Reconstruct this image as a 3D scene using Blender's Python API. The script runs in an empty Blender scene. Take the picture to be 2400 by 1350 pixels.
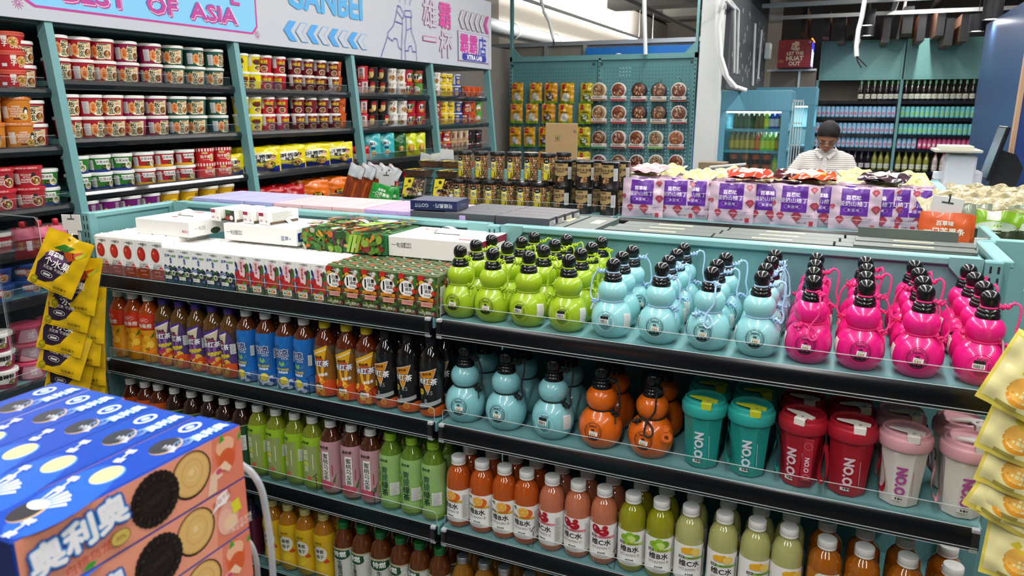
import bpy, bmesh, math, random
import numpy as np
from math import pi, sin, cos, radians, sqrt, atan2
from mathutils import Vector, Matrix

SC = bpy.context.scene
COL = SC.collection
RND = random.Random(7)
CAMZ = 1.62
FPX = 1721.0                       # focal length in pixels of a 2400 px wide frame

def _n(v):
    v = np.array(v, float); return v / np.linalg.norm(v)
_X = -_n([-2780 - 1200, 242 - 675, FPX])
_Y = _n([1990 - 1200, 255 - 675, FPX])
_Z = _n(np.cross(_X, _Y)); _Y = _n(np.cross(_Z, _X))
ROT = np.array([_X, _Y, _Z])       # rows: world axes seen in (right, down, forward)

# ---------------------------------------------------------------- camera
cam_data = bpy.data.cameras.new('camera')
cam = bpy.data.objects.new('camera', cam_data); COL.objects.link(cam)
_M = Matrix([[ROT[i][0], -ROT[i][1], -ROT[i][2], (0, 0, CAMZ)[i]] for i in range(3)] + [[0, 0, 0, 1]])
cam.matrix_world = _M
cam_data.sensor_width = 36.0
cam_data.lens = FPX / 2400 * 36
cam_data.clip_start = 0.02
cam_data.dof.use_dof = True
cam_data.dof.focus_distance = 2.1
cam_data.dof.aperture_fstop = 8.0
SC.camera = cam

# ---------------------------------------------------------------- view, world, lamps
SC.view_settings.view_transform = 'Standard'
SC.view_settings.look = 'None'
SC.view_settings.gamma = 1.0
SC.view_settings.use_curve_mapping = False
SC.view_settings.exposure = -0.2
world = bpy.data.worlds.new('world'); SC.world = world; world.use_nodes = True
world.node_tree.nodes['Background'].inputs[0].default_value = (0.80, 0.86, 0.95, 1)
world.node_tree.nodes['Background'].inputs[1].default_value = 0.07

LAMP_ROWS = [(-4.85, 11.0, 20.5, 3.25, 90), (-1.95, -2.2, 9.8, 3.3, 38), (-0.15, -2.2, 9.8, 3.3, 46), (1.75, -2.2, 9.8, 3.3, 38), (0.9, 10.2, 12.8, 3.3, 70)]
def area(name, loc, sx, sy, power, rot=(0, 0, 0), color=(1.0, 0.985, 0.96)):
    l = bpy.data.lights.new(name, 'AREA'); l.shape = 'RECTANGLE'; l.size = sx; l.size_y = sy
    l.energy = power; l.color = color
    o = bpy.data.objects.new(name, l); o.location = loc; o.rotation_euler = rot; COL.objects.link(o)
    return o
for (lx, ly0, ly1, lz, lw) in LAMP_ROWS:
    n = max(1, int(round((ly1 - ly0) / 2.6))); st = (ly1 - ly0) / n
    for k in range(n):
        area('tube_lamp_light', (lx, ly0 + st * (k + .5), lz - .085), .07, st * .9, lw)
        area('ceiling_fill_uplight', (lx, ly0 + st * (k + .5), lz + .07), .06, st * .9, lw * (.3 if ly0 < 9 else .8), rot=(pi, 0, 0))  # added upward fill to brighten the ceiling; the fixtures' tubes only face down

# ---------------------------------------------------------------- helpers
def at(px, py, x=None, y=None, z=None):
    """the world point on a given plane that the photograph shows at pixel (px, py)"""
    r = ROT @ np.array([px - 1200, py - 675, FPX])
    if y is not None: k = y / r[1]
    elif x is not None: k = x / r[0]
    else: k = (z - CAMZ) / r[2]
    return Vector((r[0] * k, r[1] * k, CAMZ + r[2] * k))

def lin(h):
    h = h.lstrip('#')
    c = [int(h[i:i + 2], 16) / 255 for i in (0, 2, 4)]
    return [x / 12.92 if x <= .04045 else ((x + .055) / 1.055) ** 2.4 for x in c]

_mats = {}
def mat(h, rough=.45, metal=0.0, coat=0.0, trans=0.0, emit=0.0, noise=0.0, nscale=20, bump=0.0, alpha=1.0, ior=1.45):
    """a procedural principled material of one colour, optionally mottled or bumped"""
    key = (h, rough, metal, coat, trans, emit, noise, nscale, bump, alpha)
    if key in _mats: return _mats[key]
    m = bpy.data.materials.new('paint_' + h.lstrip('#')); m.use_nodes = True
    nt = m.node_tree; b = nt.nodes['Principled BSDF']
    c = lin(h)
    b.inputs['Base Color'].default_value = (*c, 1)
    b.inputs['Roughness'].default_value = rough
    b.inputs['Metallic'].default_value = metal
    b.inputs['Coat Weight'].default_value = coat
    b.inputs['Coat Roughness'].default_value = .04
    b.inputs['Transmission Weight'].default_value = trans
    b.inputs['IOR'].default_value = ior
    b.inputs['Alpha'].default_value = alpha
    if emit:
        b.inputs['Emission Color'].default_value = (*c, 1); b.inputs['Emission Strength'].default_value = emit
    if noise or bump:
        tc = nt.nodes.new('ShaderNodeTexCoord'); nz = nt.nodes.new('ShaderNodeTexNoise')
        nz.inputs['Scale'].default_value = nscale; nz.inputs['Detail'].default_value = 4
        nt.links.new(tc.outputs['Object'], nz.inputs['Vector'])
        if noise:
            r = nt.nodes.new('ShaderNodeMapRange')
            r.inputs['To Min'].default_value = 1 - noise; r.inputs['To Max'].default_value = 1 + noise
            nt.links.new(nz.outputs['Fac'], r.inputs['Value'])
            mx = nt.nodes.new('ShaderNodeVectorMath'); mx.operation = 'SCALE'
            mx.inputs[0].default_value = c; nt.links.new(r.outputs[0], mx.inputs['Scale'])
            nt.links.new(mx.outputs[0], b.inputs['Base Color'])
        if bump:
            bp = nt.nodes.new('ShaderNodeBump'); bp.inputs['Strength'].default_value = bump; bp.inputs['Distance'].default_value = .01
            nt.links.new(nz.outputs['Fac'], bp.inputs['Height']); nt.links.new(bp.outputs[0], b.inputs['Normal'])
    _mats[key] = m
    return m

def clear_mat(name='clear_acrylic', tint=(1, 1, 1), gloss=.12, rough=.03):
    if name in _mats: return _mats[name]
    m = bpy.data.materials.new(name); m.use_nodes = True; nt = m.node_tree
    nt.nodes.remove(nt.nodes['Principled BSDF']); out = nt.nodes['Material Output']
    t = nt.nodes.new('ShaderNodeBsdfTransparent'); t.inputs[0].default_value = (*tint, 1)
    g = nt.nodes.new('ShaderNodeBsdfGlossy'); g.inputs['Roughness'].default_value = rough
    lw = nt.nodes.new('ShaderNodeLayerWeight'); lw.inputs[0].default_value = .25
    ml = nt.nodes.new('ShaderNodeMath'); ml.operation = 'MULTIPLY_ADD'; ml.inputs[1].default_value = .5; ml.inputs[2].default_value = gloss * .25
    nt.links.new(lw.outputs['Fresnel'], ml.inputs[0])
    mx = nt.nodes.new('ShaderNodeMixShader')
    nt.links.new(ml.outputs[0], mx.inputs[0]); nt.links.new(t.outputs[0], mx.inputs[1]); nt.links.new(g.outputs[0], mx.inputs[2])
    nt.links.new(mx.outputs[0], out.inputs[0])
    _mats[name] = m
    return m

class G:
    """collects shapes and links them as ONE mesh"""
    def __init__(s): s.v = []; s.f = []; s.m = []; s.mats = []; s.sm = []
    def mi(s, m):
        if m not in s.mats: s.mats.append(m)
        return s.mats.index(m)
    def add(s, vs, fs, m, smooth=False):
        b = len(s.v); k = s.mi(m)
        s.v.extend(tuple(p) for p in vs)
        for f in fs: s.f.append([b + i for i in f]); s.m.append(k); s.sm.append(smooth)
        return s
    def box(s, x0, x1, y0, y1, z0, z1, m, bev=0.0, M=None):
        if bev > 0:
            vs, fs = _bevbox(round(x1 - x0, 5), round(y1 - y0, 5), round(z1 - z0, 5), bev)
            vs = [(p[0] + (x0 + x1) / 2, p[1] + (y0 + y1) / 2, p[2] + (z0 + z1) / 2) for p in vs]
        else:
            vs = [(x, y, z) for z in (z0, z1) for y in (y0, y1) for x in (x0, x1)]
            fs = [(0, 2, 3, 1), (4, 5, 7, 6), (0, 1, 5, 4), (2, 6, 7, 3), (0, 4, 6, 2), (1, 3, 7, 5)]
        if M is not None: vs = [M @ Vector(p) for p in vs]
        return s.add(vs, fs, m)
    def lathe(s, prof, m, n=24, c=(0, 0), M=None, fn=None):
        """prof: list of (r, z) or (r, z, material of the band above)"""
        rings = []; b = len(s.v)
        for p in prof:
            r, z = p[0], p[1]
            if r < 1e-6: rings.append([len(s.v)]); s.v.append((c[0], c[1], z))
            else:
                ids = []
                for i in range(n):
                    a = 2 * pi * i / n; rr = r * (fn(a, z) if fn else 1)
                    ids.append(len(s.v)); s.v.append((c[0] + rr * cos(a), c[1] + rr * sin(a), z))
                rings.append(ids)
        if M is not None:
            for i in range(b, len(s.v)): s.v[i] = tuple(M @ Vector(s.v[i]))
        cur = m
        for k in range(len(prof) - 1):
            if len(prof[k]) > 2 and prof[k][2] is not None: cur = prof[k][2]
            mi = s.mi(cur); A, B = rings[k], rings[k + 1]
            for i in range(n):
                j = (i + 1) % n
                if len(A) == 1 and len(B) == 1: break
                if len(A) == 1: f = [A[0], B[j], B[i]]
                elif len(B) == 1: f = [A[i], A[j], B[0]]
                else: f = [A[i], A[j], B[j], B[i]]
                s.f.append(f); s.m.append(mi); s.sm.append(True)
        return s
    def tube(s, pts, r, m, n=8, closed=False):
        P = [Vector(p) for p in pts]; N = len(P); rs = r if isinstance(r, (list, tuple)) else [r] * N
        rings = []; up = None
        for i in range(N):
            if closed: t = (P[(i + 1) % N] - P[i - 1])
            else: t = P[min(i + 1, N - 1)] - P[max(i - 1, 0)]
            if t.length < 1e-9: t = Vector((0, 0, 1))
            t.normalize()
            if up is None:
                up = Vector((0, 0, 1)) if abs(t.z) < .9 else Vector((1, 0, 0))
            a = t.cross(up)
            if a.length < 1e-4: a = t.cross(Vector((1, 0, 0)))
            a.normalize(); bb = a.cross(t).normalized(); up = bb
            ids = []
            for k in range(n):
                an = 2 * pi * k / n; q = P[i] + (a * cos(an) + bb * sin(an)) * rs[i]
                ids.append(len(s.v)); s.v.append(tuple(q))
            rings.append(ids)
        mi = s.mi(m); R = range(N) if closed else range(N - 1)
        for i in R:
            A, B = rings[i], rings[(i + 1) % N]
            for k in range(n):
                j = (k + 1) % n; s.f.append([A[k], A[j], B[j], B[k]]); s.m.append(mi); s.sm.append(True)
        if not closed:
            s.f.append(rings[0][::-1]); s.m.append(mi); s.sm.append(False)
            s.f.append(rings[-1]); s.m.append(mi); s.sm.append(False)
        return s
    def prism(s, poly, h0, h1, m, axis='y', M=None):
        """a 2D outline pushed along an axis; outline is (x,z) for y, (y,z) for x, (x,y) for z"""
        n = len(poly)
        def P(p, h): return {'y': (p[0], h, p[1]), 'x': (h, p[0], p[1]), 'z': (p[0], p[1], h)}[axis]
        vs = [P(p, h0) for p in poly] + [P(p, h1) for p in poly]
        if M is not None: vs = [M @ Vector(p) for p in vs]
        fs = [tuple(range(n))[::-1], tuple(range(n, 2 * n))] + [(i, (i + 1) % n, n + (i + 1) % n, n + i) for i in range(n)]
        return s.add(vs, fs, m)
    def grid(s, fn, nu, nv, m, smooth=True, wrap=False):
        vs = [fn(i / nu, j / nv) for j in range(nv + 1) for i in range(nu + (0 if wrap else 1))]
        W = nu if wrap else nu + 1; fs = []
        for j in range(nv):
            for i in range(nu):
                i2 = (i + 1) % W
                fs.append((j * W + i, j * W + i2, (j + 1) * W + i2, (j + 1) * W + i))
        return s.add(vs, fs, m, smooth)
    def mesh(s, name, angle=40):
        me = bpy.data.meshes.new(name); me.from_pydata(s.v, [], s.f)
        for m in s.mats: me.materials.append(m)
        me.polygons.foreach_set('material_index', s.m); me.polygons.foreach_set('use_smooth', s.sm)
        if any(s.sm): me.set_sharp_from_angle(angle=radians(angle))
        me.update()
        return me

_bb = {}
def _bevbox(w, d, h, b):
    k = (w, d, h, b)
    if k not in _bb:
        bm = bmesh.new(); bmesh.ops.create_cube(bm, size=1)
        for v in bm.verts: v.co = Vector((v.co.x * w, v.co.y * d, v.co.z * h))
        bmesh.ops.bevel(bm, geom=list(bm.edges), offset=min(b, w * .45, d * .45, h * .45), segments=1, affect='EDGES')
        _bb[k] = ([tuple(v.co) for v in bm.verts], [[v.index for v in f.verts] for f in bm.faces]); bm.free()
    return _bb[k]

# ---- printed artwork: flat outlines laid on a surface -------------------------------------
_txt = {}
def text2d(s, off=0.0, space=1.0, font=None):
    k = (s, off, space)
    if k not in _txt:
        c = bpy.data.curves.new('lettering', 'FONT'); c.body = s; c.size = 1; c.resolution_u = 2
        c.align_x = 'CENTER'; c.space_line = .98; c.space_character = space
        o = bpy.data.objects.new('lettering', c); COL.objects.link(o)
        bpy.context.view_layer.update()
        me = bpy.data.meshes.new_from_object(o.evaluated_get(bpy.context.evaluated_depsgraph_get()))
        vs = [(v.co.x, v.co.y) for v in me.vertices]; fs = [list(p.vertices) for p in me.polygons]
        bpy.data.objects.remove(o); bpy.data.curves.remove(c); bpy.data.meshes.remove(me)
        if vs:
            x0 = min(v[0] for v in vs); x1 = max(v[0] for v in vs); y0 = min(v[1] for v in vs); y1 = max(v[1] for v in vs)
            vs = [(x - (x0 + x1) / 2, y - (y0 + y1) / 2) for x, y in vs]
        _txt[k] = (vs, fs)
    return _txt[k]

def _cut(vs, fs, gu, gv):
    bm = bmesh.new(); V = [bm.verts.new((x, y, 0)) for x, y in vs]
    for f in fs:
        try: bm.faces.new([V[i] for i in f])
        except ValueError: pass
    for ax, g in ((0, gu), (1, gv)):
        if not g: continue
        a = min(v.co[ax] for v in bm.verts); b = max(v.co[ax] for v in bm.verts)
        n = int((b - a) / g)
        for i in range(1, n + 1):
            co = [0, 0, 0]; no = [0, 0, 0]; no[ax] = 1; co[ax] = (math.floor(a / g) + i) * g
            if co[ax] >= b: break
            bmesh.ops.bisect_plane(bm, geom=bm.verts[:] + bm.edges[:] + bm.faces[:], dist=1e-6, plane_co=co, plane_no=no)
    bm.verts.index_update()
    r = ([(v.co.x, v.co.y) for v in bm.verts], [[v.index for v in f.verts] for f in bm.faces]); bm.free()
    return r

def ell(cx, cy, rx, ry, n=20, rot=0):
    return [(cx + rx * cos(2 * pi * i / n) * cos(rot) - ry * sin(2 * pi * i / n) * sin(rot), cy + rx * cos(2 * pi * i / n) * sin(rot) + ry * sin(2 * pi * i / n) * cos(rot)) for i in range(n)]

_shape = {}
def deco(g, surf, items, gu=None, gv=None, base=.0004, step=.00008, rough=.45, clip=None):
    """print items on a surface: surf(u, v, offset) -> point.
    ('r',cx,cy,w,h,col[,rot]) ('e',cx,cy,rx,ry,col[,rot]) ('p',pts,col) ('ring',cx,cy,rx,ry,w,col) ('t',text,cx,cy,size,col[,{off,rot,sx,sk}])"""
    off = base
    for it in items:
        key = (repr(it), gu, gv)
        k = it[0]; off += step
        if key in _shape: vs, fs, col = _shape[key]
        else:
            if k == 'r':
                _, cx, cy, w, h, col = it[:6]; a = it[6] if len(it) > 6 else 0
                vs = [(cx + x * w / 2 * cos(a) - y * h / 2 * sin(a), cy + x * w / 2 * sin(a) + y * h / 2 * cos(a)) for x, y in ((-1, -1), (1, -1), (1, 1), (-1, 1))]; fs = [[0, 1, 2, 3]]
            elif k == 'e':
                _, cx, cy, rx, ry, col = it[:6]; vs = ell(cx, cy, rx, ry, 22, it[6] if len(it) > 6 else 0); fs = [list(range(len(vs)))]
            elif k == 'p': vs = list(it[1]); fs = [list(range(len(vs)))]; col = it[2]
            elif k == 'ring':
                _, cx, cy, rx, ry, w, col = it; n = 36
                vs = ell(cx, cy, rx, ry, n) + ell(cx, cy, rx - w, ry - w, n); fs = [[i, (i + 1) % n, n + (i + 1) % n, n + i] for i in range(n)]
            else:
                _, s, cx, cy, size, col = it[:6]; o = it[6] if len(it) > 6 else {}
                tv, fs = text2d(s, 0, o.get('sp', 1)); a = o.get('rot', 0); sx = o.get('sx', 1); sk = o.get('sk', 0)
                vs = []
                for x, y in tv:
                    x, y = (x * sx + y * sk) * size, y * size
                    vs.append((cx + x * cos(a) - y * sin(a), cy + x * sin(a) + y * cos(a)))
            if (gu or gv) and vs: vs, fs = _cut(vs, fs, gu, gv)
            _shape[key] = (vs, fs, col)
        if vs and k == 't' and len(it) > 6 and it[6].get('off', 0) > .009:
            # heavier strokes: the same outline laid down again a hair to each side, each a touch higher
            q0 = it[6]['off'] * .75 * it[4]; m = mat(col, rough) if isinstance(col, str) else col
            for q in ((.79, 2.36, 3.93, 5.5) if it[6]['off'] < .05 else (0, .79, 1.57, 2.36, 3.14, 3.93, 4.71, 5.5)):
                off += .00002; dx, dy = q0 * cos(q), q0 * sin(q)
                g.add([surf(u + dx, v + dy, off) for u, v in vs], fs, m)
        elif vs:
            m = mat(col, rough) if isinstance(col, str) else col
            g.add([surf(u, v, off) for u, v in vs], fs, m)

def flat(o, U, V, N=None):
    o, U, V = Vector(o), Vector(U).normalized(), Vector(V).normalized()
    N = U.cross(V).normalized() if N is None else Vector(N)
    return lambda u, v, w: tuple(o + U * u + V * v + N * w)
FRONT = lambda y, x=0, z=0: flat((x, y, z), (1, 0, 0), (0, 0, 1))     # faces the camera side (-Y)
TOP = lambda z, x=0, y=0: flat((x, y, z), (1, 0, 0), (0, 1, 0))
SIDE = lambda x, y=0, z=0: flat((x, y, z), (0, 1, 0), (0, 0, 1))      # faces +X

def round_surf(prof, rref, a0=0.0, c=(0, 0)):
    """artwork wrapped round a turned body; u runs along the skin, v is the height"""
    zs = [p[1] for p in prof]; rs = [p[0] for p in prof]
    def f(u, v, w):
        r = float(np.interp(v, zs, rs)); e = .0015
        dr = (float(np.interp(v + e, zs, rs)) - float(np.interp(v - e, zs, rs))) / (2 * e)
        q = 1 / sqrt(1 + dr * dr); a = u / rref + a0
        rr = r + w * q
        return (c[0] + rr * sin(a), c[1] - rr * cos(a), v - w * dr * q)
    return f

def bowl_art(cx, cy, rx, ry, rim, soup, bits, seed=1, n=14):
    R = random.Random(seed); out = []
    if rim: out.append(('e', cx, cy, rx, ry, rim))
    out.append(('e', cx, cy, rx * .86, ry * .82, soup))
    for i in range(n):
        a = R.random() * 6.28; q = sqrt(R.random()) * .7; s = .1 + R.random() * .14
        out.append(('e', cx + rx * q * cos(a), cy + ry * q * sin(a), rx * s * 1.3, ry * s, R.choice(bits), R.random() * 3))
    return out

def lines_art(cx, cy, w, h, n, col='9a9a98', seed=3):
    R = random.Random(seed); out = []
    for i in range(n):
        y = cy + h / 2 - h * (i + .5) / n; ww = w * R.uniform(.6, 1)
        out.append(('r', cx - (w - ww) / 2, y, ww, h / n * .38, col))
    return out

def bars_art(cx, cy, w, h, col='222222', seed=5, n=9):
    R = random.Random(seed); out = [('r', cx, cy, w, h, 'f2f2ee')]; x = cx - w * .42
    for i in range(n):
        b = w * R.uniform(.02, .06); out.append(('r', x + b / 2, cy, b, h * .75, col)); x += w * .84 / n
    return out

# ---- things --------------------------------------------------------------------------------
ORD = 'first second third fourth fifth sixth seventh eighth ninth tenth eleventh twelfth thirteenth fourteenth fifteenth sixteenth seventeenth eighteenth nineteenth twentieth'.split()
ORD += ['twenty-' + w for w in ORD[:9]] + ['thirtieth'] + ['thirty-' + w for w in ORD[:9]] + ['fortieth']
COUNT = {}
def link(name, data, parent=None):
    o = bpy.data.objects.new(name, data); COL.objects.link(o)
    if parent is not None: o.parent = parent
    return o
def tag(o, label, cat, group=None, kind=None):
    if label: o['label'] = label
    if cat: o['category'] = cat
    if group: o['group'] = group
    if kind: o['kind'] = kind
    return o
def struct(name, g):
    o = link(name, g.mesh(name) if isinstance(g, G) else g); o['kind'] = 'structure'; return o
class Kind:
    """one sort of thing: its name, category and parts (name, mesh, own label, sub-parts)"""
    def __init__(s, name, cat, parts):
        s.name = name; s.cat = cat
        s.parts = [(p[0], p[1].mesh(p[0]) if isinstance(p[1], G) else p[1], p[2] if len(p) > 2 else None,
                    [(q[0], q[1].mesh(q[0])) for q in p[3]] if len(p) > 3 else []) for p in parts]
    def put(s, loc, label, group=None, rz=0, rx=0, ry=0, sc=None):
        if len(s.parts) == 1 and not s.parts[0][3]:
            root = link(s.name, s.parts[0][1])
        else:
            root = link(s.name, None); root.empty_display_size = .05
            for nm, me, lb, subs in s.parts:
                o = link(nm, me, root)
                if lb: o['label'] = lb
                for sn, sm in subs: link(sn, sm, o)
        root.location = loc; root.rotation_euler = (rx, ry, rz)
        if sc: root.scale = sc if isinstance(sc, (list, tuple)) else (sc, sc, sc)
        tag(root, label, s.cat, group)
        return root
def pinterp(prof, z): return float(np.interp(z, [p[1] for p in prof], [p[0] for p in prof]))
# ================================================================ the room
TEAL = mat('6a9c9e', .42, noise=.03, nscale=3)
TEAL2 = mat('78a8a8', .42)
BLK = mat('0b0c10', .22)
BLKM = mat('15161a', .5)
ACR = clear_mat()
ACRE = mat('d4dcdc', .3, alpha=.55)
WHITE = mat('f1f1ef', .5)

g = G(); g.box(-8, 5, -3, 25, -.1, 0, mat('5a5856', .4, noise=.1, nscale=2)); struct('floor', g)
g = G(); g.box(-12, 6, -3, 25, 4.3, 4.4, mat('a5a3a0', .9, noise=.25, nscale=1.2)); struct('ceiling', g)
g = G(); g.box(-4.25, -4.15, -3, 7.32, 0, 4.3, mat('86807a', .8)); g.box(-4.25, -4.15, 7.32, 9.36, 0, 2.36, mat('86807a', .8)); struct('wall_left', g)
g = G(); g.box(-13, 6, 24.9, 25, 0, 4.4, mat('dad3c8', .8)); struct('wall_back', g)
g = G(); g.box(4.9, 5, -3, 25, 0, 4.4, mat('777a80', .8)); struct('wall_right', g)
# grey panel partition with bright metal mullions behind the pegboard
g = G(); PX = [-4.16, -3.65, -3.02, -1.9]
zt = at(1160, 113, y=9.4).z
g.box(-5.6, -1.5, 9.4, 9.44, 0, zt, mat('8a847c', .7, noise=.06, nscale=3)); struct('partition', g)
g = G(); al = mat('b9bfc4', .35, .6)
g.box(-5.6, -1.5, 9.36, 9.46, zt, zt + .05, al)
for px in (1160, 1280, 1371):
    x = at(px, 160, y=9.38).x; g.box(x - .025, x + .025, 9.36, 9.4, 0, zt, al)
struct('trim_1', g)
# sloping cream bulkhead over the far aisle
g = G(); g.box(-12.5, -5.6, 12, 24.8, 2.2, 4.2, mat('e6dfd4', .8)); struct('bulkhead', g)
# white column, dark service panel along the aisle
g = G(); g.box(-1.46, -1.25, 8.0, 8.25, 0, 4.3, mat('c9ccca', .6, noise=.05, nscale=4)); struct('pillar', g)
g = G(); g.box(-1.25, -1.2, 8.2, 11.9, 1.82, 4.3, mat('3d4044', .7, noise=.12, nscale=6))
R = random.Random(4)
deco(g, SIDE(-1.2), [('r', R.uniform(8.4, 11.6), R.uniform(1.95, 2.75), .03, .05, 'd8d8d4') for i in range(50)])
struct('partition_service', g)
g = G(); g.box(-1.15, -.5, 12.3, 12.35, 0, 2.2, mat('6d6760', .7)); g.box(-.75, -.72, 12.27, 12.3, 0, 2.2, al); g.box(-1.2, -.5, 12.25, 12.3, 2.17, 2.2, al); struct('partition_grey', g)
g = G(); g.box(-1.2, 5, 14.2, 14.3, 0, 4.3, mat('3c383a', .8)); struct('wall_far', g)
# blue boards at the right
g = G(); bx = 1.25; y1 = at(2312, 58, x=bx).y; zt2 = at(2312, 58, x=bx).z; y0 = at(2440, -20, x=bx).y
g.box(bx, bx + .03, y0, y1, 0, zt2, mat('33517c', .35, noise=.04, nscale=2)); struct('partition_blue', g)
g = G(); p = at(2402, 290, y=4.9); q = at(2366, 455, y=4.9)
g.box(p.x - .03, 2.6, 4.9, 4.93, 0, 2.2, mat('1e3a78', .5)); g.box(p.x - .05, p.x - .03, 4.89, 4.94, 0, 2.2, mat('b08f74', .7)); struct('partition_plywood', g)
# blue board over the pegboard with a white mark
g = G(); g.box(-3.12, -1.68, 9.28, 9.34, 1.0, at(1388, 112, y=9.3).z, mat('1f6fc0', .4))
deco(g, FRONT(9.28), [('e', at(1450, 130, y=9.28).x, at(1450, 134, y=9.28).z, .055, .05, 'eef2f4')])
g.box(-1.72, -1.68, 9.05, 9.34, .2, 2.32, mat('1a62b0', .4)); struct('partition_board', g)

# ---- ceiling: lamp rows, ducts, beams
HOUS = mat('d6d9da', .5); TUBE = mat('fff8ee', .5, emit=9)
for ri, (lx, ly0, ly1, lz, lw) in enumerate(LAMP_ROWS):
    n = max(1, int(round((ly1 - ly0) / 1.3))); st = (ly1 - ly0) / n
    for k in range(n):
        if k == 0:
            a = G(); a.box(-.045, .045, 0, st, -.01, .05, HOUS); b = G(); b.box(-.028, .028, .03, st - .03, -.05, -.01, TUBE)
            b2 = G(); b2.tube([(0, st / 2, .05), (0, st / 2, 4.3 - lz)], .004, HOUS, 6)
            K = Kind('linear_lamp', 'ceiling lamp', [('housing', a), ('tube', b), ('suspension_wire', b2)])
        K.put((lx, ly0 + k * st, lz), 'white linear ceiling lamp with a bright tube hanging in a long row', 'linear ceiling lamps')
g = G(); g.tube([(-5.35, y, 2.88) for y in (9, 12, 16, 20, 24.5)], .13, mat('6c6f70', .6), 14)
for y in range(10, 24, 2): g.tube([(-5.35, y, 2.88), (-5.35, y + .06, 2.88)], .145, mat('8b8e8f', .5), 14)
tag(link('round_duct', g.mesh('round_duct')), 'round grey ventilation duct running beneath the long lamp row', 'duct')
g = G(); foil = mat('b9b6b0', .28, .8, bump=.9, nscale=9)
g.box(-1.15, -.05, 9.5, 12, 3.05, 3.45, foil, .03)
tag(link('air_duct', g.mesh('air_duct')), 'rectangular air duct wrapped in crumpled silver foil', 'duct')
g = G(); g.box(.6, 3.5, 8, 14, 3.62, 3.8, mat('a9a39c', .35, .7, bump=.8, nscale=7), .03)
tag(link('air_duct', g.mesh('air_duct')), 'wide foil covered duct above the wooden baffles', 'duct')
for i, (x0, y) in enumerate([(-4.0, 13), (-3.6, 15.5), (-3.0, 18), (-2.6, 11)]):
    g = G(); g.box(x0, x0 + 3, y, y + .5, 3.3 + .1 * i, 3.6 + .1 * i, mat('a5a5a0', .5, .3, bump=.4))
    for hx in (.3, 2.7): g.tube([(x0 + hx, y + .25, 3.6), (x0 + hx, y + .25, 4.3)], .01, mat('8a8a86', .5), 6)
    tag(link('air_duct', g.mesh('air_duct')), 'grey sheet metal duct crossing the open ceiling, %s from the column' % ORD[i], 'duct', 'grey ceiling ducts')
for i, (x, y, z) in enumerate([(-3.2, 9.6, 3.2), (-2.7, 9.6, 3.4), (-2.1, 9.6, 3.1), (.4, 9, 3.0), (1.0, 9, 3.2)]):
    g = G(); g.tube([(x, y, z), (x + .1, y + 8, z)], .035, mat('9a9a98', .5), 10)
    tag(link('pipe', g.mesh('pipe')), 'thin grey pipe under the bare ceiling, %s from the lamp row' % ORD[i], 'pipe', 'ceiling pipes')
for i in range(3):
    g = G(); y = 9.6 + i * 1.3; g.box(-1.2, 4, y, y + .05, 2.95 - .02 * i, 3.0 - .02 * i, mat('cfcfcd', .5))
    tag(link('ceiling_batten', g.mesh('ceiling_batten')), 'pale metal batten crossing the ceiling, %s from the front' % ORD[i], 'batten', 'ceiling battens')
# wooden baffles with black ends, seen by pixel column
for i, (px, py, w) in enumerate([(1937, 60, 12), (1973, 70, 14), (2078, 72, 14), (2128, 50, 18), (2160, 68, 14), (2205, 55, 14), (2225, 78, 14), (2262, 68, 16), (1885, 50, 10), (2010, 75, 14)]):
    p = at(px, py, y=12.3); hw = w * 12.3 / 1721 / 2
    g = G(); g.box(p.x - hw, p.x + hw, 12.3, 13.4, p.z - .16, p.z + .2, mat('7b5a49', .6, noise=.15, nscale=9)); g.box(p.x - hw, p.x + hw, 12.29, 12.3, p.z - .16, p.z + .2, BLKM)
    tag(link('ceiling_baffle', g.mesh('ceiling_baffle')), 'dark wooden ceiling baffle over the teal drinks shelves, %s in line' % ORD[i], 'baffle', 'ceiling baffles')
LEDM = mat('fffaf0', .5, emit=12)
for i, (px, py, yy) in enumerate([(2032, 60, 11.2), (2032, 84, 12.2), (2324, 46, 9.1), (2288, 74, 11.0)]):
    p = at(px, py, y=yy); a = G(); a.lathe([(0, .2), (.09, .2), (.09, 0), (.08, 0), (.08, .02)], BLKM, 20)
    b = G(); b.lathe([(.08, .01), (0, .01)], LEDM, 20); c = G(); c.tube([(0, 0, .2), (0, 0, 4.3 - p.z)], .004, BLKM, 6)
    Kind('pendant_lamp', 'ceiling lamp', [('shade', a), ('light_disc', b), ('suspension_wire', c)]).put(p, 'black cylindrical pendant lamp with a lit disc, %s from the red sign' % ORD[i], 'black pendant lamps')
    area('pendant_light', (p.x, p.y, p.z - .02), .14, .14, 6)
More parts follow.
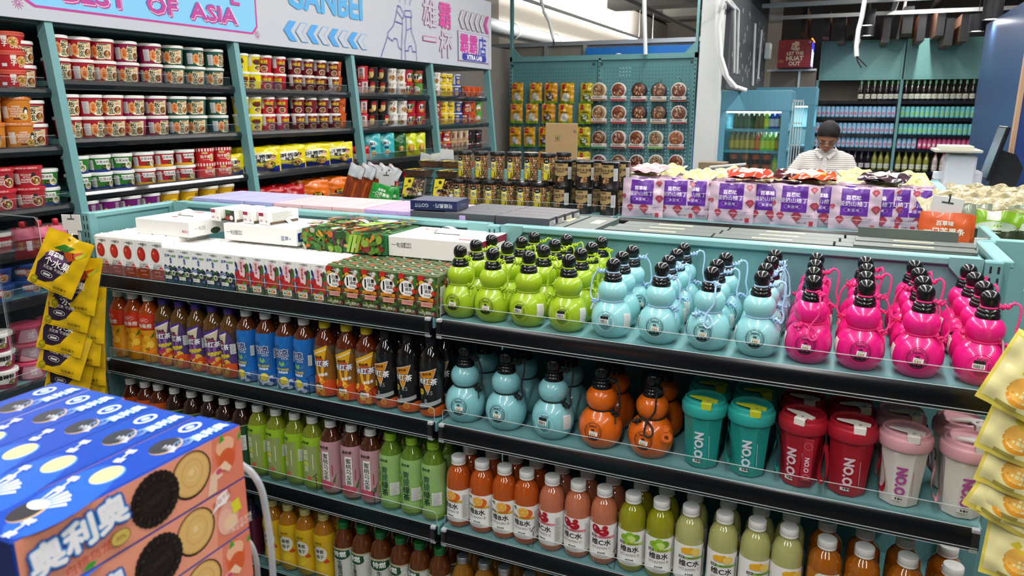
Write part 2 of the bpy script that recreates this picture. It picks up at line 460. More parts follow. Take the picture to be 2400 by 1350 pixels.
# dangling white cables
WC = mat('dadcdc', .4)
for i, (pts, yy) in enumerate([([(1268, 0), (1275, 28), (1287, 50), (1292, 70), (1297, 92)], 8.6), ([(2027, 0), (2020, 40), (2012, 70), (2007, 110), (2008, 132)], 7.5), ([(1510, 0), (1511, 60), (1513, 128)], 8.9), ([(2123, 0), (2115, 40), (2103, 92)], 12.9)]):
    P = [at(a, b, y=yy) for a, b in pts]; g = G(); g.tube(P, .02 if i != 2 else .024, WC, 8); gg = G()
    if i in (0, 1):
        e = P[-1]; gg.tube([e, e + Vector((.01, 0, -.04)), e + Vector((.05 * i, 0, -.1))], .007, BLKM, 6); gg.tube([e, e + Vector((.03 * i, 0, -.03)), e + Vector((.09 * i, 0, -.09))], .006, BLKM, 6)
        Kind('hanging_cable', 'cable', [('sleeve', g), ('bare_wire', gg, 'black bare wire ends')]).put((0, 0, 0), ['white sleeved cable dangling above the grey partition, bare wires at its end', 'white sleeved cable dangling before the teal header, bare wires at its end'][i])
    else: tag(link('hanging_cable', g.mesh('hanging_cable')), ['', '', 'straight white conduit dropping to the pegboard top', 'thin white conduit rising from the teal header board'][i], 'cable')
# conduits and a junction box on the dark service panel
for i, (pts) in enumerate([[(1700, 0), (1722, 20), (1720, 170)], [(1710, 0), (1731, 25), (1727, 172)], [(1770, 55), (1764, 200)], [(1785, 70), (1776, 185)]]):
    g = G(); g.tube([at(a, b, x=-1.17) for a, b in pts], .014, WC, 8)
    tag(link('conduit', g.mesh('conduit')), 'white conduit on the dark service panel, %s from the white column' % ORD[i], 'conduit', 'conduits on the dark panel')
g = G(); g.tube([at(a, b, y=7.9) for a, b in [(1684, 0), (1680, 60), (1683, 120), (1695, 170), (1715, 200), (1750, 212)]], .02, WC, 8)
g.tube([at(a, b, y=7.88) for a, b in [(1700, 0), (1686, 60), (1690, 130), (1705, 180), (1728, 207)]], .018, WC, 8)
tag(link('cable_bundle', g.mesh('cable_bundle')), 'pair of white cables sagging down the white column', 'cable')
p = at(1800, 120, x=-1.15); g = G(); g.box(-.04, .04, -.12, .12, -.11, .11, mat('dfe0de', .5), .01); o = tag(link('junction_box', g.mesh('junction_box')), 'white junction box on the dark service panel', 'box'); o.location = p
# ================================================================ shelving
SH1, SH2, SH3, SH4 = 1.115, .838, .54, .24        # shelf heights of the front gondola
LIPY = 1.515; BACKY = 1.87; RIM = 1.30
BX = [-2.14, -.881, .322]
HOLE = '1a2426'

def upright(x, y, z0, z1, w=.035, d=.03, pitch=.0255):
    g = G(); g.box(x - w / 2, x + w / 2, y, y + d, z0, z1, TEAL, .003)
    it = []; n = int((min(z1, z0 + 3) - z0) / pitch)
    for k in range(n):
        z = z1 - .018 - k * pitch
        for sx in (-1, 1): it.append(('r', x + sx * .0075, z, .0045, .0155, HOLE))
    deco(g, FRONT(y), it, base=.0002)
    return g

def shelf_parts(x0, x1, z, y0, y1, lip=.042, guard=.036, facing=-1):
    """a teal tray, a black front lip with fine pale edges, a clear guard with bright cut edges"""
    a = G(); a.box(x0, x1, min(y0, y1), max(y0, y1), z - .028, z, TEAL, .002)
    s = -1 if y1 > y0 else 1
    b = G(); yl = y0
    def P(o): return yl + s * o
    b.prism([(P(-.004), z - .001), (P(.004), z + .001), (P(.009), z - .006), (P(.014), z - lip + .004), (P(.012), z - lip), (P(-.004), z - lip)], x0 + .004, x1 - .004, BLK, 'x')
    for oz, oo in ((.0015, .0045), (-lip + .006, .0145), (-lip - .0015, .012)):
        b.tube([(x0 + .006, P(oo), z + oz), (x1 - .006, P(oo), z + oz)], .0007, ACRE, 6)
    c = G(); yg = P(-.004); r = .008
    c.box(x0 + .008, x1 - .008, yg - .001, yg + .001, z, z + guard, ACR)
    e = [(x0 + .008, yg, z), (x0 + .008, yg, z + guard - r), (x0 + .0105, yg, z + guard - .002), (x0 + .008 + r, yg, z + guard), (x1 - .008 - r, yg, z + guard), (x1 - .0105, yg, z + guard - .002), (x1 - .008, yg, z + guard - r), (x1 - .008, yg, z)]
    c.tube(e, .0009, ACRE, 6)
    cls = []
    for xx in (x0 + .012, x1 - .012):
        cl = G(); cls.append(cl)
        for zz in (z - .001, z - lip - .001): cl.box(xx - .007, xx + .007, P(.008) - .006, P(.008) + .006, zz - .004, zz + .004, mat('c8cdd0', .15, alpha=.75), .001)
        cl.box(xx - .006, xx + .006, P(.0165) - .0008, P(.0165) + .0008, z - lip, z, ACR)
    return a, b, c, cls

def mkpart(nm, g, par):
    o = link(nm, g.mesh(nm) if isinstance(g, G) else g, par); return o

gon = link('gondola_shelf', None); tag(gon, 'teal double sided gondola with black shelf edges holding drinks and gourd bottles', 'shelf')
for x in BX: mkpart('upright', upright(x, BACKY - .03, 0, RIM), gon)
mkpart('upright', upright(-2.14, 1.535, 0, RIM), gon)
mkpart('upright', upright(BX[2] + .03, 2.13, 0, RIM), gon)
def panel(x0, x1, y, z0, z1):
    g = G(); g.box(x0, x1, y, y + .02, z0, z1 - .004, TEAL)
    g.box(x0, x1, y - .012, y + .028, z1 - .018, z1, TEAL2, .003)
    return g
for x0, x1 in ((BX[0] + .02, BX[1] - .02), (BX[1] + .02, BX[2] - .02)):
    mkpart('back_panel', panel(x0, x1, BACKY, .1, RIM), gon)
    for sx, xe in ((1, x0), (-1, x1)):
        g = G(); w, h = .065, .058
        g.prism([(xe, RIM + .001), (xe + sx * w, RIM + .001), (xe + sx * w, RIM - .02), (xe + sx * w * .45, RIM - h), (xe, RIM - h)][::sx], BACKY - .016, BACKY - .008, TEAL2, 'y')
        mkpart('corner_bracket', g, gon)
for xe, dx in ((-2.14, .0), (.345, 0)):
    g = G(); y0, y1 = (1.55, BACKY) if xe < 0 else (BACKY, 2.15)
    g.box(xe - .01, xe + .01, y0, y1, .1, RIM - .005, TEAL); g.box(xe - .018, xe + .018, y0 + .001, y1 - .001, RIM - .018, RIM - .0015, TEAL2, .003)
    mkpart('end_panel', g, gon)
for bi in range(2):
    x0, x1 = (BX[bi] + .018 if bi else BX[0] + .045, BX[bi + 1] - .006)
    if bi == 0: x1 = BX[1] - .004
    else: x0 = BX[1] + .004; x1 = BX[2] - .008
    for z in (SH1, SH2, SH3, SH4):
        a, b, c, cl = shelf_parts(x0, x1, z, LIPY, BACKY)
        s = mkpart('shelf', a, gon); mkpart('price_strip', b, s); mkpart('guard', c, s); [mkpart('clip', k, s) for k in cl]
g = G(); g.box(-2.1, .35, 1.54, 2.16, 0, .12, TEAL); mkpart('base', g, gon)
g = G(); g.box(-2.12, .33, BACKY + .02, 2.15, RIM - .045, RIM - .03, TEAL); mkpart('top_shelf', g, gon)

# tall clear side guard at the end of the pink gourds
g = G(); p = [(1.53, SH1), (1.53, SH1 + .075), (1.545, SH1 + .09), (1.84, SH1 + .09), (1.84, SH1)]
g.box(.3, .302, 1.53, 1.84, SH1, SH1 + .09, ACR); g.tube([(.301, a, b) for a, b in p], .0012, ACRE, 6)
tag(link('side_guard', g.mesh('side_guard')), 'tall clear acrylic side guard beside the last pink gourd bottle', 'guard')

# ---- gondola B behind: lip towards the camera, snacks on it
BY0, BY1 = 3.44, 3.95
gb = link('gondola_shelf', None); tag(gb, 'teal gondola behind the front one, carrying nut jars and purple snack pouches', 'shelf')
for x0, x1 in ((-2.36, -.985), (-.975, .375)):
    a, b, c, cl = shelf_parts(x0, x1, 1.108, BY0, BY1, lip=.045, guard=.05)
    s = mkpart('shelf', a, gb); mkpart('price_strip', b, s); mkpart('guard', c, s); [mkpart('clip', k, s) for k in cl]
    g = G(); g.box(x0, x1, BY1, BY1 + .02, .1, 1.27, TEAL); mkpart('back_panel', g, gb)
g = G(); g.box(-2.35, .37, BY0 + .05, BY1, 0, 1.05, TEAL); mkpart('base', g, gb)
g = G(); g.box(.385, .405, BY0 + .05, BY1, .1, 1.29, TEAL); g.box(.375, .415, BY0 + .05, BY1, 1.275, 1.295, TEAL2, .003); mkpart('end_panel', g, gb)
mkpart('upright', upright(.4, BY1 - .02, 0, 1.3), gb)
mkpart('upright', upright(-2.395, BY0 + .02, 0, 1.295, .06), gb)
# ================================================================ soft packs
def pouch(w, h, t, col, items, seed=1, wr=.0015, rough=.28, seal=.0, backcol=None, taper=0.0, hole=False, nu=18, nv=22, flatb=0.0, topcol=None):
    R = random.Random(seed); ph = [R.uniform(0, 6) for _ in range(6)]
    def prof(u, v):
        u = min(max(u, 0), 1); v = min(max(v, 0), 1)
        a = max(0.0, sin(pi * u)) ** .6
        b = (1 - flatb) * (max(0.0, sin(pi * (v * .96 + .02))) ** .55) + flatb * (1 - v) ** .5
        s = 1.0
        if v > 1 - seal / h: s = .0
        return a * b * s
    def wrk(u, v): return wr * (sin(9 * u + ph[0] + 4 * v) * sin(7 * v + ph[1]) + .6 * sin(17 * u - 9 * v + ph[2]) + .4 * sin(23 * v + 5 * u + ph[3])) * min(1, 6 * prof(u, v))
    def F(x, z, o):
        u = x / w + .5; v = z / h
        return (x * (1 - taper * v) , -(t / 2 * prof(u, v) + .0008) + wrk(u, v) - o, z + wr * .8 * sin(11 * u + ph[4]) * (1 if v > .97 else 0))
    g = G(); m = mat(col, rough, coat=.25)
    g.grid(lambda u, v: F((u - .5) * w, v * h, 0), nu, nv, m)
    mb = mat(backcol or col, rough, coat=.25)
    def B(u, v):
        p = F((.5 - u) * w, v * h, 0); return (p[0], (t / 2 * prof(1 - u, v) + .0008) + wrk(u, v) * .5, p[2])
    g.grid(B, nu, nv, mb)
    art(g, lambda x, z, o: F(x, z, o), items, max(4, w * 60), max(4, h * 60), rough=rough, base=.0009, step=.00012)
    return g
FOOD = ['8a3f1c', 'b5622a', 'd39a4a', '6f2a14', 'c8a05a', '5a7a2c', 'e0c890']
# ================================================================ goods on the front gondola
def art(g, surf, items, gu=None, gv=None, rough=.45, base=.0004, step=.00008):
    """artwork written in millimetres"""
    deco(g, lambda u, v, w: surf(u * .001, v * .001, w), items, gu, gv, base, step, rough)

def mix_bits(x0, x1, y0, y1, n, cols, smin, smax, seed):
    R = random.Random(seed)
    return [('e', R.uniform(x0, x1), R.uniform(y0, y1), R.uniform(smin, smax), R.uniform(smin, smax) * .8, R.choice(cols), R.random() * 3) for i in range(n)]

GRADE = lambda x, y, s=1: [('r', x, y, 15 * s, 8 * s, 'f0efe9'), ('t', 'NUTRI-GRADE', x - s, y + 2.6 * s, 1.9 * s, '222222'), ('r', x - 4.5 * s, y - .8 * s, 2.2 * s, 2.6 * s, '2f8a4a'), ('r', x - 2 * s, y - .8 * s, 2.2 * s, 2.6 * s, 'a8b94a'), ('e', x + 1 * s, y - .8 * s, 2.2 * s, 2.2 * s, 'e08a2a'), ('t', 'C', x + 1 * s, y - .8 * s, 2.6 * s, 'ffffff'), ('r', x + 4 * s, y - .8 * s, 2 * s, 2.6 * s, 'c23a2a')]

# ---------------- juice cartons
def carton(face, top, w=56, d=44, h=121, col='f0efeb', sidecol=None, sideart=()):
    g = G(); W, D, H = w / 2000, d / 2000, h / 1000
    m = mat(col, .38)
    g.box(-W, W, -D, D, 0, H - .003, m, .0012)
    g.box(-W + .002, W - .002, -D + .003, D - .003, H - .004, H, m, .001)
    g.box(-W + .003, W - .003, -.001, .0015, H - .001, H + .0022, m)
    if sidecol: art(g, SIDE(W, 0, 0), [('r', 0, h / 2 - 1, d - 2, h - 4, sidecol)])
    art(g, SIDE(W, 0, 0), sideart)
    art(g, FRONT(-D), face); art(g, TOP(H), top)
    return g
LOGO = lambda x, y, s, c='333333': [('r', x - 2.6 * s, y, 1.3 * s, .3 * s, c), ('t', '旬园', x, y, 1.7 * s, c, {'off': .02}), ('t', 'EDEN\nFARM', x + 2.9 * s, y, .72 * s, c, {'off': .02})]
TOPW = [('t', '旬园', -6, 8, 7, '777777'), ('t', 'EDEN', 8, 8, 5, '777777'), ('t', 'FARM', 2, -12, 5, '9a9a9a')]
def tomato(x, y, r):
    return [('e', x, y, r, r * 1.28, 'b3211c'), ('e', x - r * .15, y + r * .1, r * .72, r, 'c32d22'), ('e', x - r * .35, y + r * .4, r * .16, r * .24, 'e58a78')] + \
        [('p', [(x - 1, y + r * 1.1), (x + r * .8 * cos(a), y + r * 1.15 + r * .35 * sin(a)), (x + 1, y + r * 1.2)], '3c5a2a') for a in (0, .8, 1.6, 2.4, 3.1, 5.2, 4.1)] + \
        [('r', x + r * .55, y + r * 1.5, .9, 9, '5a3a3a', -.12)]
K_TOM = Kind('juice_carton', 'carton', [('carton', carton(
    LOGO(4, 106, 5, '222222') + tomato(-3, 76, 16.5) + [('t', '100%番茄汁', 4, 45, 7, '333333'), ('r', 3, 50, 34, .5, '555555'), ('p', [(-27, 1), (27, 1), (27, 34), (12, 37), (2, 32), (-12, 33), (-27, 29)], 'b41f1f'),
     ('t', '番茄汁', -4, 37, 8, '333333', {'off': .02}), ('e', 17, 36, 8, 7, 'c63a32'), ('t', '100%', 17, 36, 4.5, 'ffffff'), ('t', '番茄红素', 0, 26, 6, 'e6c8c0'), ('t', 'GABA', 2, 15, 8, 'd9a8a0'), ('r', 14, 14, 5, 1, 'f2e8e4', .6)],
    TOPW, sideart=lines_art(0, 60, 34, 80, 14, 'a9a8a6')))])
def berries(seed): 
    return [('p', [(-27, 1), (27, 1), (27, 52), (18, 60), (8, 54), (-2, 62), (-12, 55), (-20, 62), (-27, 58)], '27324f')] + mix_bits(-24, 24, 24, 56, 26, ['2d3f78', '3c5490', '1f2a4c', '3f6b34', '5a8f3c', '8c2430', '24462c'], 3, 7, seed) + \
        [('e', 12, 36, 8, 9, 'e6e0cc'), ('e', 12, 36, 4, 5, '6a6a5a'), ('e', 0, 28, 7, 6, '69a03f'), ('e', -13, 46, 10, 10, 'f2f2f0'), ('p', ell(-13, 46, 9, 9, 22)[:12], '1f3c86'), ('t', '蓝莓', -13, 49, 5.5, 'ffffff')]
K_BER = Kind('juice_carton', 'carton', [('carton', carton(
    LOGO(3, 108, 4.4, '444444') + [('t', '蓝莓', -12, 93, 10, '2c4f9c', {'off': .02}), ('t', '+', -2, 93, 8, '2c4f9c'), ('t', '沙棘莓', 12, 92, 9, '5f9a3c', {'off': .02}), ('t', '桑\n葚', 2, 77, 9.5, '2c4f9c', {'off': .03})] + berries(3) +
    [('r', 0, 12, 54, 22, '2a3350')] + mix_bits(-24, 24, 3, 20, 12, ['3b4a74', '556a98', '2a5a3a'], 3, 7, 4) + [('r', -8, 20, 27, 11, 'e8e6dc'), ('t', '果蔬汁C', -8, 20, 7, '666a3c')],
    TOPW, sideart=lines_art(0, 60, 34, 80, 14, 'a9a8a6')))])
K_RED = Kind('juice_carton', 'carton', [('carton', carton(
    LOGO(4, 110, 4.2, '444444') + [('e', -21, 86, 4, 12, '222a55', .2), ('p', [(-27, 1), (27, 1), (27, 92), (8, 88), (-16, 84), (-27, 70)], '3f5f9a'), ('e', 0, 84, 16, 22, 'e8c6c8'), ('e', 0, 72, 15, 20, 'eac9cb'), ('e', 20, 74, 8, 22, '3f6d3a')] +
    mix_bits(-25, 25, 25, 66, 22, ['b22a28', 'c43a30', '9c1f24', 'cf5a48', '3f7a3a'], 6, 11, 8) + [('e', 3, 70, 11, 26, 'efc8cc'), ('t', '番\n茄\n莓\n果', 1, 82, 9, 'a02634', {'off': .02}), ('e', 14, 86, 5, 6, '8c2040'), ('e', -4, 40, 16, 15, 'bf2c2c'), ('e', 15, 36, 12, 11, 'c7402f'), ('e', 8, 28, 9, 7, '6a9a3c'),
     ('p', [(-24, 22), (-14, 30), (-10, 20), (-18, 16)], 'e6b52e'), ('r', 0, 10, 54, 20, '54603a')] + GRADE(0, 17, 2.2) + [('t', '复合果蔬汁', 0, 4, 6, 'e0b8b0')],
    TOPW, sideart=lines_art(0, 60, 34, 80, 14, 'a9a8a6')))])
VEG = ['3b6b2a', '5f8f34', '284a22', 'b3302a', 'd8a32c', '8d1f2a', 'dcd9c8', '1f3a1c', 'c94f24']
K_VEG = Kind('juice_carton', 'carton', [('carton', carton(
    mix_bits(-24, 24, 4, 116, 60, VEG, 4, 10, 12) + [('e', -18, 110, 9, 9, 'c42e24'), ('e', 22, 96, 6, 20, '3f6f2c'), ('e', -14, 96, 9, 7, 'e0b430')] + LOGO(6, 107, 4, 'f2f2f0') +
    [('e', -2, 76, 23, 24, 'b83a2a'), ('e', -2, 76, 22, 23, 'f4f2ec'), ('t', '1', -14, 77, 36, '111111', {'off': .03}), ('t', '日量', 4, 86, 12, '111111', {'off': .03}), ('t', '蔬菜', 4, 74, 10, '111111', {'off': .01}), ('t', '约300g', 3, 62, 7, '333333'),
     ('e', 19, 70, 5, 7, 'c83a2c'), ('r', -2, 51, 44, 9, 'd98a24'), ('t', '一日蔬菜', -2, 51, 7, '6a3a10'), ('r', 0, 36, 34, 14, 'd8a090'), ('t', '六种蔬菜', 0, 36, 8, 'a83a2c'), ('r', 0, 12, 54, 21, '3a4428')] + mix_bits(-24, 24, 4, 20, 16, ['4a5a2c', '7a2a2c', '8f9a3a', '2c3a22'], 3, 7, 5) + [('t', '100%蔬菜汁', 0, 12, 9, 'e2e6d4')],
    mix_bits(-24, 24, -18, 18, 14, ['2c3a26', 'c8c8bc', '40512f', '1f2c1c', 'e8e8e0'], 3, 7, 21) + [('e', -16, 8, 9, 7, 'c83a2c')], col='5d6d45', sideart=mix_bits(-16, 16, 8, 112, 34, VEG, 4, 9, 31) + [('r', 0, 46, 26, 80, 'e4e4de')] + lines_art(0, 46, 22, 74, 18, '8a8a86')))])

x = -2.094; col = 0; GRP = []
runs = [(K_TOM, 5, .0582, 'white tomato juice carton', 'tomato juice cartons'), (K_BER, 5, .0548, 'white blueberry juice carton', 'blueberry juice cartons'), (K_RED, 6, .0530, 'white red-berry juice carton', 'berry and tomato juice cartons'), (K_VEG, 6, .0556, 'green vegetable juice carton', 'vegetable juice cartons')]
for K, n, pw, nm, grp in runs:
    for i in range(n):
        cx = x + pw * (i + .5)
        for r in range(5 if K is K_VEG else 4):
            s = (pw - .0012) / .056
            K.put((cx, 1.522 + .022 + r * .0455, SH1), '%s, %s of its kind from the hanging fig pouches, %s row' % (nm, ORD[i], ['front', 'second', 'third', 'fourth', 'back'][r]), grp, sc=(s, 1, (1.222 - SH1) / .121 if K is not K_TOM else 1.01))
    x += pw * n
K_VEG.put((-.872, 1.6, SH1), 'green vegetable juice carton standing alone behind the clear divider next to lime gourds', 'vegetable juice cartons', sc=(.9, 1, .92))
K_VEG.put((-.872, 1.65, SH1), 'green vegetable juice carton touching the middle upright behind the lime gourds', 'vegetable juice cartons', sc=(.9, 1, .92))

GV = ['3b6b2a', '5f8f34', '284a22', '2f5424', '4a7a2c', '9c3428', 'c8912c', '702a4c', 'c8c4a8', '87a83a', 'b8662c']
# ---------------- gift boxes with handles lying on the cartons
def giftbox(w, d, h, front, top, side, col='eeece8', handle='f4f4f2'):
    g = G(); g.box(-w / 2, w / 2, -d / 2, d / 2, 0, h, mat(col, .45), .0015)
    art(g, FRONT(-d / 2), front); art(g, TOP(h), top); art(g, SIDE(w / 2), side)
    g.box(-w * .15, w * .15, -.003, .003, h - .001, h + .0008, mat('2a2a2a'))
    hd = G(); hd.grid(lambda u, v: ((u - .5) * w * .32, (v - .5) * .018, h + .0005 + .02 * sin(pi * u)), 14, 1, mat(handle, .4)); hd.grid(lambda u, v: ((u - .5) * w * .32, (.5 - v) * .018, h + .0013 + .02 * sin(pi * u)), 14, 1, mat(handle, .4))
    return Kind('gift_box', 'box', [('box', g), ('handle', hd)])
cx1, z1 = 1.62, 1.2245
B1 = giftbox(.225, .2, .047, [('t', '番茄汁', 95, 18, 9, 'c04040')], [('r', -40, 78, 60, 12, 'b43a40'), ('e', -20, -30, 12, 7, 'b8403a'), ('t', '一旬园 番茄汁', -60, -30, 10, '999999'), ('t', '100%', 20, -30, 12, '888888')], [('r', 0, 24, 190, 44, 'e9e6e2'), ('e', 0, 10, 20, 10, '2f4028'), ('t', '一旬园', -60, 24, 14, '8a8a8a')])
B1.put((-1.875, 1.69, 1.239), 'white gift box with a red stripe lying over the tomato juice cartons')
B2 = giftbox(.275, .18, .05, [('t', '一旬园', -105, 25, 15, '333333'), ('t', 'EDEN\nFARM', -75, 25, 8, '333333'), ('t', '蓝莓+', 100, 20, 15, '2f4a8c')], [], [('r', -60, 24, 46, 26, '22398a'), ('t', '蓝莓', -60, 24, 14, 'ffffff')])
B2.put((-1.555, 1.745, z1 + .005), 'white gift box with blue lettering carrying four small cartons')
B3 = giftbox(.285, .18, .058, mix_bits(-135, 135, 4, 54, 150, GV, 4, 13, 41) + [('p', [(x, 4), (x + 9, 4), (x + 26, 54), (x + 14, 54)], c) for x, c in ((20, '93b83c'), (34, 'a3c44c'), (48, '86a834'))], [('r', 0, 0, 270, 166, '3c6430'), ('e', -95, 30, 38, 34, '6f2a4c'), ('e', -96, 30, 24, 22, '8c3c60'), ('e', 10, -30, 60, 40, 'd8782c'), ('e', -30, -50, 36, 24, 'd4cfb4')] + mix_bits(-135, 135, -82, 82, 240, GV, 4, 14, 42) + [('p', [(40, -80), (80, 10), (92, 5), (56, -82)], '8fbf3a'), ('p', [(60, -80), (100, 10), (112, 5), (76, -82)], 'a3cc4a'), ('e', 80, 20, 32, 20, 'f2f0e8'), ('t', '1日量蔬菜', 80, 20, 12, '555555')], [('r', 0, 29, 178, 56, '1f6b3a'), ('r', 60, 29, 50, 48, 'e8e8e2')] + lines_art(60, 29, 44, 42, 9) + [('r', -30, 22, 70, 28, 'e6e2d8'), ('t', '1日量', -30, 44, 14, 'ffffff'), ('e', -45, 20, 9, 9, 'b8342c'), ('e', -20, 20, 9, 9, 'c9402c')], col='2c6b3a', handle='e4e8dc')
B3.put((-1.262, 1.755, z1 + .0), 'green gift box printed with colourful vegetables behind the red cartons')
B4 = giftbox(.275, .18, .055, [('t', '一旬园', -105, 32, 15, '333333'), ('t', 'EDEN\nFARM', -75, 32, 9, '333333'), ('t', '莓果', 105, 24, 17, '9c2a3a')], [('t', '一旬园', -95, 50, 26, 'b8605c'), ('r', 95, -60, 60, 12, 'a83a48'), ('t', 'FARM JUICE', 60, 70, 7, '777777')], [('r', 0, 27, 178, 54, '8c2440'), ('r', 0, 20, 150, 32, 'efece6'), ('t', 'Juice', 0, 20, 22, '444444'), ('t', '番茄莓果', 0, 45, 10, 'e8c8cc')])
B4.put((-.98 + .0, 1.765, z1), 'white gift box with a white handle and dark red end beside the lime gourds')
# four small cartons lying on the blue box
for i in range(4):
    xx = at([500, 535, 575, 612][i] + 14, 540, y=1.68).x
    g = G(); g.box(-.021, .021, -.06, .06, 0, .038, mat('f0efec', .4), .002)
    if i == 1: art(g, FRONT(-.06), [('r', 0, 19, 40, 34, '3b2f28'), ('r', -8, 32, 24, 10, '2c6b34'), ('e', 6, 14, 8, 7, 'e8e4da'), ('e', -10, 12, 8, 6, 'b03a2c')])
    else: art(g, FRONT(-.06), [('r', -8, 31, 20, 10, 'a02848'), ('t', '日期', -10, 12, 7, 'b03048'), ('t', '旬', 13, 11, 8, 'b03048')])
    art(g, TOP(.038), [('r', -8, y, 4, 10, '999999') for y in (-40, -20, 0, 20, 40)]); art(g, SIDE(.021), [('r', 0, 19, 110, 32, 'dcdcd2')] + lines_art(0, 22, 90, 26, 7) + [('r', 0, 5, 110, 7, '5a4a34')])
    K = Kind('juice_carton', 'carton', [('carton', g)])
    K.put((xx, 1.735, z1 + .0555), 'small juice carton lying on the blue lettered gift box, %s of four from the post' % ORD[i], 'four cartons lying on a gift box', rz=-.12)

# ---------------- gourd shaped bottles
GP = [(0, 0), (.026, 0), (.033, .003), (.041, .015), (.0455, .030), (.0462, .043), (.044, .056), (.0395, .067), (.033, .075), (.0265, .0805), (.0245, .0830), (.0262, .0855), (.0305, .0925), (.0325, .1), (.0328, .106), (.0315, .114), (.027, .1215), (.0215, .1265), (.019, .128)]
GS = [p for p in GP[1:]]
def cord_path(pts, r, m, g): g.tube(smooth(pts, 4), r, m, 8)
def smooth(P, k):
    P = [Vector(p) for p in P]; out = []
    for i in range(len(P) - 1):
        a, b, c, d = P[max(i - 1, 0)], P[i], P[i + 1], P[min(i + 2, len(P) - 1)]
        for j in range(k):
            t = j / k
            out.append(.5 * ((2 * b) + (c - a) * t + (2 * a - 5 * b + 4 * c - d) * t * t + (3 * b - 3 * c + d - a) * t ** 3))
    out.append(P[-1]); return out
def ring(g, r, z, t, m, tilt=0, n=26):
    g.tube([(r * cos(2 * pi * i / n), r * sin(2 * pi * i / n), z + tilt * cos(2 * pi * i / n)) for i in range(n)], t, m, 8, closed=True)
def knot(g, p, d, m, r=.0023):
    p = Vector(p); d = Vector(d).normalized(); a = d.cross(Vector((0, 0, 1))).normalized(); b = a.cross(d)
    pts = [p + d * (k * .0011) + (a * cos(k * .9) + b * sin(k * .9)) * .0042 for k in range(18)]
    g.tube(pts, r, m, 7); g.tube([p - d * .004, p + d * .02], .0028, m, 6)
